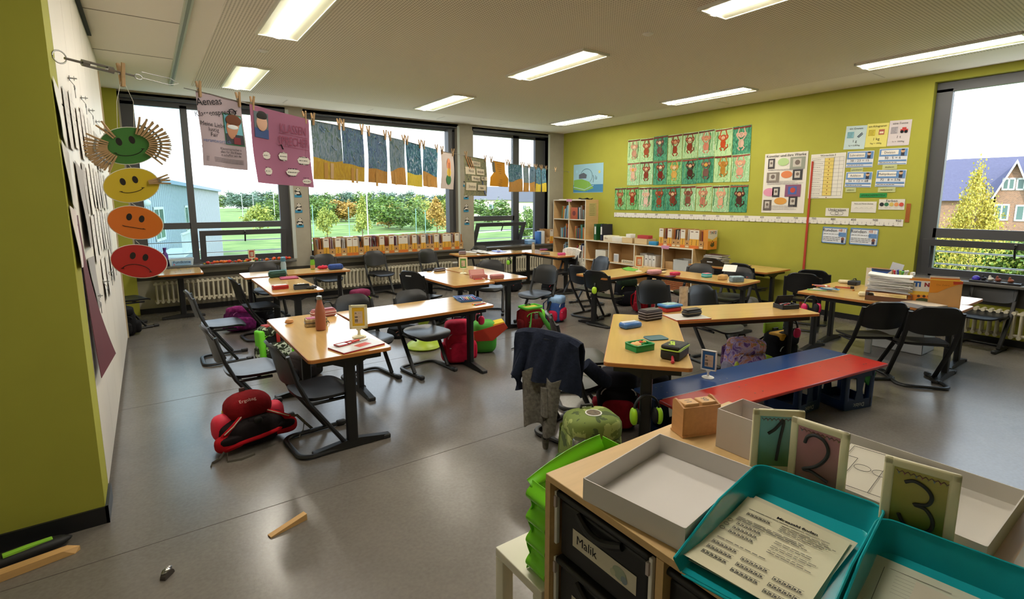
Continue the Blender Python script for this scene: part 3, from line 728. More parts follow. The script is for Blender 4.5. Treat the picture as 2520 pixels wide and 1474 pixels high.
m.add([(e0.x-9.5, 1.0, e0.z-.5), (xm+hwid+7, 1.0, e0.z-.5), (xm+hwid+6, 5, rz), (e0.x-3.4, 5, rz), (e0.x-9.5, 9, e0.z-.5), (xm+hwid+7, 9, e0.z-.5)], [(0,1,2,3), (3,2,5,4), (0,3,4), (1,5,2), (0,4,5,1)], Mroof)
m.build('roof', hs)
m = MB()
for s_ in (-1, 1):
    x1 = xm + s_ * (hwid + .5); z1 = e0.z - .5 * (pk.z - e0.z) / hwid
    m.add([(xm, -.42, pk.z+.3), (x1, -.42, z1+.3), (x1, -.36, z1), (xm, -.36, pk.z)], [(0,1,2,3)], M_white); m.add([(xm, -.37, pk.z+.3), (x1, -.37, z1+.3), (x1, -.43, z1), (xm, -.43, pk.z)], [(3,2,1,0)], M_white)
m.build('bargeboard', hs)
for a, b_ in (((2468, 438), (2497, 468)), ((2503, 438), (2540, 468)), ((2448, 502), (2480, 543)), ((2500, 504), (2540, 545))):
    u, v = q(*a), q(*b_); bw(u.x, v.x, v.z, u.z, hs)
# clipped hedge and shrubs outside the side window
def leafy(name, label, cat, box, n, leaf, mats, kind='stuff', seed=1, M=None):
    rr = random.Random(seed); b = MB(M)
    (x0, y0, z0), (x1, y1, z1) = box
    for mm in mats:
        vs, fs = [], []
        for i in range(n // len(mats)):
            p = Vector((x0 + (x1-x0)*rr.random(), y0 + (y1-y0)*rr.random(), z0 + (z1-z0)*rr.random()**.7)) + Vector((rr.gauss(0, .1), rr.gauss(0, .1), rr.gauss(0, .12)))
            a = Vector((rr.gauss(0, 1), rr.gauss(0, 1), rr.gauss(0, 1))).normalized(); w = a.orthogonal().normalized() * leaf * (.6+.8*rr.random()); y = a.cross(w)
            o = len(vs); vs += [p-w, p+y*.8, p+w, p-y*.8]; fs.append((o, o+1, o+2, o+3))
        b.add(vs, fs, mm)
    b.build(name, label=label, cat=cat, kind=kind)
ha, hb = P(2240, 668, GZ), P(2640, 700, GZ); hd = (hb - ha).normalized()
Mhd = Matrix(((hd.x, -hd.y, 0, ha.x), (hd.y, hd.x, 0, ha.y), (0, 0, 1, 0), (0, 0, 0, 1)))
leafy('hedge', 'long leafy hedge below the brick house outside the side window', 'hedge', ((0, 0, GZ), ((hb-ha).length, 3.0, GZ+2.3)), 22000, .13, (LM['y'], LM['g']), seed=5, M=Mhd)
leafy('shrubs', 'low shrubs at the foot of the grey building outside', 'shrubs', ((-3, 23, GZ), (6, 25, GZ+1.0)), 3000, .10, (LM['y'], LM['g']), seed=6)
# ============================================================= CUPBOARD WALL on the left
M_cup = mat('#d9d3c8', .5, 0, .02, 4)
cup = thing('cupboard', 'tall built-in white cupboard covered with hanging papers', 'cupboard', (-.29, 0, 0))
m = MB(); m.b2((-.62, 3.302, .06), (-.02, 7.0, CZ-.004), M_cup); m.b2((-.6, 3.302, 0), (-.04, 6.98, .06), mat('#6c5f4c', .8)); m.build('body', cup)
def key(par, y, z, s=1.0):
    k = MB(); k.M = Matrix.Translation((.004, y, z)) @ Matrix.Rotation(PI/2, 4, 'Y') @ Matrix.Scale(s, 4)
    k.lathe([(.014, 0), (.014, .004), (.009, .006), (.0, .006)], M_steel, 12); k.tube([(0, 0, .004), (0, 0, .03)], .003, M_steel, 6); k.box((0, 0, .02), (.003, .022, .03), M_steel)
    k.tube([(.012*math.cos(a), .012*math.sin(a)+.0, .022) for a in [i*PI/4 for i in range(8)]], .0016, M_steel, 5, closed=True)
    k.M = Matrix.Translation((.024*s, y, z - .05*s)) @ Matrix.Scale(s, 4)
    k.tube([(0, .012*math.cos(a), .012*math.sin(a)) for a in [i*PI/4 for i in range(8)]], .003, M_steel, 5, closed=True); k.box((0, 0, -.032), (.003, .007, .045), M_steel); k.tube([(-.024, 0, .052), (0, 0, .012)], .002, M_steel, 5); k.box((0, .004, -.045), (.003, .008, .012), M_steel)
    o = k.build('key', par); return o
edges = [3.305, 3.92, 4.54, 5.16, 5.78, 6.40, 7.0]
for i, (a, b) in enumerate(zip(edges, edges[1:])):
    for z0, z1 in ((.07, 2.03), (2.04, CZ-.008)):
        d = MB(); d.b2((-.018, a+.002, z0), (0, b-.002, z1), M_cup); dr = d.build('door', cup)
        if i < 5: key(dr, b-.07 if i % 2 else a+.5, 2.24 if z0 > 1 else 1.02)
m = MB(); m.b2((-.3, 7.0-.012, .06), (.012, 7.0+.006, 2.9), mat('#b7a98c', .6)); m.build('side_panel', cup)
m = MB(); m.b2((.002, 3.4, 2.99), (.03, 5.95, 3.0), mat('#202020', .7)); m.build('shadow_gap', cup)
def on_cup(name, label, cat, px0, py0, px1, py1, col, group=None, curl=.02, deco=None, m_=None, tilt=0):
    """sheet hung on the cupboard fronts, from photo corners on that plane"""
    a, b = WR(px0, py0, -.27), WR(px1, py1, -.27)
    y0, y1 = sorted((a.y, b.y)); z0, z1 = sorted((a.z, b.z)); w, h = y1 - y0, z1 - z0
    m = MB(); mm = m_ or mat(col, .75, 0, .03, 5, spec=.2)
    def fn(u, v): return ((u-.5)*w, (v-.5)*h, .004 + curl * (1-v)**2 * math.sin(u*3.1+.3) + .5*curl*abs(2*u-1)**3*(1-v))
    m.grid(fn, 8, 10, mm, th=.0012)
    if deco:
        for q in deco: m.lines(-w/2+.02, w/2-.02, [h/2 - .03 - j*h*q[0] for j in range(int(q[1]))], .006+curl*.4, M_ink, .0035, seed=int(w*1000))
    o = m.build(name, label=label, cat=cat, group=group, M=frameM((-.288, (y0+y1)/2, (z0+z1)/2), (0, 1, 0), (1, 0, 0)))
    return o
PG = 'white papers hanging on the cupboard doors'
def sheets():
    # rows of A4 worksheets pinned on the doors: y position, z centre
    k = 0
    rr = random.Random(4)
    rows = [(1.98, [3.50, 3.78, 4.10, 4.36, 4.62, 4.86, 5.10, 5.36, 5.62, 5.88]), (1.66, [4.02, 4.30, 4.58, 4.84, 5.10, 5.36, 5.62, 5.9]), (1.34, [4.2, 4.47, 4.74, 5.0, 5.27, 5.54, 5.8]), (1.03, [4.6, 5.0, 5.5, 5.8])]
    for r_, (z, ys) in enumerate(rows):
        for yi, y in enumerate(ys):
            w, h = .21, .297
            m = MB(); c = rr.choice(('#dedcd8', '#d3d0cc', '#e2e0da', '#c9c7c6', '#bdbab6')); cu = .003 + .006 * rr.random(); ph = rr.random() * 3
            m.grid(lambda u, v: ((u-.5)*w, (v-.5)*h, .004 + cu * (1-v)**2 * (1 + math.sin(u*3+ph)) * .7), 6, 8, mat(c, .75, spec=.2), th=.001)
            m.lines(-.08, .08, [.10 - j*.04 for j in range(4)], .006 + cu*.35, mat('#8c8c8a', .8), .0018, seed=k)
            m.build('paper_sheet', label='worksheet hanging in the %s row on the cupboard, %s from the pillar' % (('top', 'second', 'third', 'lowest')[r_], ORD[yi]), cat='paper', group=('papers of row %d on the cupboard' % (r_+1)), M=frameM((-.288, y, z + rr.uniform(-.03, .03)), (0, 1, 0), (1, 0, 0)))
            k += 1
sheets()
def bentsheet(name, label, pts, col, depth=.05):
    """big curling sheet: outline y,z and bulge into the room"""
    m = MB(); ys = [p[0] for p in pts]; zs = [p[1] for p in pts]; cy, cz = sum(ys)/len(ys), sum(zs)/len(zs)
    a, b, c, d = [Vector((0, p[0]-cy, p[1]-cz)) for p in pts]
    def fn(u, v):
        p = (a*(1-u)+b*u)*v + (d*(1-u)+c*u)*(1-v); p = p.copy(); p.x = .006 + depth * (1-v) * (1-u)**2 + .002*math.sin(v*6); return p
    m.grid(fn, 10, 12, mat(col, .7, 0, .05, 4, spec=.2), th=.0015)
    m.build(name, label=label, cat='paper', loc=(-.288, cy, cz))
bentsheet('paper_sheet', 'white sheet curling off the pillar edge, highest of three', [(3.06, 2.11), (3.28, 2.07), (3.29, 1.82), (3.08, 1.86)], '#e6e3de', .008)
bentsheet('paper_sheet', 'pale sheet below the highest curling one at the pillar edge', [(3.08, 1.84), (3.32, 1.80), (3.33, 1.53), (3.10, 1.56)], '#dcd8d4', .010)
bentsheet('paper_sheet', 'pinkish white sheet with pointed corner at the pillar edge', [(3.08, 1.55), (3.32, 1.52), (3.33, 1.24), (3.12, 1.26)], '#e8dedb', .012)
bentsheet('calendar', 'grey hanging wall calendar at the front of the cupboard papers', [(3.55, 1.78), (3.95, 1.74), (3.95, 1.30), (3.57, 1.32)], '#a7a19d', .02)
bentsheet('calendar', 'second grey hanging folder under the wall calendar', [(3.60, 1.26), (4.0, 1.24), (4.0, .92), (3.62, .94)], '#9b9896', .02)
m = MB()   # long maroon cardboard strip with a curled lower end
def fn(u, v):
    y = 3.31 + .08 * u + .26 * u * (1-v)**1.5; z = 1.50 - .80 * (1 - v) - .04*(1-u)*(1-v); x = .004 + .02 * (1-v)**2 + .05 * u * (1-v)**2 
    return (x, y, z)
m.grid(fn, 6, 24, mat('#5a1b26', .7, 0, .1, 5), th=.002)
m.build('cardboard_strip', label='long dark maroon cardboard strip curling at its lower end', cat='cardboard', loc=(-.288, 0, 0))

# ============================================================= CLOTHESLINE
LA, LB = Vector((-.29, 3.19, 2.225)), Vector((RX, 8.50, 2.195))
ln = (LB - LA).xy.normalized(); lnn = Vector((ln.y, -ln.x, 0))     # towards the viewer
def LP(x, y):
    """point of the hanging plane seen at (x,y)"""
    d = ray(x, y); n = lnn; t = (LA - _o).dot(n) / d.dot(n); return _o + d * t
def s_of(p): return (p.xy - LA.xy).dot(ln)
LEN = (LB - LA).xy.length
def line_z(s):
    t = s / LEN; return LA.z + (LB.z - LA.z) * t - .48 * t * (1 - t) * 0 - SAG(t)
_sag = [(LP(x, y)) for x, y in ((300, 190), (482, 222), (590, 250), (735, 290), (840, 310), (990, 345), (1100, 375), (1250, 402), (1400, 423))]
_sg = sorted([(s_of(p) / LEN, LA.z + (LB.z - LA.z) * s_of(p) / LEN - p.z) for p in _sag] + [(0, 0)])
def SAG(t):
    for (a, x), (b, y) in zip(_sg, _sg[1:]):
        if a <= t <= b: return x + (y - x) * (t - a) / (b - a)
    return _sg[-1][1]
def lpt(s): q = LA.xy + ln * s; return Vector((q.x, q.y, line_z(s)))
m = MB(); m.tube([lpt(LEN * i / 60) for i in range(4, 61)], .0028, mat('#77756c', .7), 5)
m.ball(LB, .012, M_steel); o = m.build('clothesline', label='long thin cord strung across the room carrying clothespins and pictures', cat='cord')
tbk = thing('turnbuckle', 'metal turnbuckle hooked on a ring at the green pillar', 'turnbuckle', LA)
u3 = (lpt(.60) - LA).normalized()
m = MB(); m.tube([u3 * (.03 + .028*math.cos(a)) + Vector((0, 0, .028*math.sin(a))) for a in [i*PI/8 for i in range(16)]], .0035, M_steel, 6, closed=True); m.build('ring', tbk)
m = MB(); m.tube([u3 * .05, u3 * .12], .006, M_steel, 8); m.tube([u3*.12 + Vector((0, 0, .01)), u3*.26 + Vector((0, 0, .01))], .006, M_steel, 8); m.tube([u3*.12 - Vector((0, 0, .01)), u3*.26 - Vector((0, 0, .01))], .006, M_steel, 8); m.tube([u3*.12, u3*.15], .013, M_steel, 8); m.tube([u3*.23, u3*.26], .013, M_steel, 8); m.build('body', tbk)
m = MB(); m.tube([u3 * .26, u3 * .36], .005, M_steel, 8); m.tube([u3*.36 + Vector((0, 0, .012*math.sin(a))) + u3*(.02 - .02*math.cos(a)) for a in [i*PI/6 for i in range(12)]], .003, M_steel, 6, closed=True); m.tube([u3*.40, u3*.55, u3*.60 + Vector((0, 0, .02)), u3*.56 + Vector((0, 0, .035)), u3*.40 + Vector((0, 0, .03))], .0022, M_steel, 6); m.build('hook', tbk)
# clothespin prototype: two wooden legs and a spring
pg0 = thing('clothespin', 'x', 'clothespin')
for s_ in (-1, 1):
    m = MB(); m.add([(-.005, s_*.001, -.036), (.005, s_*.001, -.036), (.005, s_*.002, 0), (-.005, s_*.002, 0), (-.005, s_*.010, .036), (.005, s_*.010, .036), (.005, s_*.015, .034), (-.005, s_*.015, .034), (-.005, s_*.009, -.002), (.005, s_*.009, -.002), (.005, s_*.006, -.036), (-.005, s_*.006, -.036)],
        [(0,1,2,3), (3,2,5,4), (4,5,6,7), (7,6,9,8), (8,9,10,11), (11,10,1,0), (0,3,8,11), (3,4,7,8), (1,10,9,2), (2,9,6,5)], M_peg); m.build('wooden_leg', pg0)
m = MB(); m.tube([(-.008, 0, .002), (.008, 0, .002)], .004, M_steel, 8); m.build('spring', pg0)
_pf = [True]
def peg(M, label, group):
    if _pf[0]:
        _pf[0] = False; pg0.matrix_world = M; pg0['label'] = label; pg0['group'] = group; return pg0
    return dup(pg0, label=label, group=group, M=M)
def pegline(s, label, group='wooden clothespins on the cord', lean=0, k=1.25):
    return peg(Matrix.Translation(lpt(s) + Vector((0, 0, .012))) @ Matrix(((ln.x, lnn.x, 0, 0), (ln.y, lnn.y, 0, 0), (0, 0, 1, 0), (0, 0, 0, 1))) @ Matrix.Rotation(lean, 4, 'Y') @ Matrix.Scale(k, 4), label, group)
def hang(px0, pyt, px1, pyb, mb_fn, name, label, cat, group=None, bow=.012, pins=True, pl=None, skew=0):
    """picture hanging from the cord between photo columns px0..px1, bottom at pyb"""
    a, b = LP(px0, pyt), LP(px1, pyt); s0, s1 = s_of(a), s_of(b); w = s1 - s0; sm = (s0+s1)/2
    t0, t1 = lpt(s0), lpt(s1); bot = LP((px0+px1)/2, pyb).z; top = (t0.z + t1.z)/2 ; h = top - bot
    M = Matrix(((ln.x, 0, lnn.x, lpt(sm).x), (ln.y, 0, lnn.y, lpt(sm).y), (0, 1, 0, top), (0, 0, 0, 1)))
    m = MB(); dz = t1.z - t0.z
    mb_fn(m, w, h, lambda u, v: Vector(((u-.5)*w + skew*(1-v)*w, (v-1)*h + dz*(u-.5), bow*math.sin(u*7+px0) * (1.2-v) + bow*.6*math.sin(v*5+px0))))
    m.build(name, label=label, cat=cat, group=group, M=M)
    if pins:
        for q, wd in ((.06, 'near'), (.94, 'far')): pegline(s0 + w*q, 'wooden clothespin at the %s corner of the %s' % (wd, pl or label[:40]), lean=random.uniform(-.12, .12))
def decal(m, fn, x0, y0, x1, y1, mm, off=.0015, n=4):
    """patch lying on the bowed sheet, in 0..1 sheet coordinates"""
    m.grid(lambda u, v: fn(x0+(x1-x0)*u, y0+(y1-y0)*v) + Vector((0, 0, off)), n, n, mm)
def dtext(m, fn, t, size, x, y, mm, rot=0, sx=1, w=1, h=1):
    p = fn(x, y); m.text(t, size, p.x, p.y, p.z + .006, mm, rot=rot, sx=sx)
M_van1 = streaks('sky_strokes_a', ['#38536a', '#5c7a8a', '#8795a8', '#4c6d63', '#7a8a94'], 5, (9, 2, 2))
M_van2 = streaks('sky_strokes_b', ['#2a4355', '#3d6a70', '#6f8aa8', '#274a7c', '#8a9a7a'], 5, (8, 2, 2))
M_van3 = streaks('sky_strokes_c', ['#1d3550', '#24507a', '#2c6d6d', '#5f86b0', '#d8dde0'], 6, (7, 3, 2))
M_fld1 = streaks('field_strokes_a', ['#a88a2a', '#c9a62f', '#b58f2c', '#cfae4a'], 6, (6, 1, 1))
M_fld2 = streaks('field_strokes_b', ['#a3712c', '#c08a3a', '#a87a33', '#c99c55'], 6, (6, 1, 1))
M_fld3 = streaks('field_strokes_c', ['#b9a031', '#d6c03a', '#c7a92c'], 6, (6, 1, 1))
def vango(sky, field, hz, amp, ph, strokes, house):
    def f(m, w, h, fn):
        def hor(u): return hz + amp*math.sin(u*4+ph)
        m.grid(lambda u, v: fn(u, hor(u) + (1-hor(u))*v) , 10, 8, sky, th=.001)
        m.grid(lambda u, v: fn(u, hor(u)*v), 10, 5, field, th=.001)
        rr = random.Random(int(ph*100)+strokes)
        for _ in range(strokes):
            u, v = rr.uniform(.1, .85), rr.uniform(hz+.12, .92); L_ = rr.uniform(.1, .28)
            m.tube([fn(u + L_*k/4, v + .04*math.sin(k+ph)) + Vector((0, 0, .003)) for k in range(4)], .0025, mat(rr.choice(['#c3cdd6', '#7fa3d6', '#a9c0a0', '#2f5ea8']), .6), 4)
        for k in range(house):
            x = .3 + .25*k; decal(m, fn, x, hz-.34, x+.13, hz-.06, mat('#c8a77c' if k % 2 else '#b98a3c', .7), .003)
    return f
VG = 'blue and yellow landscape paintings on the cord'
# poster of the class speaker
def poster1(m, w, h, fn):
    m.grid(fn, 12, 12, mat('#b3a3ab', .8, spec=.2), th=.001)
    dtext(m, fn, 'Aeneas', .06, .25, .89, M_ink, .2); dtext(m, fn, 'Klassensprecher', .046, .40, .76, M_ink, .2)
    m.tube([fn(.78 + .07*math.cos(a), .82 + .045*math.sin(a)) + Vector((0, 0, .004)) for a in [i*PI/8 for i in range(16)]], .0022, M_ink, 5, closed=True)
    for i, t in enumerate(('Meine Liebe', 'lustig', 'Fair')): dtext(m, fn, t, .034, .26, .58 - i*.07, M_ink)
    dtext(m, fn, 'verantwortlich', .032, .32, .36, mat('#5b6e9c', .8))
    for i, t in enumerate(('Ich würde zur Klassensprecher sein', 'so kann ich alles für die Klasse', 'lösen kommen schaffen wir das!')): dtext(m, fn, t, .021, .48, .27 - i*.045, M_ink)
    for i in range(4): decal(m, fn, .06, .075+i*.018, .92, .079+i*.018, M_ink, .002)
    decal(m, fn, .55, .34, .97, .79, mat('#3f7050', .7), .002); decal(m, fn, .57, .36, .95, .77, mat('#6fb3c4', .6), .004)
    decal(m, fn, .57, .36, .95, .50, mat('#2d2a33', .6), .005); decal(m, fn, .74, .36, .88, .46, mat('#7c1d2a', .6), .0065)
    c = fn(.77, .58); m.ball((c.x, c.y, c.z+.006), (.055, .07, .003), mat('#c48a6a', .7)); m.ball((c.x, c.y+.052, c.z+.0075), (.058, .035, .003), mat('#6b3c22', .8)); m.ball((c.x-.01, c.y+.01, c.z+.009), (.04, .014, .002), mat('#d8dde0', .4))
hang(484, 232, 592, 412, poster1, 'class_poster', 'lilac-grey class speaker poster with a child photo', 'poster', pl='lilac-grey speaker poster')
def poster2(m, w, h, fn):
    m.grid(fn, 14, 12, mat('#a36a86', .8, spec=.2), th=.001)
    mp = mat('#8e3f5c', .8)
    for i, (t, y) in enumerate((('KLASSEN', .79), ('SPRECHER', .62))): dtext(m, fn, t, .085, .68, y, mp, 0, .75); decal(m, fn, .44, y-.08, 1-.04, y-.073, mp, .002)
    decal(m, fn, .05, .60, .28, .93, mat('#5d6a72', .6), .002); decal(m, fn, .05, .60, .28, .72, mat('#2b4a86', .6), .004)
    c = fn(.17, .80); m.ball((c.x, c.y, c.z+.005), (.045, .055, .003), mat('#d0a58c', .7)); m.ball((c.x, c.y+.045, c.z+.006), (.047, .03, .003), mat('#24201f', .8))
    m.tube([fn(.47, .56) + Vector((0, 0, .004)), fn(.50, .50) + Vector((0, 0, .004))], .004, M_ink, 5)
    for i, (x, y, a, b_) in enumerate(((.50, .40, .09, .06), (.84, .38, .12, .06), (.62, .19, .13, .05), (.84, .08, .085, .035), (.22, .38, .06, .05), (.22, .17, .06, .05))):
        p = fn(x, y)
        m.poly([(p.x + a*w*math.cos(t)*(1+.06*math.sin(9*t)), p.y + b_*h*math.sin(t)*(1+.06*math.cos(8*t))) for t in [k*PI/16 for k in range(32)]], p.z+.004, M_paper)
        m.lines(p.x - a*w*.75, p.x + a*w*.75, [p.y + .025*k for k in (-1, 0, 1)], p.z+.006, M_ink, .005, seed=i)
hang(612, 262, 756, 455, poster2, 'class_poster', 'pink class speaker poster with written speech bubbles', 'poster', skew=.04, pl='pink speaker poster')
V = [(766, 838, 442, M_van1, M_fld1, .36, .035, 2.2, 5, 2, 'blue grey sky over yellow field, first and largest painting on the cord'),
     (841, 893, 445, M_van2, M_fld1, .30, .015, 1.0, 4, 2, 'dark green sky painting with straw huts, second on the cord'),
     (904, 950, 450, M_van2, M_fld2, .27, .02, .3, 5, 1, 'purple blue sky painting with torn top edge above ochre field'),
     (957, 995, 454, M_van1, M_fld2, .33, -.06, 1.6, 2, 1, 'slate blue painting with ochre slope falling to one side'),
     (999, 1035, 458, M_van3, M_fld3, .29, .02, 2.6, 6, 0, 'teal night sky painting with white sparks over yellow hill'),
     (1040, 1076, 460, M_van3, M_fld2, .33, .05, 1.2, 4, 1, 'blue painting with swirls next to the white tulip picture'),
     (1251, 1285, 472, M_van3, M_fld2, .42, -.07, 1.0, 5, 0, 'dark blue painting with wide ochre slope beyond the orange pear sheet'),
     (1288, 1301, 472, M_van1, M_fld2, .35, .0, .5, 2, 0, 'narrow grey painting in the far bunch on the cord'),
     (1303, 1317, 472, M_van2, M_fld2, .38, -.03, .8, 3, 0, 'narrow green painting in the far bunch on the cord'),
     (1319, 1331, 472, M_van3, M_fld3, .33, .02, 2.0, 5, 0, 'blue painting with white lightning strokes, second last on the cord'),
     (1333, 1344, 472, M_van3, M_fld3, .37, -.02, 1.0, 7, 0, 'last blue and yellow painting at the far end of the cord')]
for i, (x0, x1, yb, sk, fd, hz, am, ph, st, ho, lb) in enumerate(V):
    hang(x0, 300 + (x0-766)*.2, x1, yb, vango(sk, fd, hz, am, ph, st, ho), 'painting', lb, 'painting', VG, bow=.008, pl=('first', 'second', 'third', 'fourth', 'fifth', 'sixth', 'seventh', 'eighth', 'ninth', 'tenth', 'eleventh')[i] + ' landscape painting')
def tulip(m, w, h, fn):
    m.grid(fn, 8, 10, mat('#c3b6ae', .8, spec=.2), th=.001); c = fn(.5, .62)
    m.ball((c.x, c.y, c.z+.003), (.05, .09, .002), mat('#d98a5c', .7)); m.ball((c.x, c.y-.07, c.z+.005), (.05, .05, .002), mat('#d9b23c', .7)); m.ball((c.x-.01, c.y-.15, c.z+.004), (.06, .06, .002), mat('#2f6b3c', .7))
    m.tube([(c.x, c.y-.12, c.z+.006), (c.x, c.y+.04, c.z+.006)], .004, mat('#7b3a22', .7), 5)
hang(1086, 372, 1116, 465, tulip, 'painting', 'white sheet with orange tulip shape on green mound', 'painting', pl='white tulip sheet')
def collage(m, w, h, fn):
    m.grid(fn, 10, 10, streaks('camouflage_print', ['#5d6049', '#7d7a58', '#4a4a3c', '#8a8a70'], 9, (3, 3, 3)), th=.001)
    for i, (x, y, a, b_, t) in enumerate(((.5, .84, .42, .12, 'ENERGIE'), (.22, .64, .4, .18, 'Was ist'), (.68, .64, .38, .16, 'durch den'), (.45, .45, .44, .13, 'Windkraft'), (.24, .24, .42, .2, 'Strom aus'), (.74, .22, .4, .15, 'Wasser'), (.85, .47, .26, .1, 'WELT'))):
        decal(m, fn, x-a/2, y-b_/2, x+a/2, y+b_/2, mat('#c3b79e', .8), .003 + .001*i, 2); p = fn(x, y); m.text(t, .05, p.x, p.y, p.z+.012, M_ink)
    for x in (.05, .14, .23): m.tube([fn(x, .98) + Vector((0, 0, .006)), fn(x+.14, .7) + Vector((0, 0, .006))], .006, mat('#b4764a', .7), 5)
    for k in range(5): m.tube([fn(.78+.03*k, .4-.05*k) + Vector((0, 0, .005)), fn(.93+.01*k, .04) + Vector((0, 0, .005))], .004, mat(('#2c4a8a', '#d8dde6', '#1f2f66')[k % 3], .6), 4)
hang(1143, 385, 1197, 482, collage, 'class_poster', 'camouflage patterned poster with beige word strips and photo', 'poster', pl='camouflage poster')
def pear(m, w, h, fn):
    m.grid(lambda u, v: fn(.5 + (u-.5) * (1.0 if v < .35 else 1.0 - .32*min(1, (v-.35)/.2)), v), 10, 14, mat('#c98a1d', .8, spec=.2), th=.001)
    decal(m, fn, .1, .55, .24, .96, mat('#5f5b4c', .8), .002); p = fn(.5, .7); m.lines(p.x-.1, p.x+.1, [p.y + .03*k for k in range(-8, 3) if k not in (-3, -4)], p.z+.006, M_ink, .004, seed=8)
hang(1206, 398, 1250, 459, pear, 'cutout_sheet', 'orange pear-shaped paper with handwriting on the cord', 'paper cutout', pl='orange pear sheet')
pegline(s_of(LP(1367, 418)), 'single pale clothespin hanging near the green wall', lean=.2)
pegline(s_of(LP(300, 190)), 'dark wooden clothespin holding the smiley chain', k=1.6)

# ============================================================= SMILEY CHAIN
def smiley(px, py, rx, ry, col, mouth, label, face=1.0):
    c = LP(px, py); dist = (c - _o).length
    depth = (c - _o).dot(_f); R1 = rx / F_PX * depth; R2 = ry / F_PX * depth
    t = thing('smiley_disc', label, 'smiley sign', M=Matrix(((ln.x*.55+_r.x*.45, 0, 0, c.x), (ln.y*.55+_r.y*.45, 0, 0, c.y), (0, 1, 0, c.z), (0, 0, 0, 1))) if 0 else frameM(c, (_r*.8 + Vector((ln.x, ln.y, 0))*.2), -ray(px, py).normalized()))
    m = MB(); m.disc((0, 0, -.001), R1, mat('#e6e4dc', .5), 40, t=.002, ry=R2); m.disc((0, 0, .0012), R1*.965, mat(col, .45), 40, t=.0008, ry=R2*.965)
    m.build('disc', t)
    f = MB(); bk = mat('#1c1513', .6)
    for s_ in (-1, 1): f.disc((s_*R1*.22*face - R1*.03, R2*.28, .0025), R1*.10, bk, 20, t=.0005, ry=R2*.21)
    if mouth == 'smile': pts = [(R1*.50*math.sin(a), -R2*.15 - R2*.36*math.cos(a)) for a in [R(k*10) for k in range(-7, 8)]]
    elif mouth == 'small': pts = [(R1*.42*math.sin(a), -R2*.18 - R2*.22*math.cos(a)) for a in [R(k*10) for k in range(-7, 8)]]
    elif mouth == 'flat': pts = [(R1*.36*k/6, -R2*.30) for k in range(-6, 7)]
    else: pts = [(R1*.50*math.sin(a), -R2*.62 + R2*.42*math.cos(a)) for a in [R(k*11) for k in range(-7, 8)]]
    f.tube([(x - R1*.03, y, .003) for x, y in pts], R1*.014, bk, 6)
    for e in (pts[0], pts[-1]): f.tube([(e[0]-R1*.08, e[1]+(R2*.03 if mouth != 'sad' else -.003), .003), (e[0]+R1*.02, e[1], .003)], R1*.012, bk, 5)
    f.build('face', t); return t, R1, R2
sg, r1, r2 = smiley(316, 359, 62, 49, '#3f7a35', 'smile', 'round green smiling face, top of the chain, ringed by clothespins')
sy, *_y = smiley(324, 456, 59, 46, '#d3b72c', 'small', 'round yellow face with a small smile, second in the chain')
so, *_o2 = smiley(334, 548, 58, 45, '#d9731f', 'flat', 'round orange face with a straight mouth, third in the chain')
sr, *_r2 = smiley(343, 643, 59, 45, '#b32423', 'sad', 'round red sad face, lowest of the chain')
def pegon(root, R1, R2, ang, rad, label, group, off=.006, dark=False):
    T = root.matrix_world if False else root.matrix_basis
    a = R(ang); M = T @ Matrix.Translation((R1*rad*math.cos(a), R2*rad*math.sin(a), off)) @ Matrix.Rotation(a + PI/2 + PI, 4, 'Z') @ Matrix.Rotation(-PI/2, 4, 'X') @ Matrix.Rotation(PI/2, 4, 'Z') @ Matrix.Scale(1.35, 4)
    peg(M, label, group)
G1 = 'clothespins clipped around the green smiley'
for k, a in enumerate([150, 158, 166, 173, 180, 187, 195, 202, 210, 217, 224, 118]): pegon(sg, r1, r2, a, 1.06, 'clothespin on the cupboard-side rim of the green smiley, %s counted from its top' % ORD[k] if k < 11 else 'clothespin clipped on the crown of the green smiley', G1, .006)
for k, a in enumerate([55, 45, 36, 27, 18, 10, 2, -6, -14, -22, -30, -38, -46]): pegon(sg, r1, r2, a, 1.10, 'clothespin on the window-side rim of the green smiley, %s counted from its top' % ORD[k], G1, .006)
for a in (3, -4): pegon(sy, _y[0], _y[1], a, 1.02, ('upper' if a > 0 else 'lower') + ' clothespin clipped to the edge of the yellow smiley', 'clothespins on the yellow smiley')
m = MB(); tp = lpt(s_of(LP(300, 190))); 
for x in (289, 330): m.tube([tp, LP(x-2, 250), LP(x, 316)], .0012, M_paper, 4)
for a, b in (((316, 404), (324, 414)), ((324, 500), (334, 506)), ((334, 592), (343, 600))): m.tube([LP(*a), LP(*b)], .0012, M_paper, 4)
m.build('smiley_string', label='thin white strings tying the smiley discs to the cord', cat='string')
# ============================================================= RIGHT WALL: paintings and posters
def wrect(x0, y0, x1, y1, X=RX):
    """photo rectangle on the green wall -> centre, width, height"""
    a, b = WR(x0, (y0+y1)/2, X), WR(x1, (y0+y1)/2, X); xm = (x0+x1)/2; t, u = WR(xm, y0, X), WR(xm, y1, X)
    return Vector((X, (a.y+b.y)/2, (t.z+u.z)/2)), abs(a.y-b.y), t.z-u.z
M_gr = [streaks('jungle_a', ['#1f6b3c', '#4d9a4f', '#9cc98a', '#2c7a45'], 5, (7, 2, 2)), streaks('jungle_b', ['#8fc27a', '#b9d4a0', '#4f9a55'], 5, (7, 2, 2)),
        streaks('jungle_c', ['#1c5a45', '#2d7a5c', '#5aa57c', '#184f3a'], 5, (6, 2, 2)), streaks('jungle_d', ['#c3d6b4', '#7fb87c', '#dfe4cc'], 5, (7, 2, 2))]
BR = ['#6e2a18', '#8a4630', '#5a2c20']
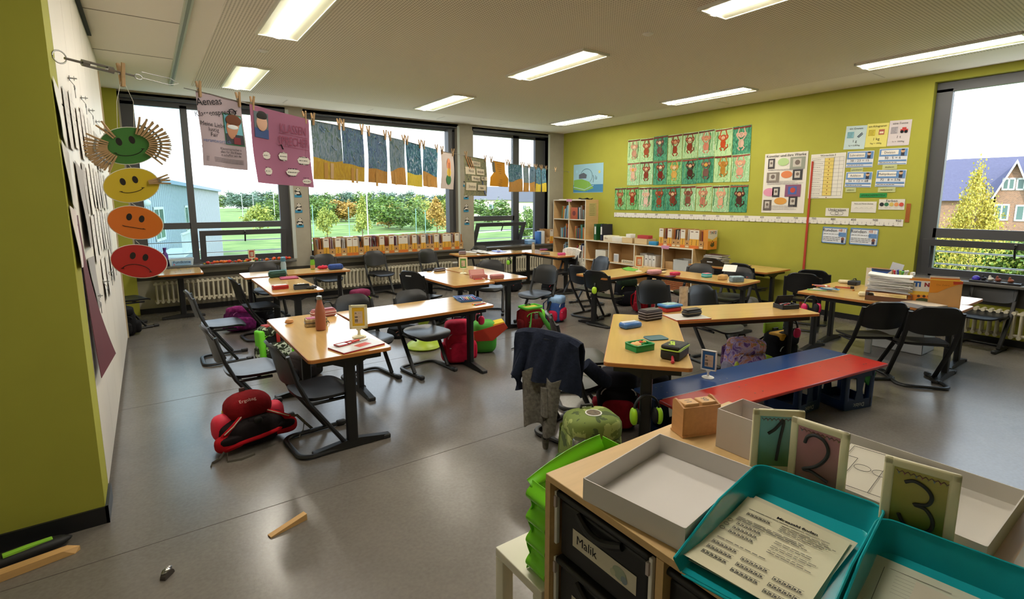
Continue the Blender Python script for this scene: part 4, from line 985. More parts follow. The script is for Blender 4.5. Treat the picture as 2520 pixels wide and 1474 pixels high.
ROWS = [(2.50, 2.70, 6.83, [('pinkish beige', '#b5876f', 1), ('rust and cream', '#9a4a2c', 1), ('mauve brown', '#6d4a48', 2), ('rust limbed', '#8c3a22', 1), ('rust yellow-faced', '#84361f', 1), ('salmon', '#c07a62', 3), ('orange red', '#b3471f', 1), ('pinkish grey', '#c2a08c', 2)]),
        (2.075, 2.28, 6.82, [('pale pink', '#cfa590', 3), ('dark rust cream-bellied', '#7e3222', 3), ('dark red', '#6e2418', 2), ('small ochre', '#c79c4c', 0), ('dark brown yellow-eared', '#44241c', 2), ('dusky mauve', '#6f5048', 2), ('ochre', '#a8762c', 1), ('salmon dangling', '#c88f78', 3)]),
        (1.615, 1.82, 7.13, [('rust yellow-headed', '#8a4222', 0), ('deep rust', '#8a2f18', 0), ('pink outlined', '#d6b3a4', 3), ('small rust', '#8f4326', 2), ('rust brown', '#74301e', 2), ('chocolate pink', '#7d4a3a', 3), ('soft salmon', '#b87760', 1), ('salmon yellow-nosed', '#d0987e', 3), ('very dark brown', '#4b2a22', 2)])]
def monkey(m, w, h, col, bg, seed):
    rr = random.Random(seed); c = mat(col, .8, 0, .12, 20, spec=.2); dk = mat('#3a1a12', .8)
    def fn(u, v): return Vector(((u-.5)*w, (v-.5)*h, .003*math.sin(u*5+seed)+.004))
    m.grid(fn, 5, 6, bg, th=.001)
    z = .009
    br = mat(rr.choice(BR), .8); y = h*.40
    m.add([(-w*.48, y, z), (w*.48, y+rr.uniform(0, .02), z), (w*.48, y+.035, z), (0, y+.028, z), (-w*.48, y+.03, z)], [(0, 1, 2, 3, 4)], br)
    cx = rr.uniform(-.02, .02); hy = h*rr.uniform(.17, .24); by = h*rr.uniform(-.12, -.05)
    for s_ in (-1, 1):
        m.tube([(cx+s_*.015, by+.04, z), (cx+s_*w*.25, hy-.01, z), (cx+s_*w*.13, y+.01, z)], .010, c, 5, flat=.3, up=(1, 0, 0))
        m.tube([(cx+s_*.02, by-.04, z), (cx+s_*w*.18, by-h*.16, z), (cx+s_*w*.06, by-h*.25, z)], .011, c, 5, flat=.3, up=(1, 0, 0))
        m.disc((cx+s_*w*.2, hy+.01, z+.001), w*.10, c, 14)
        m.disc((cx+s_*w*.2, hy+.01, z+.002), w*.06, mat('#c98f6c', .8), 12)
    m.disc((cx, by, z+.002), w*rr.uniform(.15, .21), c, 18, ry=h*.15); m.disc((cx, hy, z+.003), w*.16, c, 18, ry=h*.10)
    if rr.random() < .8: m.disc((cx, hy-.005, z+.004), w*.11, mat(rr.choice(['#d3a13e', '#d6b48a', '#c79264', '#e0c9a4']), .8), 16, ry=h*.07)
    for s_ in (-1, 1): m.disc((cx+s_*w*.045, hy+.012, z+.005), .0055, dk, 8)
    m.disc((cx, hy-.018, z+.005), .011, dk, 8, ry=.004)
    if seed % 2: m.tube([(cx, by-h*.12, z), (cx+w*.12, by-h*.2, z), (cx+w*.28, by-h*.12, z), (cx+w*.25, by-h*.03, z)], .008, c, 5)
    for k in range(rr.randint(2, 5)):
        x = rr.uniform(-.42, .42)*w; m.tube([(x+.006*math.sin(q), h*(.38-q*.13), .008) for q in range(6)], .004, mat(rr.choice(['#1f6b3c', '#2f8a4c', '#8fc27a']), .8), 4)
sd = 0
for ri, (zc, zt, ys, L_) in enumerate(ROWS):
    for i, (nm, col, b_) in enumerate(L_):
        w, h = .298, .422; m = MB(); sd += 1; monkey(m, w, h, col, M_gr[b_], sd)
        o = m.build('painting', label='child painting of a %s monkey on green, %s in the %s row' % (nm, ('first', 'second', 'third', 'fourth', 'fifth', 'sixth', 'seventh', 'eighth', 'ninth')[i], ('top', 'middle', 'bottom')[ri]), cat='painting', group='monkey paintings on the green wall',
                M=FR((RX-.004, ys - .154 - i*.307, zc + random.uniform(-.008, .008))) @ Matrix.Rotation(random.uniform(-.02, .02), 4, 'Z'))
def wposter(name, label, cat, r, col, deco=None, group=None, tilt=0, m_=None):
    c, w, h = wrect(*r); c.x -= .004; m = MB(); mm = m_ or mat(col, .7, 0, .02, 6, spec=.25)
    m.grid(lambda u, v: Vector(((u-.5)*w, (v-.5)*h, .002 + .002*math.sin(u*4)*math.sin(v*5))), 6, 6, mm, th=.001)
    if deco: deco(m, w, h)
    return m.build(name, label=label, cat=cat, group=group, M=FR(c) @ Matrix.Rotation(tilt, 4, 'Z'))
Z = .0065
def d_map(m, w, h):
    m.rect(-w*.5, -h*.48, w*.5, -h*.22, Z, mat('#3f7fa8', .7)); m.poly([(-w*.48, -h*.38), (-w*.1, -h*.45), (w*.2, -h*.35), (w*.05, -h*.12), (-w*.2, -h*.02), (-w*.48, -h*.05)], Z+.001, mat('#7fae4a', .8))
    m.poly([(-w*.3, 0), (-w*.05, 0), (-w*.03, h*.12), (-w*.14, h*.2), (-w*.3, h*.14)], Z+.002, mat('#5c626c', .8))
    m.tube([(-w*.05+w*.2*math.cos(a), h*.08+h*.25*math.sin(a), Z) for a in [k*PI/14 for k in range(-4, 15)]], .004, mat('#4b6b84', .7), 4)
    m.disc((-w*.38, h*.25, Z), .03, mat('#9fd0e0', .7)); m.disc((w*.38, h*.2, Z), .03, mat('#d9cf6a', .7))
    for k in range(7): m.tube([(w*.25+.02*(k % 3), -h*.05+.03*(k//3), Z), (w*.25+.02*(k % 3)+.012, -h*.05+.03*(k//3)+.02, Z)], .003, M_ink, 4)
    m.tube([(w*.18, -h*.15, Z), (w*.2, 0, Z), (w*.17, h*.1, Z)], .004, M_ink, 4); m.tube([(-w*.48, -h*.3, Z+.002), (-w*.1, -h*.4, Z+.002), (w*.2, -h*.25, Z+.002)], .008, mat('#b5d6dd', .7), 4)
    m.rect(-.001, -h*.5, .001, h*.5, Z+.003, mat('#8fb3c4', .7))
wposter('poster', 'light blue cycle map poster above the tall bookcase', 'poster', (1412, 403, 1485, 474), '#9cc4d2', d_map)
def d_art(m, w, h):
    m.text('Künstler und ihre Werke', .055, 0, h*.455, Z, M_ink)
    for x, y, a, b_, c in ((-.33, .33, .16, .17, '#3a3436'), (.28, .32, .34, .2, '#8a8f80'), (-.27, .10, .3, .17, '#7c7266'), (.3, .13, .22, .17, '#2a2a2e'), (.22, -.13, .36, .2, '#7d4a68'), (-.17, -.15, .18, .17, '#35343a'), (-.36, -.37, .2, .18, '#5b5147'), (.24, -.31, .2, .17, '#2c2a2c')):
        m.rect((x-a/2)*w, (y-b_/2)*h, (x+a/2)*w, (y+b_/2)*h, Z, mat(c, .6)); m.rect((x-a*.3)*w, (y-b_*.3)*h, (x+a*.25)*w, (y+b_*.35)*h, Z+.001, mat('#b9b2a8' if c != '#7d4a68' else '#3f5a9c', .6)); m.disc((x*w, (y+.01)*h, Z+.002), w*a*.17, mat('#6a5d55' if c != '#7d4a68' else '#b3402c', .6), 14)
    for x, y, a, b_, c in ((-.05, .35, .26, .13, '#a8c486'), (.05, .14, .26, .12, '#d07a48'), (-.33, -.15, .3, .14, '#cf8ba4'), (-.05, -.30, .3, .12, '#c98f3c')): m.disc((x*w, y*h, Z), a*w/2, mat(c, .7), 20, ry=b_*h/2)
    m.lines(-w*.4, w*.45, [h*q for q in (.23, .215, .01, -.005, -.02, .03, -.38, -.4, -.42, -.44)], Z+.001, mat('#8a7f86', .7), .004)
wposter('poster', 'large white poster about artists with black framed portraits', 'poster', (1879, 376, 1984, 524), '#d8d3c8', d_art)
def d_tab(m, w, h):
    m.text('Wörterliste 3', .035, 0, h*.46, Z, M_ink); m.rect(-w*.08, -h*.44, w*.18, h*.40, Z, mat('#d9c268', .7))
    for k in range(11): m.rect(-w*.46, h*(.41-.085*k)-.001, w*.46, h*(.41-.085*k)+.001, Z+.002, M_ink); m.disc((w*.05, h*(.37-.085*k), Z+.003), .008, mat('#8a5a2c', .7), 8); m.lines(-w*.44, -w*.12, [h*(.37-.085*k)], Z+.002, M_ink, .004, seed=k)
    for x in (-.46, -.08, .18, .34, .46): m.rect(w*x-.001, -h*.44, w*x+.001, h*.41, Z+.002, M_ink)
wposter('poster', 'white table poster with a yellow middle column beside the red cord', 'poster', (1993, 378, 2078, 488), '#dcd8cd', d_tab)
def d_unit(t, u, e, c, pic):
    def f(m, w, h):
        m.text(t, .034, 0, h*.38, Z, M_ink); m.text(u, .045, 0, -h*.16, Z, M_ink); m.text(e, .026, 0, -h*.34, Z, M_ink); m.rect(-w*.4, -h*.02, -w*.08, h*.25, Z, mat(c, .7)); m.lines(-w*.38, -w*.1, [h*(.21-.05*k) for k in range(5)], Z+.001, M_ink, .004)
        if pic == 'clip': m.tube([(w*.1, h*.02, Z), (w*.3, h*.2, Z), (w*.34, h*.14, Z), (w*.16, h*-.01, Z), (w*.13, h*.04, Z), (w*.27, h*.16, Z)], .004, mat('#33405a', .4), 6)
        if pic == 'bag': m.rect(w*.08, h*.02, w*.34, h*.24, Z, mat('#a85a48', .6)); m.rect(w*.12, h*.07, w*.30, h*.15, Z+.001, mat('#d8c8a8', .6))
        if pic == 'car': m.rect(w*.04, h*.05, w*.38, h*.14, Z, mat('#b32c20', .4)); m.rect(w*.11, h*.13, w*.30, h*.21, Z, mat('#b32c20', .4)); [m.disc((w*x, h*.04, Z+.001), .018, M_ink, 14) for x in (.12, .3)]
    return f
UG = 'weight unit posters on the green wall'
wposter('poster', 'pale blue weight poster with a paperclip, one gram', 'poster', (2080, 310, 2131, 367), '#bccfd0', d_unit('ein Gramm', '1 g', '1g = 0,001kg', '#7fb3c0', 'clip'), UG, -.05)
wposter('poster', 'yellow weight poster with a sugar bag, one kilogram', 'poster', (2132, 304, 2185, 362), '#d8cf72', d_unit('ein Kilogramm', '1 kg', '1kg = 1000g', '#c9b83c', 'bag'), UG, -.04)
wposter('poster', 'grey-pink weight poster with a red car, one tonne', 'poster', (2187, 296, 2241, 358), '#cbc2c2', d_unit('eine Tonne', '1 t', '1t = 1000kg', '#a8a2a6', 'car'), UG, -.03)
def d_math(t, eq):
    def f(m, w, h):
        b_ = mat('#5d86b8', .6); m.rect(-w*.48, h*.02, w*.48, h*.46, Z, b_); m.rect(-w*.42, h*.12, w*.18, h*.40, Z+.001, M_paper); m.text(t, .042, -w*.12, h*.25, Z+.002, M_ink, sx=.85)
        m.rect(-w*.48, -h*.30, w*.48, -h*.20, Z, b_); m.rect(-w*.48, -h*.46, w*.48, -h*.42, Z, b_); m.text(eq, .04, 0, -h*.09, Z, M_ink, sx=1.1); m.lines(-w*.44, w*.2, [-h*.36], Z, M_ink, .005)
        m.disc((w*.33, h*.33, Z+.002), .022, mat('#c9a07c', .7), 12); m.rect(w*.27, h*.04, w*.39, h*.25, Z+.001, mat('#2a2a38', .7)); m.rect(w*.28, h*.36, w*.38, h*.44, Z+.003, mat('#2a211e', .7))
    return f
MG = 'blue bordered arithmetic cards on the green wall'
for t, eq, r in (('Subtraktion', '38 - 23 = 15', (2084, 372, 2150, 412)), ('Division', '30 : 5 = 6', (2163, 365, 2234, 405)), ('Addition', '56 + 12 = 68', (2081, 423, 2146, 461)), ('Multiplikation', '72 · 8 = 576', (2156, 418, 2229, 460))):
    wposter('card', 'blue and white arithmetic card headed ' + t, 'card', r, '#d8dbe0', d_math(t, eq), MG, -.03)
for t, r in (('subtrahieren', (2094, 413, 2124, 423)), ('dividieren', (2172, 405, 2208, 417)), ('addieren', (2081, 462, 2107, 473)), ('multiplizieren', (2161, 461, 2204, 473))):
    wposter('paper_strip', 'pale green word strip reading ' + t, 'paper strip', r, '#b9bf8a', lambda m, w, h, t=t: m.text(t, .03, 0, 0, Z, M_ink, sx=.8), 'word strips under the arithmetic cards')
wposter('paper_strip', 'bright green strip headed Forschermittel under the cards', 'paper strip', (2116, 475, 2183, 486), '#2f8f4a', lambda m, w, h: m.text('#FORSCHERMITTEL#', .038, 0, 0, Z, mat('#123c20', .7), sx=.75))
def d_umk(m, w, h): m.text('Umkreisen', .05, 0, h*.28, Z, M_ink); [m.tube([(x + .05*math.cos(a), -h*.12 + .025*math.sin(a), Z) for a in [k*PI/8 for k in range(16)]], .0015, M_ink, 4, closed=True) for x in (-.03, .03)]
wposter('card', 'small white card headed Umkreisen with overlapping rings', 'card', (2032, 512, 2089, 532), '#d6d2c8', d_umk)
wposter('card', 'white card headed Pfeile und Muster-Zeichen', 'card', (2095, 496, 2157, 523), '#d6d2c8', lambda m, w, h: (m.text('Pfeile und Muster-Zeichen', .024, 0, h*.3, Z, M_ink, sx=.85), [m.tube([(x, -.02, Z), (x+.02, 0, Z), (x+.04, -.02, Z)], .001, mat('#b5b0a8', .7), 4) for x in (-.1, -.04, .02, .07)]))
def d_far(m, w, h):
    m.text('Farben', .045, 0, h*.33, Z, M_ink)
    for k, c in enumerate(('#1d2226', '#2a6b48', '#cdb45c', '#d98f52', '#c4483a')): m.disc((w*(-.38+.19*k), 0, Z), .024, mat(c, .7), 18); m.lines(w*(-.43+.19*k), w*(-.33+.19*k), [-h*.32], Z, M_ink, .006, seed=k)
wposter('card', 'white card headed Farben with five coloured dots', 'card', (2163, 490, 2227, 516), '#d6d2c8', d_far)
wposter('paper_strip', 'upright rust-coloured strip near the window jamb', 'paper strip', (2229, 501, 2240, 547), '#9c5a28', lambda m, w, h: m.lines(-w*.2, w*.2, [h*.3*k/4 for k in range(-4, 5)], Z, mat('#6d3a18', .7), .01))
def d_run(m, w, h):
    b_ = mat('#5d86b8', .6); m.rect(-w*.5, h*.44, w*.5, h*.5, Z, b_); m.rect(-w*.5, -h*.5, w*.5, -h*.44, Z, b_); m.rect(-w*.5, -h*.5, -w*.47, h*.5, Z, b_); m.rect(w*.47, -h*.5, w*.5, h*.5, Z, b_)
    m.text('Runden', .06, -w*.2, h*.3, Z, M_ink); m.rect(w*.18, -h*.05, w*.46, h*.2, Z, b_); m.lines(-w*.44, w*.3, [h*.08, -h*.12, -h*.22, -h*.32], Z, M_ink, .005, seed=3); m.disc((w*.36, -h*.18, Z+.002), .02, mat('#7a4a38', .7), 12); m.rect(w*.31, -h*.42, w*.41, -h*.25, Z+.001, mat('#32304a', .7))
    m.text('48 |', .05, w*.28, h*.32, Z, mat('#b3603a', .7))
wposter('card', 'blue and white rounding card nearer the red cord, below the number strip', 'card', (2024, 559, 2084, 599), '#d8dbe0', d_run, 'rounding cards', -.02)
wposter('card', 'blue and white rounding card nearer the window, below the number strip', 'card', (2092, 562, 2161, 603), '#d8dbe0', d_run, 'rounding cards', -.02)
def d_num(m, w, h):
    for k in range(96):
        x = -w/2 + .05 + k*(w-.1)/95; m.rect(x-.0012, -h*.3, x+.0012, h*.12 if k % 10 == 0 else 0, Z, M_ink)
        if k % 2 == 0: m.rect(x-.012, -h*.45, x+.012, -h*.38, Z, M_ink)
    for k in range(0, 96, 5):
        x = -w/2 + .05 + k*(w-.1)/95; m.text(str(k*10), .04, x, h*.28, Z, M_ink)
n0, n1 = WR(1512, 528, RX), WR(2223, 549, RX); mN = MB(); wN = n0.y - n1.y; mN.box((0, 0, .002), (wN, .085, .002), M_paper); d_num(mN, wN, .085)
mN.build('number_strip', label='very long white number line strip crossing the green wall', cat='number line', M=FR((RX-.005, (n0.y+n1.y)/2, (n0.z+n1.z)/2)))
c0, c1 = WR(2000, 397, RX-.01), WR(1975, 668, RX-.01)
mC = MB(); mC.add([(RX-.014, c0.y-.012, c0.z), (RX-.014, c0.y+.012, c0.z), (RX-.014, c0.y+.016, .03), (RX-.014, c0.y-.016, .03), (RX-.006, c0.y-.012, c0.z), (RX-.006, c0.y+.012, c0.z), (RX-.006, c0.y+.016, .03), (RX-.006, c0.y-.016, .03)], [(3,2,1,0), (4,5,6,7), (0,1,5,4), (1,2,6,5), (2,3,7,6), (3,0,4,7)], mat('#a8341c', .7)); mC.build('measuring_strip', label='narrow red-orange strip running down the green wall', cat='wall strip')
# panda pictures on the window piers
def panda(px, py, label, ph):
    c = WB(px, py, BY-.004); m = MB(); bk = mat('#16181b', .6); wh = M_paper
    m.rect(-.055, -.075, .055, -.03, .002, mat('#2f86ad', .6)); m.rect(-.04, -.035, .04, -.02, .004, wh)
    m.disc((0, -.005, .004), .028, wh, 18, ry=.034); m.disc((.004, .045, .006), .024, wh, 18)
    for s_ in (-1, 1): m.disc((.004+s_*.018, .064, .005), .009, bk, 10); m.disc((.004+s_*.009, .047, .007), .006, bk, 8)
    m.disc((.004, .036, .007), .004, bk, 8); m.disc((0, .018, .005), .03, bk, 14, ry=.010)
    m.tube([(-.02, .015, .006), (-.048, .02*ph, .006)], .009, bk, 6, flat=.3, up=(1, 0, 0)); m.tube([(.025, .015, .006), (.045, -.03*ph+.01, .006)], .009, bk, 6, flat=.3, up=(1, 0, 0)); m.tube([(-.02, -.03, .006), (.03, -.032, .006)], .011, bk, 6)
    m.build('panda_picture', label=label, cat='picture', group='small panda pictures on the window piers', M=FB(c))
for i, (x, y) in enumerate(((733, 474), (735, 512), (738, 548))): panda(x, y, '%s panda picture on the pier beside the pink poster' % ('highest', 'middle', 'lowest')[i], (1.5, -.5, .4)[i])
for i, (x, y) in enumerate(((1146, 450), (1147, 481), (1147, 512), (1149, 544))): panda(x, y, '%s panda picture on the pier below the white tulip sheet' % ('highest', 'second', 'third', 'lowest')[i], (1.2, 1.0, -.5, .5)[i])
# drawn cord end fixings
# ============================================================= SHELVES along the green wall
M_sh = wood('#cdaa78', .5, (1, 1, 10), .05, 3); M_edgeW = mat('#ddd5c0', .5)
def shelf_unit(name, label, y0, y1, ztop, cols, zb, depth=.355):
    t = thing(name, label, 'shelf', (RX-.005, 0, 0)); x0 = -depth
    ys = [y0 + (y1-y0)*i/cols for i in range(cols+1)] if isinstance(cols, int) else cols
    m = MB(); m.b2((x0, y0, ztop-.02), (0, y1, ztop), M_sh); m.b2((x0-.001, y0, ztop-.02), (x0, y1, ztop), M_edgeW); m.build('top', t)
    for i, y in enumerate(ys):
        m = MB(); a, b = (y, y+.019) if i == 0 else ((y-.019, y) if i == len(ys)-1 else (y-.0095, y+.0095)); m.b2((x0, a, 0), (0, b, ztop-.021), M_sh); m.b2((x0-.001, a, 0), (x0, b, ztop-.021), M_edgeW); m.build('side_panel', t)
    for z in zb:
        for a, b in zip(ys, ys[1:]):
            m = MB(); m.b2((x0+.005, a+.0195, z-.019), (-.01, b-.0195, z), M_sh); m.b2((x0+.004, a+.0195, z-.019), (x0+.005, b-.0195, z), M_edgeW); m.build('shelf_board', t)
    m = MB(); m.b2((-.006, y0+.01, .03), (-.001, y1-.01, ztop-.02), wood('#b8935f', .6, (1, 1, 10), .05, 3)); m.build('back_panel', t)
    return ys
SX = RX - .005 - .355
shelf_unit('bookcase', 'tall two-column birch bookcase filled with books in the corner', 7.57, 8.58, 1.60, 2, (1.20, .80, .41, .06))
ly = [WR(x, 610, SX).y for x in (1706, 1630, 1561, 1498, 1443)]; ly[-1] = 7.565
lys = shelf_unit('low_shelf', 'long low birch shelf under the monkey paintings', ly[0], ly[-1], .80, ly, (.41, .06))
def upright(name, label, cat, y, x, z, th, dp, hh, col, group=None, lean=0, deco=None):
    m = MB(Matrix.Rotation(lean, 4, 'X')); m.rbox((dp/2, 0, hh/2), (dp, th, hh), .003, mat(col, .6, 0, .03, 10), n=1)
    if deco: deco(m, th, dp, hh)
    m.add([(.004, -th/2+.002, hh+.0005), (dp-.003, -th/2+.002, hh+.0005), (dp-.003, th/2-.002, hh+.0005), (.004, th/2-.002, hh+.0005)], [(0, 1, 2, 3)], M_paper)
    return m.build(name, label=label, cat=cat, group=group, loc=(x, y, z))
bc = [('black', '#1d1d22'), ('dark blue', '#25365c'), ('red', '#8e2420'), ('teal', '#3f7f86'), ('white', '#cfcac0'), ('brown', '#6b4226'), ('orange', '#b8672a'), ('pale blue', '#8fb0bf'), ('grey', '#77756f'), ('green', '#4b6b3a'), ('purple', '#5a3a5c'), ('yellow', '#b8962f')]
rr = random.Random(11)
cub = [(8.10, 8.55, 1.20, 'upper far', 7), (7.60, 8.05, 1.20, 'upper near', 9), (8.10, 8.55, .80, 'second far', 10), (7.60, 8.05, .80, 'second near', 13), (8.10, 8.55, .41, 'third far', 6), (7.60, 8.05, .41, 'third near', 9), (7.60, 8.05, .06, 'lowest near', 8)]
for y0, y1, z, nm, n in cub:
    y = y0 + .02 + (y1-y0)*.02; ln_ = rr.choice((0, .10, -.06))
    for i in range(n):
        th = rr.uniform(.012, .038); hh = rr.uniform(.19, .30); cn, cc = rr.choice(bc)
        if y + th > y1 - .06: break
        upright('book', '%s book standing in the %s compartment of the bookcase' % (cn, nm), 'book', y + th/2 + (.03 if ln_ else 0), SX+.04, z+.001, th, .17, hh, cc, 'books in the %s compartment' % nm, ln_)
        y += th + .002
m = MB(); m.rbox((.006, 0, .12), (.012, .2, .24), .003, mat('#a8502a', .6)); m.disc((0, 0, 0), .05, mat('#6a2418', .6), M=Matrix.Translation((-.0015, 0, .12)) @ Matrix.Rotation(-PI/2, 4, 'Y')); m.build('book', label='orange picture book shown face-on in the upper near compartment', cat='book', loc=(SX+.015, 7.93, 1.201))
wposter('notice', 'yellow-green notice on the side of the tall bookcase', 'notice', (1448, 503, 1478, 530), '#b8ad72', None) if 0 else None
m = MB(); m.rect(-.10, -.13, .10, .13, .001, mat('#b9ad74', .7)); m.lines(-.08, .06, [.1-.035*k for k in range(7)], .002, M_ink, .006); m.build('notice', label='olive notice taped to the side of the tall bookcase', cat='notice', M=frameM((RX-.17, 7.568, 1.40), (1, 0, 0), (0, -1, 0)))
for (y, z, lb) in ((8.07, 1.585, 'pink label over the edge of the bookcase top'), (ly[1]-.06, .785, 'pink label over the edge of the low shelf top')):
    m = MB(); m.box((0, 0, 0), (.003, .16, .05), mat('#c98aa8', .7)); m.box((.02, 0, .026), (.04, .16, .003), mat('#c98aa8', .7)); m.build('label_card', label=lb, cat='label', loc=(SX-.003, y, z))
m = MB(); m.box((0, 0, .006), (.30, .42, .012), M_paper); m.build('paper_stack', label='flat white papers on the bookcase top', cat='paper', loc=(RX-.2, 8.2, 1.6))
m = MB(); m.grid(lambda u, v: Vector(((u-.5)*.2, (v-.5)*.22, .02 + .02*math.sin(u*7)*math.cos(v*6))), 8, 8, mat('#18181b', .6), th=.01); m.build('cloth', label='small black cloth lying on the bookcase top', cat='cloth', loc=(RX-.2, 7.75, 1.6))
# on the low shelf
def kraftfile(name, label, loc, rz, group, kind, w=.095, dp=.25, hh=.31, word='Arbeit'):
    """magazine file: 'O' low open front with finger hole, 'S' printed spine"""
    t = thing(name, label, 'magazine file', loc, rz, group); k = mat('#b98d58', .8, 0, .05, 8)
    m = MB(); a = hh*.42
    for s_ in (-1, 1):
        y = s_*(w/2-.0015)
        if kind == 'O': pts = [(0, a), (.03, a+.02), (dp*.55, hh), (dp, hh), (dp, 0), (0, 0)]
        else: pts = [(0, hh), (dp*.45, hh), (dp*.97, a+.02), (dp, a), (dp, 0), (0, 0)]
        m.prism([(x, z) for x, z in pts], -.0012, .0012, k, M=Matrix(((1, 0, 0, 0), (0, 0, 1, y), (0, 1, 0, 0), (0, 0, 0, 1))))
    m.b2((0, -w/2+.003, 0), (dp, w/2-.003, .003), k); fh = a if kind == 'O' else hh; bh = hh if kind == 'O' else a
    m.b2((0, -w/2+.003, 0), (.003, w/2-.003, fh), k); m.b2((dp-.003, -w/2+.003, 0), (dp, w/2-.003, bh), k); m.build('body', t)
    T = Matrix.Translation((-.0012, 0, 0)) @ Matrix(((0, 0, -1, 0), (-1, 0, 0, 0), (0, 1, 0, 0), (0, 0, 0, 1)))
    l = MB()
    if kind == 'O':
        l.disc((0, a*.6, 0), .011, mat('#2b1d12', .9), 16, M=T); l.rect(-w*.32, .015, w*.32, .04, 0, mat('#d6c9a8', .7), M=T); l.build('finger_hole', t)
    else:
        l.rect(-w*.46, hh*.5, w*.46, hh*.97, 0, mat('#d9d2c4', .6), M=T); l.rect(-w*.46, .0, w*.46, hh*.5, 0, mat('#d9a233', .6), M=T); l.rect(-w*.46, 0, w*.46, hh*.16, .0004, mat('#cf6f24', .6), M=T)
        l.rect(-w*.25, hh*.86, w*.25, hh*.90, .0004, mat('#5a3a2a', .6), M=T); l.text(word, .035, 0, hh*.32, .0006, M_ink, M=T, rot=PI/2); l.build('spine_label', t)
    return t
_kf = {}
def kf(kind, label, loc, rz, group):
    if kind not in _kf: _kf[kind] = kraftfile('magazine_file', label, loc, rz, group, kind); return _kf[kind]
    return dup(_kf[kind], loc, rz, label, group)
def booklets(x, y, z, rz, n, where, group, seed):
    rr = random.Random(seed); cs = [('white', '#d2ccc2'), ('grey', '#8f8a86'), ('dark', '#3c3230'), ('rust', '#8a3f2a'), ('orange', '#c8742c'), ('plum', '#6a3048')]
    for i in range(n):
        cn, cc = rr.choice(cs); o = MB(); hh = rr.uniform(.27, .305); o.rbox((.11, 0, hh/2), (.2, .007+.006*rr.random(), hh), .001, mat(cc, .6), n=1)
        off = -.028 + .056*i/max(1, n-1); u = Vector((math.cos(rz), math.sin(rz), 0)); v = Vector((-math.sin(rz), math.cos(rz), 0)); q = Vector((x, y, z)) + v*off + u*.02
        b = o.build('booklet', label='%s booklet standing in a magazine file %s' % (cn, where), cat='booklet', group=group, loc=(q.x, q.y, z+.004)); b.rotation_euler = (rr.uniform(-.05, .05), 0, rz)
seq = 'OSOSOSSOSO' ; x = 2.24; k = 0
SZ = .6635
for part, (s0_, x0_) in (('near the first pier', ('OSOSOSSOSO', 2.20)), ('right of the cyan folder', ('OSOSOSSOSOSOOSOSSOSO', 3.16))):
    x = x0_; n = len(s0_); step = .096 if part[0] == 'n' else .0875
    for i, c in enumerate(s0_):
        lb = '%s magazine file on the sill, %s %s' % ('open kraft' if c == 'O' else 'yellow-spined', ORD[i], 'from the pier with pandas' if part[0] == 'n' else 'beyond the cyan file')
        kf(c, lb, (x + step/2, BY-.145, SZ), PI/2, 'magazine files on the sill, %s block' % ('short' if part[0] == 'n' else 'long'))
        if c == 'O': booklets(x + step/2, BY-.14, SZ, PI/2, 4, 'on the sill, %s %s' % (ORD[i], 'from the first pier' if part[0] == 'n' else 'beyond the cyan file'), 'booklets in the sill files, %s block' % ('short' if part[0] == 'n' else 'long'), k)
        x += step; k += 1
t = thing('plastic_file', 'cyan plastic file standing between the two rows of cardboard files', 'magazine file', (3.09+.02, BY-.14, SZ), PI/2)
m = MB(); cy = mat('#1fa6b8', .25); m.prism([(0, .12), (.05, .16), (.12, .27), (.25, .28), (.25, 0), (0, 0)], -.045, -.042, cy, M=Matrix(((1, 0, 0, 0), (0, 0, 1, 0), (0, 1, 0, 0), (0, 0, 0, 1)))); m.prism([(0, .12), (.05, .16), (.12, .27), (.25, .28), (.25, 0), (0, 0)], .042, .045, cy, M=Matrix(((1, 0, 0, 0), (0, 0, 1, 0), (0, 1, 0, 0), (0, 0, 0, 1)))); m.b2((0, -.042, 0), (.003, .042, .12), mat('#136f7c', .3)); m.b2((.2, -.042, 0), (.203, .042, .27), cy); m.build('body', t)
# files on the low shelf
fy = WR(1622, 590, SX+.05).y
for i, c in enumerate('SOSOOSOSSO'):
    y = fy - .05 - i*.088
    kf(c, '%s magazine file on the low shelf, %s from the blue box' % ('open kraft' if c == 'O' else 'yellow-spined', ORD[i]), (SX+.04, y, .8005), 0, 'magazine files on the low shelf')
    if c == 'O': booklets(SX+.05, y, .8005, 0, 4, 'on the low shelf, %s from the blue box' % ORD[i], 'booklets in the low shelf files', 40+i)
yb = fy - .05 - 10*.088 + .01
t = thing('magazine_file', 'printed magazine file with coloured title at the end of the low shelf', 'magazine file', (SX+.04, yb, .8005), 0)
m = MB(); m.b2((0, -.04, 0), (.25, .04, .31), mat('#c8842c', .7)); m.build('body', t)
m = MB(Matrix(((1, 0, 0, .125), (0, 0, -1, -.0412), (0, 1, 0, .155), (0, 0, 0, 1)))); m.rect(-.125, -.155, .125, .155, 0, mat('#dcd5c8', .6)); m.rect(-.125, -.155, .125, -.02, .0005, mat('#d98a2c', .6)); m.poly([(-.125, -.02), (.125, -.02), (.125, .05), (0, .0), (-.125, .03)], .0006, mat('#e0b24a', .6))
for ch, xx, cc in zip('TINTO', (-.07, -.04, -.005, .035, .075), ('#b3402c', '#2f4f8a', '#3c3a44', '#b3402c', '#2f4f8a')): m.text(ch, .06, xx, .11, .001, mat(cc, .6), bold=.002)
m.disc((0, -.085, .001), .055, mat('#4a4a24', .7), 20, ry=.03); m.disc((-.02, -.06, .0015), .02, mat('#7a5a2c', .7), 14); m.disc((.03, -.05, .0015), .016, mat('#2f3c24', .7), 14); m.disc((0, -.02, .0015), .01, mat('#5a3020', .7), 10); m.build('printed_cover', t)
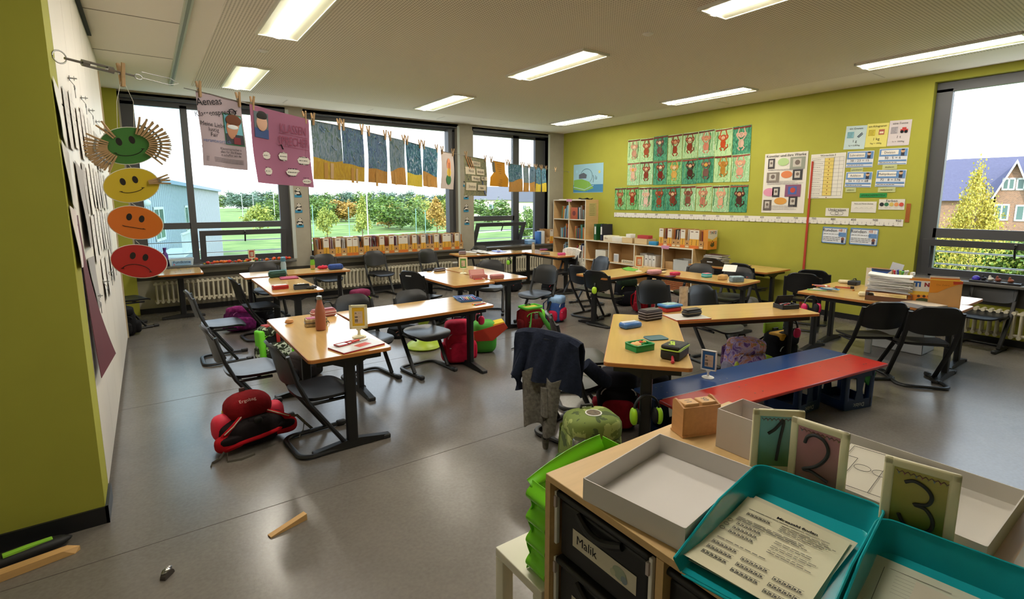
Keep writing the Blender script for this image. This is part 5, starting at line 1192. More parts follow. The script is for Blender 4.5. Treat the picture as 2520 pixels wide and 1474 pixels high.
def carton(name, label, cat, y, z, w, d, h, col, x=SX+.03, rz=0, group=None, open_=False, deco=None, rough=.7):
    m = MB(); mm = mat(col, rough, 0, .04, 8)
    if open_:
        m.b2((0, -w/2, 0), (d, w/2, .004), mm); m.b2((0, -w/2, 0), (.004, w/2, h), mm); m.b2((d-.004, -w/2, 0), (d, w/2, h), mm); m.b2((0, -w/2, 0), (d, -w/2+.004, h), mm); m.b2((0, w/2-.004, 0), (d, w/2, h), mm)
    else: m.rbox((d/2, 0, h/2), (d, w, h), .004, mm, n=2)
    if deco: deco(m, w, d, h)
    return m.build(name, label=label, cat=cat, group=group, loc=(x, y, z+.0005), rz=rz)
def yat(px, X=SX+.05): return WR(px, 600, X).y
def binder(px, col, label, w=.075):
    y = yat(px); m = MB(); m.b2((0, -w/2, 0), (.28, -w/2+.004, .32), mat(col, .5)); m.b2((0, w/2-.004, 0), (.28, w/2, .32), mat(col, .5)); m.b2((0, -w/2, 0), (.004, w/2, .32), mat(col, .5)); m.rect(-.02, .12, .02, .27, 0, M_paper, M=Matrix(((0, 0, -1, -.001), (-1, 0, 0, 0), (0, 1, 0, 0), (0, 0, 0, 1)))); m.b2((.01, -w/2+.006, .01), (.26, w/2-.006, .30), M_paper)
    m.build('ring_binder', label=label, cat='binder', loc=(SX+.04, y, .8005))
binder(1465, '#1f5c2c', 'green ring binder standing at the bookcase end of the low shelf'); binder(1480, '#23243a', 'dark blue ring binder beside the green one', .05)
carton('card_box', 'white picture card box beside the ring binders', 'box', yat(1497), .8, .24, .2, .11, '#d9d0b6', deco=lambda m, w, d, h: m.text('Uko', .06, 0, 0, .001, mat('#8a5a2c', .7), M=Matrix(((0, 0, -1, 0), (-1, 0, 0, .05), (0, 1, 0, .055), (0, 0, 0, 1)))))
carton('card_box', 'white box with faint drawings in the middle of the low shelf top', 'box', yat(1520), .8, .26, .2, .10, '#d8d4c8')
carton('wooden_tray', 'open wooden card tray next to the white boxes', 'tray', yat(1545), .8, .26, .22, .10, '#d2b888', open_=True)
for i in range(5): carton('index_card', 'white index card standing in the open wooden card tray', 'card', yat(1545)+.0, .805, .12, .003, .16, '#dcd8cc', x=SX+.06+i*.03, group='index cards in the wooden tray')
carton('wooden_tray', 'wooden tray holding red cards beside the blue box', 'tray', yat(1578), .8, .30, .24, .10, '#cdb486', open_=True)
for i in range(4): carton('index_card', 'red card standing in the wooden tray', 'card', yat(1578), .805, .26, .004, .15, '#a8302c', x=SX+.09+i*.035, group='red cards in the wooden tray')
carton('plastic_box', 'small bright blue box on the low shelf', 'box', yat(1608), .8, .16, .12, .065, '#2f86b8', x=SX+.02, rough=.3)
# inside the low shelf, upper row
def cy_(i): return (lys[i]+lys[i+1])/2
for i in range(3): carton('white_file', 'white cardboard file with a black hole, %s in the low shelf' % ORD[i], 'magazine file', cy_(1)-.09+i*.085, .41, .075, .22, .20, '#d4d0c8', x=SX+.06, group='white files in the low shelf', deco=lambda m, w, d, h: m.disc((0, 0, 0), .012, M_ink, 12, M=Matrix(((0, 0, -1, -.001), (-1, 0, 0, 0), (0, 1, 0, .13), (0, 0, 0, 1)))))
carton('plastic_box', 'clear lidded tub behind the white files', 'box', cy_(1)+.18, .41, .16, .2, .22, '#a8a49a', x=SX+.1, rough=.2)
carton('carton', 'small brown carton in the low shelf next to the clear tub', 'box', cy_(0)+.18, .41, .18, .2, .13, '#b08a5a', x=SX+.05)
carton('storage_tub', 'clear plastic tub in the end bay of the low shelf', 'box', cy_(0)-.10, .41, .30, .28, .19, '#b9bab6', x=SX-.03, open_=True, rough=.15)
carton('picture_frame', 'white framed picture leaning in the low shelf', 'picture frame', cy_(2)+.18, .41, .12, .02, .16, '#d6d3ce', x=SX+.06, deco=lambda m, w, d, h: m.rect(-.045, -.06, .045, .06, 0, mat('#b9bcc0', .3), M=Matrix(((0, 0, -1, -.001), (-1, 0, 0, 0), (0, 1, 0, .08), (0, 0, 0, 1)))))
carton('number_blocks', 'row of pale blocks with letters in the low shelf', 'blocks', cy_(2)-.12, .41, .30, .05, .06, '#cfc4a8', x=SX+.05, deco=lambda m, w, d, h: m.text('ZOOOCN', .05, 0, 0, 0, M_ink, M=Matrix(((0, 0, -1, -.001), (-1, 0, 0, 0), (0, 1, 0, .03), (0, 0, 0, 1)))))
carton('white_box', 'white arched box in the low shelf bay next to the bookcase', 'box', cy_(3)-.05, .41, .28, .2, .20, '#d8d2c2', x=SX+.06)
carton('carton', 'light carton on the bottom of the low shelf, end bay', 'box', cy_(1)-.1, .06, .26, .25, .16, '#c4a272', x=SX+.05)
t = thing('wicker_basket', 'woven basket with reddish weave in the lowest bay of the shelf', 'basket', (SX+.14, cy_(0)+.02, .0605))
m = MB(); m.b2((-.12, -.22, 0), (.12, .22, .004), M_pin)
for k in range(14):
    z = .01 + k*.016
    for s_ in (-1, 1): m.tube([(s_*.12, -.22, z), (s_*.12, .22, z)], .006, mat('#a8713c' if k % 2 else '#9c4a2c', .8), 5); m.tube([(-.12, s_*.22, z), (.12, s_*.22, z)], .006, mat('#c49a62' if k % 2 else '#a8713c', .8), 5)
m.build('weave', t); m = MB(); m.tube([(-.125, -.225, .235), (.125, -.225, .235), (.125, .225, .235), (-.125, .225, .235)], .01, mat('#c9a572', .8), 6, closed=True); m.build('rim', t)
# notebooks on the bare side desk
rr = random.Random(21); z = .605
for i in range(11):
    cn, cc = rr.choice([('black', '#1b1b1f'), ('dark grey', '#34343a'), ('white', '#c9c6c0'), ('purple', '#3d2436')]) if i < 10 else ('purple', '#3a1f2c'); h_ = rr.uniform(.009, .016)
    m = MB(); m.b2((-.105, -.15, 0), (.105, .15, .0015), mat(cc, .4)); m.b2((-.103, -.148, .0015), (.103, .149, h_-.0015), M_paper); m.b2((-.105, -.15, h_-.0015), (.105, .15, h_), mat(cc, .4))
    m.build('notebook', label='%s notebook in the stack on the side desk' % cn if i < 10 else 'purple notebook, topmost of the stack on the side desk', cat='notebook', group='notebook stack on the side desk', loc=(7.22+rr.uniform(-.02, .02), 4.62+rr.uniform(-.02, .02), z), rz=rr.uniform(-.15, .15)); z += h_
m = MB(); m.b2((-.12, -.17, 0), (.12, .17, .008), mat('#3a4038', .5)); m.build('folder', label='dark flat folder lying beside the notebook stack', cat='folder', loc=(7.2, 4.27, .6055), rz=.1)

# ============================================================= WINDOW SILLS
p0 = WB(447, 652, BY-.08); z = SZ
t = thing('lost_property_box', 'pale blue translucent tub labelled Fundkiste on the sill', 'box', (p0.x, BY-.06, z))
m = MB(); pb = mat('#b9cfe0', .25); W_, D_, H_ = .30, .16, .10
for a, b, c, d in ((-1, -1, 1, -1), (1, -1, 1, 1), (1, 1, -1, 1), (-1, 1, -1, -1)):
    m.add([(a*W_*.45, b*D_*.45, 0), (c*W_*.45, d*D_*.45, 0), (c*W_*.5, d*D_*.5, H_), (a*W_*.5, b*D_*.5, H_)], [(0, 1, 2, 3)], pb)
m.b2((-W_*.45, -D_*.45, 0), (W_*.45, D_*.45, .003), pb); m.tube([(-W_*.5, -D_*.5, H_), (W_*.5, -D_*.5, H_), (W_*.5, D_*.5, H_), (-W_*.5, D_*.5, H_)], .005, mat('#d3dfe8', .3), 6, closed=True); m.build('tub', t)
m = MB(Matrix(((1, 0, 0, 0), (0, .11, -1, -D_*.475-.004), (0, 1, .11, .048), (0, 0, 0, 1)))); m.rect(-.115, -.036, .115, .036, 0, mat('#7fa8d0', .5)); m.text('Fundkiste', .052, 0, .005, .001, M_ink); m.disc((-.09, -.024, .001), .01, mat('#c86a7c', .6), 10); m.disc((.10, .0, .001), .008, mat('#2f4f9a', .6), 10); m.build('label_plate', t)
m = MB(); m.lathe([(.035, 0), (.037, .01), (.037, .15), (.033, .17), (.018, .2), (.018, .23), (.022, .235), (.022, .26), (.0, .262)], mat('#5a2f86', .3), 18); q = WB(396, 655, BY-.05); m.build('drinking_bottle', label='purple bottle standing behind the red sad face on the sill', cat='bottle', loc=(q.x+.06, BY-.03, z))
rr = random.Random(5); OB = [('orange', '#d9571c'), ('red', '#c4281c'), ('orange', '#e2701f'), ('green', '#2c7a3a'), ('yellow', '#d9b02a'), ('orange', '#d9571c'), ('blue', '#2c4a8a')]
x = .62
while x < 1.80:
    cn, cc = rr.choice(OB); big = cn in ('orange', 'red') and rr.random() < .6; r_ = rr.uniform(.022, .030) if big else rr.uniform(.010, .016)
    m = MB(); m.ball((0, 0, r_*.85), (r_, r_, r_*.85), mat(cc, .45), n=8, k=16, fn=lambda a, b, c: (a*(1+.08*math.cos(8*math.atan2(b, a))), b*(1+.08*math.cos(8*math.atan2(b, a))), c)); m.tube([(0, 0, r_*1.6), (.002, 0, r_*2)], .003, mat('#4a5a2a', .7), 5)
    m.build('craft_pumpkin', label='%s craft ball in the colourful row along the first sill' % (('large ' if big else 'tiny ') + cn), cat='decoration', group='colourful craft balls on the sill', loc=(x, BY-.10+rr.uniform(-.03, .04), z)); x += r_*rr.uniform(.9, 1.6)
for px in (1290, 1303):
    pass
q = WB(1297, 600, BY-.05)
m = MB(); m.rbox((0, 0, .045), (.20, .14, .09), .01, mat('#7fa6cf', .3)); m.build('plastic_box', label='light blue box on the sill behind the narrow corner pane', cat='box', loc=(6.62, BY-.03, z))
carton('white_file', 'white file with blue papers at the far end of the corner sill', 'magazine file', BY-.04, z, .16, .09, .27, '#cfd3d6', x=6.86)
m = MB(); m.rbox((0, 0, .13), (.05, .16, .26), .004, mat('#2f66a8', .5)); m.build('folder', label='blue folder leaning by the white file on the corner sill', cat='folder', loc=(6.82, BY-.05, z))
kf('O', 'open kraft magazine file on the corner sill next to the bookcase', (7.03, BY-.145, z), PI/2, 'magazine files on the corner sill'); kf('S', 'yellow-spined magazine file on the corner sill next to the bookcase', (7.12, BY-.145, z), PI/2, 'magazine files on the corner sill')
# side window sill
def sill4(px, py): 
    p = P(px, py, .69); return p
p = sill4(2398, 690); 
m = MB(); m.ball((0, 0, .035), .036, mat('#3a2ca8', .3)); m.build('toy_ball', label='violet ball on the sill of the tall side window', cat='ball', loc=(RX-.10, 1.58, .683))
t = thing('flat_tray', 'dark clear-rimmed tray with odds and ends on the side sill', 'tray', (RX-.08, 1.42, .683)); m = MB(); m.rbox((0, 0, .012), (.15, .42, .024), .006, mat('#2a2a30', .2)); m.build('tray', t)
for i, (dy, c, lb) in enumerate(((.10, '#1a1a20', 'black lump in the tray on the side sill'), (-.02, '#7a3a24', 'brown wooden figure in the tray on the side sill'), (-.12, '#8a4a2c', 'small reddish wooden toy in the tray on the side sill'), (.04, '#c9c4b8', 'little white piece in the tray on the side sill'))):
    m = MB(); m.ball((0, 0, .018), (.03, .025, .018), mat(c, .6), .8); m.ball((.0, .01, .04), (.012, .012, .02), mat(c, .6)); m.build('small_toy', label=lb, cat='toy', group='odds and ends on the side sill', loc=(RX-.09, 1.42+dy, .7075))
# ============================================================= NUMBER / GROUP CARD STANDS
M_cream = mat('#d9d2ae', .4)
def stand_parts(t, w, h, z0, zbase, card, deco, slim=False, stem=True):
    """plastic frame on a round foot; local: faces -y, width along x, frame bottom at z0"""
    fr = M_cream if not slim else M_white; b = .018 if not slim else .011
    if stem:
        m = MB(); m.lathe([(.042, zbase), (.042, zbase+.004), (.030, zbase+.009), (.010, zbase+.014), (.007, zbase+.03), (.009, z0-.005), (.0, z0-.003)] if z0 - zbase > .03 else [(.042, zbase), (.042, zbase+.004), (.012, zbase+.01), (0, zbase+.012)], fr, 24); m.rbox((0, 0, z0), (.03, .012, .016), .003, fr); m.build('foot', t)
    m = MB()
    m.rbox((0, 0, z0+b/2), (w, .011, b), .004, fr); m.rbox((0, 0, z0+h-b/2), (w, .011, b), .004, fr); m.rbox((-w/2+b/2, 0, z0+h/2), (b, .011, h), .004, fr); m.rbox((w/2-b/2, 0, z0+h/2), (b, .011, h), .004, fr); m.build('frame', t)
    m = MB(Matrix(((1, 0, 0, 0), (0, 0, -1, -.002), (0, 1, 0, z0+h/2), (0, 0, 0, 1)))); W_, H_ = w/2-b, h/2-b
    m.box((0, 0, -.001), (2*W_+.004, 2*H_+.004, .003), card); deco(m, W_, H_); m.build('card', t)
def wash(name, a, b, dark):
    m = bpy.data.materials.new(name); m.use_nodes = True; nt = m.node_tree; bb = nt.nodes['Principled BSDF']; L = nt.links.new
    t = nt.nodes.new('ShaderNodeTexCoord'); n = nt.nodes.new('ShaderNodeTexNoise'); n.inputs['Scale'].default_value = 14; s = nt.nodes.new('ShaderNodeSeparateXYZ'); L(t.outputs['Generated'], s.inputs[0]); L(t.outputs['Object'], n.inputs[0])
    ad = nt.nodes.new('ShaderNodeMath'); ad.operation = 'ADD'; mu = nt.nodes.new('ShaderNodeMath'); mu.operation = 'MULTIPLY'; mu.inputs[1].default_value = .5; L(n.outputs['Fac'], mu.inputs[0]); L(s.outputs['Z'], ad.inputs[0]); L(mu.outputs[0], ad.inputs[1])
    r = nt.nodes.new('ShaderNodeValToRGB'); r.color_ramp.elements[0].position = .35; r.color_ramp.elements[0].color = (*lin(a), 1); r.color_ramp.elements[1].position = 1.1; r.color_ramp.elements[1].color = (*lin(b), 1); L(ad.outputs[0], r.inputs[0]); L(r.outputs[0], bb.inputs['Base Color']); bb.inputs['Roughness'].default_value = .3
    return m
M_dig = mat('#26292b', .6)
def digit(k):
    P_ = {1: [[(-.55, .32), (-.2, .5), (.25, .85), (.12, .1), (.0, -.75)]],
          2: [[(-.62, .42), (-.5, .68), (-.15, .82), (.3, .72), (.52, .42), (.42, .05), (0, -.35), (-.6, -.62), (-.2, -.60), (.2, -.68), (.62, -.78)]],
          3: [[(-.55, .62), (-.2, .72), (.25, .60), (.48, .38), (.35, .12), (-.12, .02), (.3, -.02), (.6, -.3), (.55, -.62), (.1, -.80), (-.4, -.68), (-.66, -.40)]]}[k]
    def f(m, W, H):
        for pts in P_:
            q = [Vector((x*W, y*H, .003)) for x, y in pts]; out = []
            for i in range(len(q)-1):       # catmull-rom smoothing
                p0, p1, p2, p3 = q[max(0, i-1)], q[i], q[i+1], q[min(len(q)-1, i+2)]
                for s_ in range(5):
                    t_ = s_/5; out.append(.5*((2*p1) + (p2-p0)*t_ + (2*p0-5*p1+4*p2-p3)*t_*t_ + (3*p1-p0-3*p2+p3)*t_**3))
            out.append(q[-1]); m.tube(out, W*.085, M_dig, 8, flat=.12, up=(0, 1, 0)) if 0 else m.tube(out, W*.085, M_dig, 8)
        for i in range(9):
            x = -W*.92 + i*W*.22; m.tube([(x, H*.93, .0012), (x+W*.11, H*.86, .0012), (x+W*.22, H*.93, .0012)], .0009, mat('#7a5a58', .8), 4); m.add([(x+W*.04, H*.89, .0014), (x+W*.16, H*.89, .0014), (x+W*.10, H*.80, .0014)], [(0, 1, 2)], mat(('#6d8f9a', '#9a6a6a', '#8a8a5a')[i % 3], .8))
    return f
def numstand(k, a, b, z, label, card, hh):
    A, B_ = P(*a, z), P(*b, z); c = (A+B_)/2; w = (B_-A).length; ang = math.atan2((B_-A).y, (B_-A).x)
    t = thing('number_stand', label, 'number card', (c.x, c.y, 0), ang); stand_parts(t, w, hh, z, .8605, card, digit(k)); return t
numstand(1, (1843, 1158), (1968, 1165), .885, 'cream card stand showing a black 1 on blue-green', wash('card_bluegreen', '#5a8a5c', '#7fb3b8', 0), .168)
numstand(2, (1937, 1176), (2076, 1234), .885, 'cream card stand showing a black 2 on dusky pink', wash('card_pink', '#8a6a66', '#b07a82', 0), .165)
numstand(3, (2157, 1308), (2341, 1374), .870, 'cream card stand showing a black 3 on olive green', wash('card_green', '#5f7a30', '#a39a4c', 0), .176)
def picto(n_, bgc):
    def f(m, W, H):
        m.rect(-W, -H, W, H, .001, mat(bgc, .5)); m.rect(-W*.62, -H*.72, W*.7, H*.62, .002, mat('#c9b39a', .6))
        for r_ in range(3):
            y = H*(.42 - r_*.42)
            cols = ((-.4,), (-.45, -.2), (-.45, -.2))[r_]
            for x in cols:
                for dy in ((0,) if r_ < 2 else (.09, -.09)):
                    m.tube([(W*x + W*.09*math.cos(a), y + H*dy + W*.09*math.sin(a), .003) for a in [i*PI/5 for i in range(10)]], W*.028, M_ink, 5, closed=True)
            m.lines(W*.08, W*.6, [y], .003, mat('#8a6a5a', .7), .003, seed=r_)
    return f
def groupstand(x, y, z, rz, label, bgc, slim=True, s=1.0, face=0):
    t = thing('group_stand', label, 'card stand', (x, y, z), rz, 'picture card stands for the table groups'); t.scale = (s, s, s)
    stand_parts(t, .108, .150, .052, 0, mat('#c9b39a', .6), picto(3, bgc), slim); return t
def put(px, py, z=TZ): p = P(px, py, z); return p.x, p.y, z
def facing(px): return -YAW + math.atan((px-1260)/F_PX)*-1        # turns local -y towards the camera
BZ = .325
x_, y_, _ = put(1742, 929, BZ); groupstand(x_, y_, BZ, facing(1742)-.25, 'white framed blue picture card standing on the blue bench plank', '#2f5f92')
x_, y_, _ = put(884, 829); groupstand(x_, y_, TZ, facing(884)-.1, 'cream framed yellow picture card standing on the copper bottle desk', '#d9ae22', False, 1.12)
x_, y_, _ = put(1140, 673); groupstand(x_, y_, TZ, facing(1140)-.1, 'small picture card with a green border on the middle desk', '#4d8a3a', False, 1.05)
x_, y_, _ = put(1572, 668); groupstand(x_, y_, TZ, facing(1572)-.2, 'orange bordered picture card where the two shelf-side desks meet', '#c4662c', False, 1.05)
q = WB(620, 647, BY-.1); groupstand(q.x, BY-.13, SZ, 0, 'red bordered picture card among the craft balls on the sill', '#b8402c', False, .9)
# ============================================================= PAINTED BENCH ON CRATES
def bench():
    a, b, c, d = P(1615, 987, BZ), P(2020, 855, BZ), P(2174, 898, BZ), P(1640, 985, BZ)
    fr, bl_ = P(2085, 872, BZ), P(1630, 982, BZ)
    u = (fr - bl_); u.z = 0; L_ = u.length; u.normalize(); v = Vector((-u.y, u.x, 0)); return bl_, fr, u, v, L_
bl0, fr0, bu, bv, bL = bench(); bang = math.atan2(bu.y, bu.x); bw_ = .235
bt = thing('bench', 'low bench of a blue and a red painted plank resting on crates', 'bench', (bl0.x, bl0.y, 0), bang)
L2 = (P(2174, 898, BZ) - fr0).length
for s_, cc, nm in ((1, '#1f3f73', 'blue painted plank'), (-1, '#b3281f', 'red painted plank')):
    m = MB(); y0, y1 = (0.001, bw_) if s_ > 0 else (-.29, -.001); L0_ = bL if s_ > 0 else bL + .02
    m.rbox((L0_/2 - .01, (y0+y1)/2, BZ-.011), (L0_+.04, y1-y0, .022), .004, mat(cc, .3, 0, .05, 12), n=1)
    m.rect(.0, (-.004 if s_ < 0 else .0), L0_, (-.001 if s_ < 0 else .003), BZ+.0006, mat('#b7a9a5', .6))
    o = m.build('plank', bt); o['label'] = nm
    rr = random.Random(5 + s_)
    for x in (.10, .16, .62, .68, bL-.5, bL-.16, bL-.12):
        for yy in (.28, .72):
            p = (x + rr.uniform(-.01, .01), y0 + (y1-y0)*yy); k = MB(); k.disc((p[0], p[1], BZ+.0006), .0055, M_steel, 10, t=.0012); k.build('screw', bt)
def crate(x, y, rz, label, sc=1.0):
    t = thing('crate', label, 'crate', (x, y, 0), rz, 'blue plastic crates under the bench'); cm = mat('#14305f', .4)
    w, d, h = .30*sc, .27, BZ-.024; m = MB()
    for sx_ in (-1, 1):
        for sy_ in (-1, 1): m.rbox((sx_*(w/2-.022), sy_*(d/2-.022), h/2), (.044, .044, h), .008, cm)
    for z0, z1 in ((0.001, .075), (h-.05, h)):
        for s_ in (-1, 1): m.b2((-w/2+.02, s_*d/2-.006*(s_ > 0), z0), (w/2-.02, s_*d/2+.006*(s_ < 0), z1), cm); m.b2((s_*w/2-.006*(s_ > 0), -d/2+.02, z0), (s_*w/2+.006*(s_ < 0), d/2-.02, z1), cm)
    m.b2((-w/2+.01, -d/2+.01, .001), (w/2-.01, d/2-.01, .012), cm)
    for s_ in (-1, 1): m.prism([(-.045, .07), (.045, .07), (.03, h*.5), (.045, h-.04), (-.045, h-.04), (-.03, h*.5)], -.003, .003, cm, M=Matrix(((1, 0, 0, 0), (0, 0, 1, s_*(d/2-.004)), (0, 1, 0, 0), (0, 0, 0, 1))))
    m.build('body', t)
    m = MB(); wm = mat('#c9cdd6', .6); m.text('Dolzic', .045, 0, 0, 0, wm, M=Matrix(((-1, 0, 0, 0), (0, 0, -1, -d/2-.001), (0, -1, 0, .035), (0, 0, 0, 1)))); m.text('Dolzic', .045, 0, 0, 0, wm, M=Matrix(((0, 0, 1, w/2+.001), (-1, 0, 0, 0), (0, -1, 0, .035), (0, 0, 0, 1)))); m.build('lettering', t)
    return t
def bp(a, b): q = Vector((bl0.x, bl0.y, 0)) + bu*a + bv*b; return q.x, q.y
crate(*bp(bL-.24, -.12), bang-.15, 'dark blue crate with upside-down lettering at the window end of the bench')
crate(*bp(bL-.66, .02), bang+.05, 'dark blue crate, second from the window end of the bench')
crate(*bp(.22, .06), bang, 'dark blue crate at the desk end of the bench')
m = MB(); m.add([(-.07, 0, .0), (.07, 0, .0), (.05, .0, -.05), (.0, .005, -.10), (-.04, 0, -.06)], [(0, 1, 2, 3, 4)], mat('#1f7a34', .6)); m.add([(-.07, .02, .0), (.07, .02, .0), (.05, .02, -.05), (.0, .015, -.10), (-.04, .02, -.06)], [(4, 3, 2, 1, 0)], mat('#1f7a34', .6)); m.build('cloth', label='green cloth corner hanging out of the end crate', cat='cloth', loc=(*bp(bL-.16, -.262), BZ-.055), rz=bang-.15)
m = MB(); m.add([(-.09, 0, .0), (.09, 0, .0), (.04, .0, -.06), (-.02, .0, -.03)], [(0, 1, 2, 3)], mat('#1f7a34', .6)); m.build('cloth', label='green cloth scrap between the two crates', cat='cloth', loc=(*bp(bL-.44, -.10), BZ-.03), rz=bang)

# ============================================================= FOREGROUND CABINET
CH_ = .86; CX0, CX1, CY0, CY1 = .80, 1.645, -.45, .972
cb = thing('drawer_cabinet', 'birch cabinet with black named drawers, nearest the camera', 'cabinet', (0, 0, 0))
M_cab = wood('#c8a671', .42, (1, 12, 12), .05, 5); M_cabe = mat('#a8844f', .5)
m = MB(); m.rbox(((CX0+CX1)/2, (CY0+CY1)/2, CH_-.010), (CX1-CX0, CY1-CY0, .0195), .0015, M_cab, n=1); m.build('top', cb)
m = MB(); m.b2((CX0, CY1-.019, 0), (CX1, CY1, CH_-.0202), M_cab); m.build('side_panel', cb)
DW = .325; ydiv = [CY1-.019 - (DW+.019)*i for i in range(1, 4)]
for y in ydiv: m = MB(); m.b2((CX0, y-.019, 0), (CX1-.02, y, CH_-.0202), M_cab); m.build('divider', cb)
m = MB(); m.b2((CX1-.019, CY0, 0), (CX1, CY1-.02, CH_-.0202), M_cab); m.build('back_panel', cb)
m = MB(); m.b2((CX0+.01, CY0, 0), (CX1-.02, CY1-.02, .06), M_cab); m.build('plinth', cb)
def drawer(yr, zt, word, has=True):
    """yr: far side of the bay; tray hangs from zt"""
    y0, y1 = yr - DW, yr; bk = mat('#141518', .45)
    m = MB(); h = .155
    m.rbox((CX0+.21, (y0+y1)/2, zt-.012), (.40, DW-.018, .018), .008, bk); m.rbox((CX0+.215, (y0+y1)/2, zt-.015-h/2), (.37, DW-.05, h), .015, bk); m.rbox((CX0+.035, (y0+y1)/2, zt-.03-h/2), (.025, DW-.035, h), .008, bk)
    d = m.build('drawer', cb)
    m = MB(); m.tube([(CX0+.018 - .012*math.sin(PI*k/8), y0+.09 + (DW-.18)*k/8, zt-.035-.02*math.sin(PI*k/8)) for k in range(9)], .010, mat('#0c0d0f', .5), 8); m.build('handle', d)
    m = MB(Matrix(((0, 0, -1, CX0+.021), (-1, 0, 0, (y0+y1)/2 - .01), (0, 1, 0, zt-.108), (0, 0, 0, 1)))); m.rect(-.105, -.024, .105, .024, 0, mat('#c9c2ad', .6)); m.text(word, .034, -.055, 0, .0008, M_ink)
    m.disc((.055, .0, .0008), .022, mat('#9aa58f', .7), 14, ry=.017); m.disc((.035, -.008, .0012), .009, mat('#b5b89a', .7), 10); m.disc((.07, -.008, .0012), .010, mat('#7f8f94', .7), 10); m.build('name_card', d)
    for ys in (y1-.006, y0+.006):
        m = MB(); m.rbox((CX0+.02, ys, zt-.085), (.012, .010, .15), .002, M_white); m.box((CX0+.012, ys-.004 if ys > (y0+y1)/2 else ys+.004, zt-.035), (.008, .008, .03), mat('#b5a9a8', .5)); m.build('runner', cb)
for bi, names_ in enumerate((('Malik', 'Lina', 'Tom'), ('Emma', 'Noah', 'Mia'), ('Ida', 'Jan', 'Eva'))):
    yr = CY1 - .019 - bi*(DW+.019)
    for ri in range(3): drawer(yr - .0, CH_ - .035 - ri*.19, names_[ri] if bi == 0 and ri == 0 else ('Lina' if (bi, ri) == (0, 1) else ''))
def opentray(name, label, cat, x0, x1, y0, y1, z, h, th, m_, flare=.0, loc=None, rz=None):
    m = MB(); a = [(x0+flare, y0+flare), (x1-flare, y0+flare), (x1-flare, y1-flare), (x0+flare, y1-flare)]; b = [(x0, y0), (x1, y0), (x1, y1), (x0, y1)]
    m.add([(x, y, z) for x, y in a], [(3, 2, 1, 0)], m_); m.add([(x, y, z+th) for x, y in a], [(0, 1, 2, 3)], m_)
    for i in range(4):
        j = (i+1) % 4; A, B_, C_, D_ = Vector((*a[i], z)), Vector((*a[j], z)), Vector((*b[j], z+h)), Vector((*b[i], z+h)); n = (B_-A).cross(D_-A).normalized() * th
        m.add([A, B_, C_, D_, A-n, B_-n, C_-n, D_-n], [(0, 1, 2, 3), (7, 6, 5, 4), (3, 2, 6, 7)], m_)
    return m.build(name, label=label, cat=cat, loc=loc, rz=rz)
TY = CH_ + .0008
opentray('cardboard_tray', 'empty white cardboard box lid next to the wooden calendar box', 'box', 0, .345, 0, .262, 0, .055, .0025, mat('#cdc8c4', .6), loc=(.832, .566, TY), rz=R(8))
def teal_tray(name, label, x0, x1, y0, y1, z, tilt, loc=None, rz=None):
    m = MB(); tm = bpy.data.materials.get('teal_plastic')
    if not tm:
        tm = bpy.data.materials.new('teal_plastic'); tm.use_nodes = True; b = tm.node_tree.nodes['Principled BSDF']; b.inputs['Base Color'].default_value = (*lin('#22b0ba'), 1); b.inputs['Roughness'].default_value = .22; b.inputs['Transmission Weight'].default_value = .25; b.inputs['IOR'].default_value = 1.15
    w, d = y1-y0, x1-x0; N = 28; h = .062
    def wallh(x):                               # walls fall away towards the open front
        t_ = (x - x0) / d
        return h * min(1, max(.40, .40 + 1.3*t_))
    def edge(t_):                               # path around the back three sides
        r_ = .03
        pts = [(x0, y1)] + [(x0 + (d-r_)*k/6, y1) for k in range(1, 7)] + [(x1-r_+r_*math.sin(a), y1-r_+r_*math.cos(a)) for a in [R(15*k) for k in range(1, 7)]] + [(x1, y1-r_ - (w-2*r_)*k/4) for k in range(1, 5)] + [(x1-r_+r_*math.cos(a), y0+r_-r_*math.sin(a)) for a in [R(15*k) for k in range(1, 7)]] + [(x1-r_ - (d-r_)*k/6, y0) for k in range(1, 7)]
        return pts
    pts = edge(0); k = len(pts); ins = []
    cx, cy = (x0+x1)/2, (y0+y1)/2
    for x, y in pts: ins.append((cx + (x-cx)*(.93 if x > x0+.01 else .97), cy + (y-cy)*.90))
    vs = []; T_ = .002
    for (x, y), (a, b) in zip(pts, ins): vs += [(a, b, z), (x, y, z + wallh(x)), (x + (x-cx)*.012, y + (y-cy)*.012, z + wallh(x)), (a + (a-cx)*.012, b + (b-cy)*.012, z)]
    fs = []
    for i in range(k-1):
        o, q = i*4, (i+1)*4
        fs += [(o, o+1, q+1, q), (o+1, o+2, q+2, q+1), (o+2, o+3, q+3, q+2)]
    m.add(vs, fs, tm, True)
    m.add([(a, b, z+.0005) for a, b in ins] + [(x0-.0, cy, z+.0005)], [list(range(k))], tm); m.add([(a, b, z-.0012) for a, b in ins], [list(range(k))[::-1]], tm)
    m.tube([(x, y, z + wallh(x)) for x, y in pts], .0028, tm, 6)
    # scooped lip at the open front
    m.grid(lambda u, v: Vector((x0+.005 - .018*v, ins[-1][1] + (ins[0][1]-ins[-1][1])*(.04+.92*u), z + .012*v*v)), 8, 4, tm, th=.002)
    return m.build(name, label=label, cat='letter tray', loc=loc, rz=rz)
teal_tray('letter_tray', 'teal plastic letter tray with a number worksheet, beside the white box lid', 0, .42, -.262, 0, .001, 0, (.775, .548, TY), R(9))
teal_tray('letter_tray', 'teal plastic letter tray cut off by the lower photo edge', 0, .40, -.262, 0, .001, 0, (.79, .296, TY), R(8))
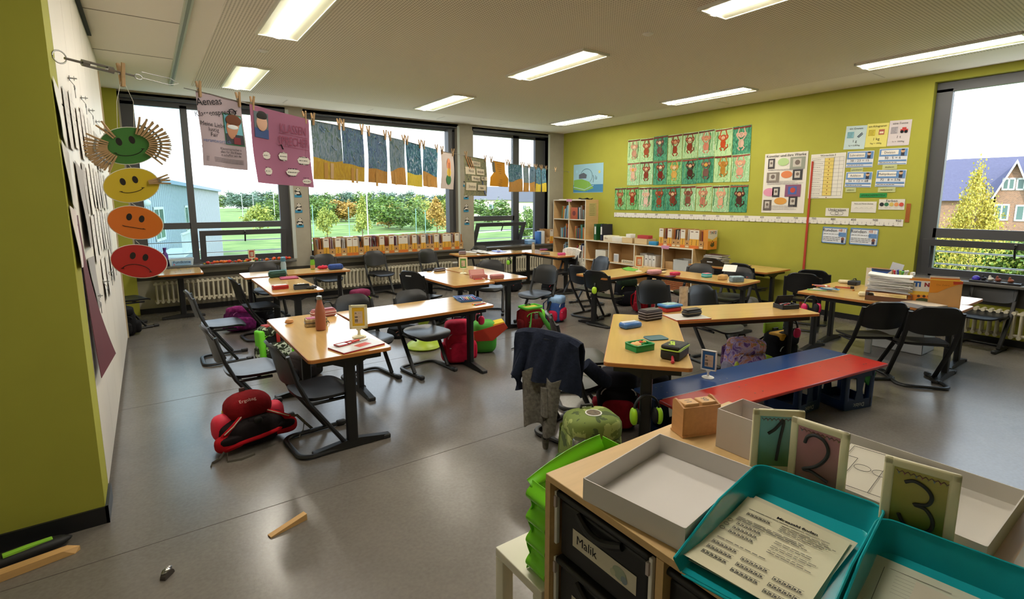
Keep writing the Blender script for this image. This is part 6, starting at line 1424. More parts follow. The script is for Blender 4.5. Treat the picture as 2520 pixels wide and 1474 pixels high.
def sheet(label, x, y, z, rz, w, h, deco, col='#d5cfb2', curl=.006, name='worksheet', group=None):
    m = MB(); m.grid(lambda u, v: Vector(((u-.5)*w, (v-.5)*h, curl*(abs(2*v-1)**3)*(1-u))), 8, 8, mat(col, .7, spec=.2), th=.0006); deco and deco(m, w, h)
    return m.build(name, label=label, cat='worksheet', group=group, loc=(x, y, z), rz=rz)
def d_mirza(m, w, h):
    z = .0028; ik = mat('#4a4a44', .8)
    m.text('Mirzazahl finden', .0125, .012, h*.40, z, M_ink, bold=.0003); m.lines(-w*.36, -w*.2, [h*.44], z, ik, .002); m.lines(-w*.4, w*.42, [h*.36], z, ik, .0016, seed=4)
    m.lines(-w*.05, w*.45, [h*q for q in (.325, .30, .275, .25)], z, ik, .002, seed=5); m.lines(-w*.42, w*.3, [h*.205, h*.185, h*.165], z, ik, .0022, seed=9); m.lines(-w*.42, w*.1, [-h*.13], z, ik, .0022, seed=12)
    def bx(x, y):
        for k in range(6): m.rect(x+k*.0085, y, x+k*.0085+.0012, y+.011, z, ik); m.rect(x+.0022+k*.0085, y+.003, x+.006+k*.0085, y+.008, z, ik)
        m.rect(x, y, x+.0515, y+.001, z, ik); m.rect(x, y+.011, x+.0515, y+.012, z, ik)
    bx(-w*.38, h*.27)
    for k in range(3): bx(-w*.38, h*(.10-.065*k)); m.lines(w*.0, w*.42, [h*(.11-.065*k), h*(.085-.065*k)], z, ik, .0018, seed=20+k); m.tube([(-w*.45 + .005*math.cos(a), h*(.12-.065*k) + .005*math.sin(a), z) for a in [j*PI/5 for j in range(10)]], .0005, ik, 4, closed=True)
    for c in range(3):
        for k in range(3): bx(-w*.42 + c*w*.30, -h*(.22+.075*k) - c*.01)
for i in range(3): sheet(('lowest', 'middle', 'second highest')[i] + ' number worksheet under the top one in the teal tray', .975 + i*.004, .462, TY+.004 + i*.0035, -PI/2 - .04*i + .16, .21, .295, None, '#cfc9b0', name='worksheet', group='worksheets under the top sheet')
sheet('top worksheet headed Mirzazahl finden in the first teal tray', .962, .462, TY+.016, -PI/2+.12, .21, .295, d_mirza, '#d9d3b6')
def d_lay(m, w, h):
    z = .003; ik = mat('#5a5a54', .8); m.rect(-w*.4, -h*.42, -w*.395, h*.42, z, ik); m.rect(-w*.4, h*.41, w*.1, h*.415, z, ik)
    for k in range(6): m.rect(-w*.3, h*(.35-.04*k), w*.1, h*(.35-.04*k)+.0006, z, ik)
    m.lines(-w*.25, w*.05, [0, -h*.05], z, ik, .002, seed=2)
sheet('pale worksheet with ruled lines in the second teal tray', 1.01, .215, TY+.004, -PI/2+.16, .20, .28, d_lay, '#cdd0bd'); sheet('worksheet lying on top in the second teal tray, cut by the photo edge', 0.97, .145, TY+.009, -PI/2+.10, .20, .28, lambda m, w, h: m.lines(-w*.35, w*.3, [h*(.4-.05*k) for k in range(8)], .003, mat('#5a5a54', .8), .002, seed=6), '#cfc9b8')
# wooden perpetual calendar box
wb = thing('calendar_box', 'small wooden calendar box holding number blocks on the cabinet', 'calendar box', (1.335, .893, TY), R(-20)); wm = wood('#c4905a', .5, (8, 1, 8), .08, 8)
m = MB(); w_, d_, h_ = .125, .058, .105
m.b2((-w_/2, -d_/2, .002), (w_/2, -d_/2+.006, h_*.88), wm); m.b2((-w_/2, d_/2-.006, 0), (w_/2, d_/2, h_*.5), wm); m.b2((-w_/2-.004, -d_/2-.004, 0), (w_/2+.004, d_/2+.004, .006), wm)
for s_ in (-1, 1): m.prism([(-d_/2, 0), (d_/2, 0), (d_/2, h_*.95), (d_/2-.008, h_*1.02), (d_/2-.018, h_*1.02), (-d_/2, h_*.88)], -.003, .003, wm, M=Matrix(((0, 0, 1, s_*w_/2), (1, 0, 0, 0), (0, 1, 0, 0), (0, 0, 0, 1))))
m.build('box', wb)
for s_ in (-1, 1):
    i = 0 if s_ < 0 else 1
    m = MB(); m.rbox((s_*.030, 0, h_*.50), (.05, .044, h_*.80), .003, wood('#cfa066', .5, (8, 1, 8), .06, 8)); tm_ = mat('#3d5a66', .7)
    m.text('11' if i == 0 else '05', .026, s_*.030, 0, h_*.905, tm_, rot=PI/2); m.build('number_block', label='wooden number block in the calendar box, nearer the %s' % ('white cardboard tray' if s_ < 0 else 'frosted holder'), cat='block', loc=wb.location + Vector((0, 0, .007)), rz=R(-20))
# clear acrylic holder
ac = bpy.data.materials.new('frosted_acrylic'); ac.use_nodes = True; b = ac.node_tree.nodes['Principled BSDF']; b.inputs['Base Color'].default_value = (*lin('#cfc6c2'), 1); b.inputs['Roughness'].default_value = .35; b.inputs['Alpha'].default_value = .72
opentray('acrylic_holder', 'frosted clear upright holder beside the wooden calendar box', 'holder', 1.30, 1.43, .655, .80, TY, .115, .003, ac)
# white lid with a pitch drawing
opentray('cardboard_tray', 'white box lid holding pitch drawings behind the number stands', 'box', 1.275, 1.605, .20, .60, TY, .045, .0025, mat('#cbc6bd', .6))
def d_pitch(m, w, h):
    z = .003; ik = mat('#6a6862', .8)
    def ln_(a, b): m.tube([(*a, z), (*b, z)], .0007, ik, 4)
    W_, H_ = w*.44, h*.44
    for a, b in (((-W_, -H_), (W_, -H_)), ((W_, -H_), (W_, H_)), ((W_, H_), (-W_, H_)), ((-W_, H_), (-W_, -H_)), ((-W_, 0), (W_, 0)), ((-W_*.4, H_), (-W_*.4, H_*.7)), ((-W_*.4, H_*.7), (W_*.4, H_*.7)), ((W_*.4, H_*.7), (W_*.4, H_))): ln_(a, b)
    for c in ((0, 0), (-W_*.1, -H_*.5), (0, H_*.45)): m.tube([(c[0] + .018*math.cos(a), c[1] + .018*math.sin(a), z) for a in [j*PI/8 for j in range(16)]], .0007, ik, 4, closed=True)
for i in range(8): sheet('pitch drawing sheet stacked in the white lid' if i < 7 else 'top pitch drawing with lines and circles in the white lid', 1.44, .42 + .002*i, TY+.004 + i*.004, .05 + .01*i, .28, .20, d_pitch if i == 7 else None, '#cec8b8', 0, name='drawing', group='pitch drawings in the lid' if i < 7 else None)
# crinkled plastic film over the window end of the cabinet
m = MB(); rr = random.Random(2)
m.grid(lambda u, v: Vector((1.215 + .43*u, -.44 + .61*v, CH_ + .004 + .006*abs(noise.noise(Vector((u*6, v*8, 0)))) + .004*abs(noise.noise(Vector((u*18, v*14, 3)))))), 40, 50, mat('#b9b4a8', .22, alpha=.8), th=.0006)
m.build('plastic_film', label='crinkled pale plastic film spread over the far side of the cabinet', cat='film')
# white stool with green expanding file at the cabinet end
ws_ = thing('white_stool', 'white square side table against the end of the birch cabinet', 'side table', (0, 0, 0)); wm_ = mat('#d6d2bf', .4)
m = MB(); m.rbox((.80+.20, .985+.115, .485), (.40, .23, .03), .003, wm_); m.build('top', ws_)
for x in (.82, 1.18):
    for y in (1.005, 1.195): m = MB(); m.rbox((x, y, .235), (.04, .04, .468), .003, wm_); m.build('leg', ws_)
gf = bpy.data.materials.new('green_plastic'); gf.use_nodes = True; b = gf.node_tree.nodes['Principled BSDF']; b.inputs['Base Color'].default_value = (*lin('#7ad81e'), 1); b.inputs['Roughness'].default_value = .3; b.inputs['Transmission Weight'].default_value = .2
ef = thing('expanding_file', 'bright green wavy plastic file rack between cabinet and side table', 'file rack', (0, 0, 0))
def zig(v):            # wavy profile of the outer side
    return .016 * math.cos(v * 5 * PI * 2)
m = MB(); zt = .838
m.grid(lambda u, v: Vector((.822 + .29*u, 1.070 + .012*math.cos(v*8*PI), .502 + (zt-.502 - .055*(1-u)**2*(v > .7)*(v-.7)/.3)*v)), 14, 64, gf, th=.0022, smooth=False)
m.grid(lambda u, v: Vector((.822 + .012*math.cos(v*8*PI), .985 + .085*u, .502 + (zt-.557)*v)), 6, 48, gf, th=.002); m.grid(lambda u, v: Vector((1.112, .985 + .085*u, .502 + (zt-.502)*v)), 4, 8, gf, th=.002)
m.b2((.83, .986, .5015), (1.11, 1.07, .504), gf); m.build('shell', ef)
m = MB(); m.b2((.86, .995, .506), (1.09, 1.0, .72), mat('#d6c43c', .6)); m.b2((.85, 1.01, .506), (1.08, 1.015, .73), M_paper); m.build('paper_bundle', label='yellow and white papers inside the green file rack', cat='paper')
# ============================================================= LOOSE THINGS ON THE FLOOR
a, b = P(663, 1322), P(752, 1276); c = (a+b)/2
m = MB(); L_ = (b-a).length; m.prism([(-L_/2, .0), (L_/2, 0), (L_/2, .032), (-L_/2, .006)], -.016, .016, M_pin, M=Matrix(((1, 0, 0, 0), (0, 0, 1, 0), (0, 1, 0, 0), (0, 0, 0, 1)))); m.build('door_wedge', label='pale wooden door wedge lying alone on the floor', cat='wedge', loc=(c.x, c.y, .0008), rz=math.atan2((b-a).y, (b-a).x))
p = P(412, 1418); t = thing('foil_lump', 'small dark object with crumpled silver top on the floor', 'litter', (p.x, p.y, 0), .9)
m = MB(); m.prism([(.028*math.cos(R(k*15)), .028*math.sin(R(k*15))) for k in range(13)], -.012, .012, mat('#3a332e', .5), M=Matrix(((1, 0, 0, 0), (0, 0, 1, 0), (0, 1, 0, .001), (0, 0, 0, 1)))); m.build('base', t)
m = MB(); m.ball((.005, .004, .024), (.026, .014, .010), M_steel, fn=lambda x, y, z: (x*(1+.15*math.sin(z*900)), y*(1+.2*math.sin(x*500)), z*(1+.25*math.cos(x*400+y*300)))); m.build('foil', t)
a, b = P(0, 1425), P(140, 1372); c = (a+b)/2; d = (b-a); an = math.atan2(d.y, d.x)
m = MB(); m.add([(-.45, -.035, .0), (.16, -.03, 0), (.18, -.01, 0), (.17, .02, 0), (-.45, .035, 0), (-.45, -.03, .035), (.12, -.028, .03), (.18, -.01, .02), (.14, .018, .028), (-.45, .03, .035)], [(4,3,2,1,0), (5,6,7,8,9), (0,1,6,5), (1,2,7,6), (2,3,8,7), (3,4,9,8), (4,0,5,9)], M_pin); m.build('wooden_wedge', label='long light wooden wedge at the bottom corner by the pillar', cat='wedge', loc=(c.x-.01, c.y, .001), rz=an)
t = thing('hand_brush', 'black shoe-like brush with lime stripe behind the wooden wedge', 'brush', (c.x-.07, c.y+.075, .0), an)
m = MB(); m.ball((0, 0, .03), (.20, .045, .03), mat('#17181a', .6), .8); m.ball((.12, .0, .03), (.09, .03, .022), mat('#17181a', .6)); m.build('body', t)
m = MB(); m.tube([(-.02, -.02, .062), (.06, -.012, .06), (.14, .0, .052)], .010, mat('#8cc83c', .5), 6, flat=1.6); m.build('lime_strip', t)
m = MB(); m.box((-.14, -.03, .05), (.05, .002, .015), M_paper, rz=.1); m.build('tag', t)
# ============================================================= THINGS ON THE DESKS
def ringpts(w, d, r, z): return [(x, y, z) for x, y in rr2(w, d, r, 4)]
def pcase(px, py, rz, w, d, h, col, zcol, label, z=TZ, name='pencil_case', bands=1, r=.015, top=None, pull=True, noise_=.08, cat='pencil case', M_=None):
    x, y, _ = put(px, py, z); t = thing(name, label, cat, (x, y, z), R(rz))
    m = MB(); m.rbox((0, 0, h/2), (w, d, h), r, M_ or mat(col, .65, 0, noise_, 30), n=4)
    m.build('body', t)
    if top: m = MB(); m.rbox((0, 0, h+.001), (w*.86, d*.82, .006), .003, mat(top, .5, 0, .1, 40)); m.build('top_panel', t)
    for k in range(bands):
        m = MB(); m.tube(ringpts(w+.002, d+.002, r, h*(k+1)/(bands+1)), .0028, mat(zcol, .4), 6, closed=True); m.build('zipper', t)
    if pull: m = MB(); m.tube([(w/2, d*.1, h*.5), (w/2+.012, d*.1, h*.4), (w/2+.02, d*.12, .006)], .003, mat(zcol, .5), 6); m.build('zip_pull', t)
    return t
def pens(px, py, n, rz, spread, label, group, z=TZ, cols=('#c22a24', '#2b57a8', '#2c8a3f', '#d9b42c', '#d9702a', '#7a3a8a', '#35a0c0', '#1c1c20'), L_=.14, seed=1, dz=.005):
    rr = random.Random(seed); x, y, _ = put(px, py, z); a = R(rz); u = Vector((math.cos(a), math.sin(a), 0)); v = Vector((-u.y, u.x, 0)); nm = dict(zip(('#c22a24', '#2b57a8', '#2c8a3f', '#d9b42c', '#d9702a', '#7a3a8a', '#35a0c0', '#1c1c20'), ('red', 'blue', 'green', 'yellow', 'orange', 'purple', 'light blue', 'black')))
    for i in range(n):
        c = cols[i % len(cols)]; q = Vector((x, y, z+dz)) + v*(i-(n-1)/2)*spread + u*rr.uniform(-.008, .008); m = MB()
        m.tube([(-L_/2, 0, 0), (L_/2-.03, 0, 0)], .0045, mat(c, .4), 7); m.tube([(L_/2-.03, 0, 0), (L_/2-.012, 0, 0)], .0048, M_paper, 7); m.tube([(L_/2-.012, 0, 0), (L_/2, 0, 0)], [.004, .001], mat(c, .5), 7)
        m.build('felt_pen', label='%s felt pen %s' % (nm.get(c, 'coloured'), label), cat='pen', group=group, loc=q, rz=a + rr.uniform(-.05, .05))
def opencase(px, py, rz, w, d, h, col, incol, label, z=TZ, lidcol=None, npen=5, seed=1, lidang=25):
    x, y, _ = put(px, py, z); t = thing('pencil_case', label, 'pencil case', (x, y, z), R(rz)); c = mat(col, .6, 0, .08, 30)
    m = MB()
    m.rbox((0, 0, .004), (w, d, .007), .003, c, n=1)
    for a, b, ww, dd in ((0, d/2-.003, w, .006), (0, -d/2+.003, w, .006), (w/2-.003, 0, .006, d), (-w/2+.003, 0, .006, d)): m.rbox((a, b, h/2), (ww, dd, h), .002, c, n=1)
    m.build('body', t); m = MB(); m.box((0, 0, .009), (w-.014, d-.014, .002), mat(incol, .7)); m.tube(ringpts(w, d, .006, h), .0025, mat(incol, .4), 6, closed=True); m.build('lining', t)
    l = MB(); a = R(lidang); l.M = Matrix.Translation((0, d/2+.002, h*.4)) @ Matrix.Rotation(a, 4, 'X'); l.rbox((0, d*.45, .004), (w, d*.9, .008), .003, mat(lidcol or col, .6, 0, .1, 30), n=1); l.rect(-w*.42, d*.08, w*.42, d*.82, .0085, mat(incol, .7)); l.build('lid', t)
    return t
pcase(778, 801, -6, .155, .085, .060, '#a58f66', '#3b3023', 'leopard patterned pencil box with magenta top beside the copper bottle', top='#9a2458', r=.008, noise_=.55)
pcase(796, 779, 4, .195, .075, .062, '#a85f5a', '#d8c9c2', 'rosy brown pencil case with chrome rail behind the copper bottle', top='#8f3f4a', bands=2, r=.02)
x, y, _ = put(790, 812); t = thing('drinking_bottle', 'matte copper steel bottle with silver cap', 'bottle', (x, y, TZ))
m = MB(); m.lathe([(.028, 0), (.034, .004), (.036, .015), (.036, .12), (.033, .155), (.022, .195), (.0175, .215), (.0175, .225)], mat('#9c5a3e', .45, .1), 26); m.build('body', t); m = MB(); m.lathe([(.0185, .225), (.0195, .228), (.0195, .248), (.017, .252), (0, .252)], M_steel, 20); m.build('cap', t)
x, y, _ = put(712, 796); m = MB(); m.ball((0, 0, .013), (.034, .022, .013), mat('#c08a55', .85, 0, .12, 40), n=10, k=18); m.ball((.002, .001, .024), (.030, .019, .010), mat('#cf9c66', .85, 0, .12, 40), n=10, k=18); m.build('bread_roll', label='small bread roll at the far corner of the copper bottle desk', cat='bread', loc=(x, y, TZ), rz=.2)
def booklet(px, py, rz, w, h, t_, top, edge, label, z=TZ, deco=None, name='exercise_book'):
    x, y, _ = put(px, py, z); m = MB(); m.b2((-w/2, -h/2, 0), (w/2, h/2, .001), mat(edge, .5)); m.b2((-w/2+.001, -h/2+.001, .001), (w/2-.001, h/2-.001, t_-.001), mat(edge, .6)); m.b2((-w/2, -h/2, t_-.001), (w/2, h/2, t_), mat(top, .35)); deco and deco(m, w, h, t_+.0006)
    return m.build(name, label=label, cat='book', loc=(x, y, z+.0004), rz=R(rz))
def d_bk(m, w, h, z):
    m.rect(-w*.45, -h*.45, -w*.1, -h*.05, z, mat('#c9c4c0', .3)); m.poly([(-w*.05, -h*.3), (w*.3, -h*.2), (w*.25, h*.1), (-w*.08, h*.0)], z, mat('#c23a28', .4)); m.lines(-w*.4, w*.4, [h*.25, h*.32], z, mat('#8a5a56', .6), .006)
booklet(878, 853, 14, .30, .19, .010, '#c9c6c2', '#a8242c', 'white booklet with red rim under the mousetrap-like pen tray', deco=d_bk)
x, y, _ = put(862, 848); t = thing('pen_organiser', 'red and clear pen organiser lying open on the white booklet', 'pen case', (x, y, TZ+.011), R(16))
m = MB(); 
for a, b, c_, d_ in ((-.10, -.03, -.02, .03), (-.02, -.02, .03, .03)): m.tube([(a, b, .004), (c_, b, .004), (c_, d_, .004), (a, d_, .004)], .004, mat('#a81f28', .4), 6, closed=True)
m.rbox((-.065, 0, .004), (.07, .045, .006), .002, mat('#c9c9cc', .2)); m.build('tray', t); m = MB(); m.prism([(.01, -.012), (.07, -.004), (.075, .012), (.02, .018)], .001, .009, mat('#c8341c', .5)); m.build('red_pouch', t)
m = MB(); m.tube([(.0, .03, .004), (.14, .05, .004)], .0025, M_steel, 6); m.tube([(.0, -.03, .004), (.12, -.02, .004)], .0025, M_steel, 6); m.build('pencil', t)
# open case and felt pens at the end of the long desk
opencase(1155, 740, -10, .21, .13, .018, '#2f5f96', '#28407a', 'open blue pencil case full of pens at the end of the long desk', lidang=4)
pens(1150, 739, 7, 72, .019, 'inside the open blue case', 'pens in the open blue case', dz=.022, seed=2); pens(1180, 748, 6, 12, .012, 'lying beside the open blue case', 'loose felt pens beside the blue case', seed=3)
# desk by the radiators
pcase(683, 682, 0, .20, .10, .078, '#1f4a3c', '#143228', 'dark green lidded pencil box', r=.025, top='#28584a')
opencase(712, 686, -6, .20, .10, .012, '#8e2348', '#b04a6c', 'flat magenta case lying open beside the dark green box', lidang=0)
pcase(690, 711, 4, .155, .075, .042, '#b8281e', '#6d1712', 'red pencil box with white lid', r=.006, top='#cfcac6', pull=False)
opencase(742, 711, -6, .15, .09, .045, '#3c4046', '#1f2226', 'dark grey open pencil tin with crumpled paper', npen=0, lidang=150)
m = MB(); x, y, _ = put(741, 706); m.ball((0, 0, .016), (.05, .025, .012), M_paper, fn=lambda a, b, c: (a, b*(1+.3*math.sin(a*300)), c*(1+.4*math.cos(a*220)))); m.build('crumpled_paper', label='crumpled paper inside the dark grey tin', cat='paper', loc=(x, y, TZ+.012))
m = MB(); x, y, _ = put(768, 711); m.ball((0, 0, .018), (.055, .03, .018), mat('#1c1c20', .7), fn=lambda a, b, c: (a, b, c*(1+.3*math.sin(a*200)))); m.build('pouch', label='small black pouch beside the dark grey tin', cat='pouch', loc=(x, y, TZ))
def bottle(px, py, r_, h_, col, cap, label, z=TZ, caph=.05, lowcol=None, clear=False):
    x, y, _ = put(px, py, z); t = thing('drinking_bottle', label, 'bottle', (x, y, z)); m = MB(); bm_ = mat(col, .25); m.lathe([(r_*.9, 0), (r_, .01), (r_, h_-caph-.03), (r_*.75, h_-caph)], bm_, 20); m.build('body', t)
    if lowcol: m = MB(); m.lathe([(r_*1.01, .01), (r_*1.02, .012), (r_*1.02, h_*.32), (r_*1.01, h_*.325)], mat(lowcol, .5), 20); m.build('sleeve', t)
    m = MB(); m.lathe([(r_*.8, h_-caph), (r_*.95, h_-caph+.004), (r_*.95, h_-.012), (r_*.6, h_), (0, h_)], mat(cap, .4), 20); m.build('cap', t); return t
bottle(699, 676, .033, .23, '#a9bdc4', '#4f7f96', 'pale blue patterned water bottle behind the dark green box', caph=.06, lowcol='#6fa7b8')
bottle(770, 663, .030, .19, '#6fae2c', '#1c1e1c', 'lime green tumbler with black lid and wooden base', caph=.05, lowcol='#b98a58')
m = MB(); x, y, _ = put(795, 662); m.ball((0, 0, .025), (.075, .04, .026), mat('#c81f3c', .7), n=10, k=20, fn=lambda a, b, c: (a*(1+.06*math.sin(b*150)), b*(1+.15*math.sin(a*120)), c*(1+.25*math.cos(a*130)))); m.build('cloth', label='crumpled bright red cloth between the lime tumbler and blue case', cat='cloth', loc=(x, y, TZ))
pcase(826, 663, 3, .19, .095, .075, '#1f3f86', '#2c55a8', 'puffy blue shiny pencil case at the end of the window-side desk', r=.025, noise_=.3)
# middle desks
pcase(1082, 667, 5, .155, .085, .036, '#3a2026', '#c9c4c0', 'dark maroon pencil case with grey top on the middle desk', top='#2a2c34'); m = MB(); x, y, _ = put(1057, 666); m.ball((0, 0, .014), (.045, .022, .014), mat('#1f1f22', .7), fn=lambda a, b, c: (a, b, c*(1+.3*math.sin(a*200)))); m.build('pouch', label='little black pouch touching the dark maroon case', cat='pouch', loc=(x, y, TZ))
opencase(1178, 684, -12, .20, .10, .035, '#b06a66', '#c08a80', 'rose coloured pencil case lying open on the middle desk', lidang=60); pens(1180, 690, 4, -10, .012, 'in the open rose case', 'pens in the open rose case', cols=('#c22a24', '#1c1c20'), dz=.018, seed=6)
pcase(1223, 686, -4, .165, .085, .055, '#b5766f', '#8a4a48', 'pink square pencil case near the edge of the middle desk', bands=2)
# corner window desks
pcase(1138, 626, -8, .12, .07, .055, '#5a2430', '#b5a9a8', 'wine red pencil case on the corner desk', bands=3, top='#a9a3a6')
for i, (px, py, rz) in enumerate(((1165, 621, 20), (1190, 623, -10), (1176, 620, 5))):
    x, y, _ = put(px, py); m = MB(); m.grid(lambda u, v: Vector(((u-.5)*.2, (v-.5)*.28, .003 + .012*abs(math.sin(u*5+i)))), 8, 6, M_paper, th=.0008); m.build('paper_sheet', label=('lowest', 'middle', 'uppermost')[i] + ' crumpled white paper on the desk under the corner window', cat='paper', group='papers on the corner desk', loc=(x, y, TZ+.002+.006*i), rz=R(rz))
m = MB(); x, y, _ = put(1228, 619); m.grid(lambda u, v: Vector(((u-.5)*.20, (v-.5)*.24, .006 + .03*max(0, v-.7))), 8, 6, mat('#2433b8', .3), th=.004); m.build('folder', label='bright blue folded folder on the corner desk', cat='folder', loc=(x, y, TZ), rz=-.1)
m = MB(); m.rbox((0, 0, .012), (.05, .05, .024), .004, M_paper); m.build('paper_cup', label='small white box on the blue folder', cat='box', loc=(x+.01, y+.03, TZ+.012))
x, y, _ = put(1246, 619); bottle(1312, 622, .028, .19, '#b9a990', '#8f8272', 'sandy brown bottle where the two corner desks meet', caph=.03)
pcase(1342, 626, -10, .165, .07, .035, '#1a1a1e', '#c9c9cc', 'black pencil case with white stripes on the bookcase desk', bands=2, pull=False); pcase(1338, 616, -12, .15, .07, .03, '#7d2f5a', '#a85a80', 'plum pencil case behind the striped black one', pull=False); pcase(1382, 628, -6, .125, .075, .042, '#d04a80', '#a83a66', 'bright pink box at the end of the bookcase desk', r=.008, bands=0, pull=False, name='snack_box', cat='box')
# shelf-side desks
m = MB(); x, y, _ = put(1553, 664); m.grid(lambda u, v: Vector(((u-.5)*.22, (v-.5)*.17, .004 + .05*max(0, v-.55))), 8, 8, mat('#5fa83a', .5, 0, .2, 20), th=.006); m.build('lunch_bag', label='bright green folded lunch bag behind the orange card', cat='bag', loc=(x, y, TZ), rz=.3)
pcase(1610, 675, -10, .185, .10, .062, '#c98f8f', '#a86a6c', 'pale pink padded pencil case beside the orange card', bands=2, r=.025); pcase(1661, 677, -4, .12, .08, .040, '#c01f4a', '#8f1738', 'crimson lunch tub on a dark lid', r=.012, bands=1, pull=False, name='lunch_tub', cat='box')
m = MB(); x, y, _ = put(1652, 680); m.rbox((0, 0, .004), (.13, .08, .007), .003, mat('#4a1f48', .4)); m.build('tub_cover', label='dark purple lid half under the crimson tub', cat='lid', loc=(x-.02, y, TZ-.0))
pcase(1631, 672, 10, .10, .06, .025, '#cdbb88', '#b9a570', 'little straw coloured pouch between the pink case and crimson tub', bands=0, pull=False, name='pouch', cat='pouch')
pcase(1739, 682, -14, .105, .085, .046, '#2f9f9c', '#c9d9d6', 'turquoise snack box with a pink top', r=.01, top='#c06a7c', pull=False, name='snack_box', cat='box')
m = MB(); x, y, _ = put(1778, 688); m.rbox((0, 0, .03), (.12, .09, .06), .015, mat('#c9a060', .6, 0, .15, 20, alpha=.9)); m.build('bread_bag', label='paper bag of bread next to the turquoise snack box', cat='bag', loc=(x, y, TZ), rz=.2)
m = MB(); x, y, _ = put(1795, 676); m.grid(lambda u, v: Vector(((u-.5)*.14, (v-.5)*.16, .05 + .07*u)), 4, 4, M_paper, th=.0008); m.build('paper_sheet', label='white sheet sticking up from the bread bag', cat='paper', loc=(x, y, TZ), rz=.4)
pcase(1812, 694, -30, .145, .085, .070, '#8fa6ae', '#3a4348', 'newspaper-print folded pencil case with three layers', bands=3, r=.012, noise_=.35)
m = MB(); x, y, _ = put(1837, 684); m.tube([(0, 0, .003), (.02, .01, .012), (.04, -.004, .003), (.05, .02, .003)], .003, mat('#b03a20', .5), 6); m.build('cord_loop', label='thin red cord loop behind the newspaper-print case', cat='cord', loc=(x, y, TZ))
# lunch box desk
pcase(1600, 786, -6, .175, .10, .082, '#2a1f22', '#8f8788', 'black pencil box of three stacked layers', bands=3, r=.014, top='#3c3634')
x, y, _ = put(1551, 806); t = thing('tissue_pouch', 'blue zipped pouch with white paper showing', 'pouch', (x, y, TZ), R(-6)); m = MB(); m.rbox((0, 0, .022), (.165, .085, .042), .016, mat('#3f6fae', .25, 0, .15, 25), n=4); m.build('body', t); m = MB(); m.rbox((-.005, .012, .0435), (.13, .035, .004), .002, mat('#c9ccd2', .4), rz=-.08); m.tube([(.07, .0, .042), (.085, -.01, .03), (.088, -.03, .01)], .004, M_paper, 6); m.build('paper_flap', t)
x, y, _ = put(1574, 860); t = thing('lunch_box', 'open green lunch box with bread and tomato', 'lunch box', (x, y, TZ), R(-8)); gm = mat('#1f8f4a', .3)
m = MB(); w, d, h = .145, .11, .045
m.rbox((0, 0, .004), (w-.008, d-.008, .007), .003, gm)
for a, b, ww, dd in ((0, d/2-.003, w, .006), (0, -d/2+.003, w, .006), (w/2-.003, 0, .006, d), (-w/2+.003, 0, .006, d), (.015, -.02, .004, .06), (.04, .0, .06, .004)): m.rbox((a, b, h/2), (ww, dd, h if ww > .1 or dd > .1 else h*.8), .0025, gm)
m.tube(ringpts(w+.004, d+.004, .012, h-.003), .004, gm, 6, closed=True); m.build('tub', t)
for nm, c, q, r_, lb in (('bread_slice', '#d2a05a', (-.032, .005), (.034, .034, .014), 'folded bread slice inside the open green lunch box'), ('apple_slice', '#d9b36a', (.005, .028), (.03, .014, .012), 'pale apple slice at the far side of the green lunch box'), ('tomato', '#c4381f', (.035, .024), (.014, .014, .013), 'small red tomato in the green lunch box'), ('cheese_piece', '#d9a84a', (.056, .012), (.010, .014, .012), 'little cheese piece beside the tomato')):
    m = MB(); m.ball((0, 0, 0), r_, mat(c, .6, 0, .1, 60), .7 if 'bread' in nm or 'cheese' in nm else 1); m.build(nm, label=lb, cat='food', loc=(x+q[0], y+q[1], TZ+.034), rz=.4)
x, y, _ = put(1614, 833); m = MB(); m.prism(rr2(.145, .105, .018), 0, .006, mat('#1f5560', .4)); m.tube(ringpts(.143, .103, .018, .006), .002, mat('#2a6a72', .4), 6, closed=True); m.build('box_cover', label='dark teal lid lying behind the open green lunch box', cat='lid', loc=(x, y, TZ+.0005), rz=-.35)
x, y, _ = put(1660, 878); t = thing('pencil_bag', 'black zipped bag with lime lettering and lime piping', 'pencil case', (x, y, TZ), R(18)); kb = mat('#1b1d1a', .6, 0, .25, 18)
m = MB(); m.rbox((0, 0, .032), (.19, .115, .062), .016, kb, n=4); m.build('body', t); m = MB(); m.rbox((0, .0, .073), (.185, .112, .022), .010, kb, n=3, rot=Euler((0, .05, 0))); m.build('lid', t)
m = MB(); m.tube(ringpts(.192, .117, .016, .062), .004, mat('#a9c84a', .5), 6, closed=True); m.tube([(-.09, -.055, .068), (-.0, -.06, .072), (.09, -.058, .066)], .003, mat('#a9c84a', .5), 6); m.build('piping', t)
m = MB(Matrix.Translation((0, .012, .0875)) @ Matrix.Rotation(.05, 4, 'Y')); m.text('Satch', .05, -.02, 0, 0, mat('#b5d62c', .5), rot=.35, bold=.0015); m.lines(-.03, .08, [-.025, -.035], 0, mat('#4a4f48', .6), .004); m.build('lettering', t)
m = MB(); m.tube([(-.098, -.02, .03), (-.12, -.03, .02), (-.135, -.035, .012)], [.006, .009, .006], mat('#b01f30', .5), 8); m.ball((-.14, -.037, .011), (.011, .011, .011), mat('#b01f30', .5)); m.build('pendant', t); m = MB(); m.tube([(.097, -.02, .06), (.112, -.01, .04), (.108, .0, .015)], .006, mat('#17181a', .6), 6); m.build('wrist_loop', t)
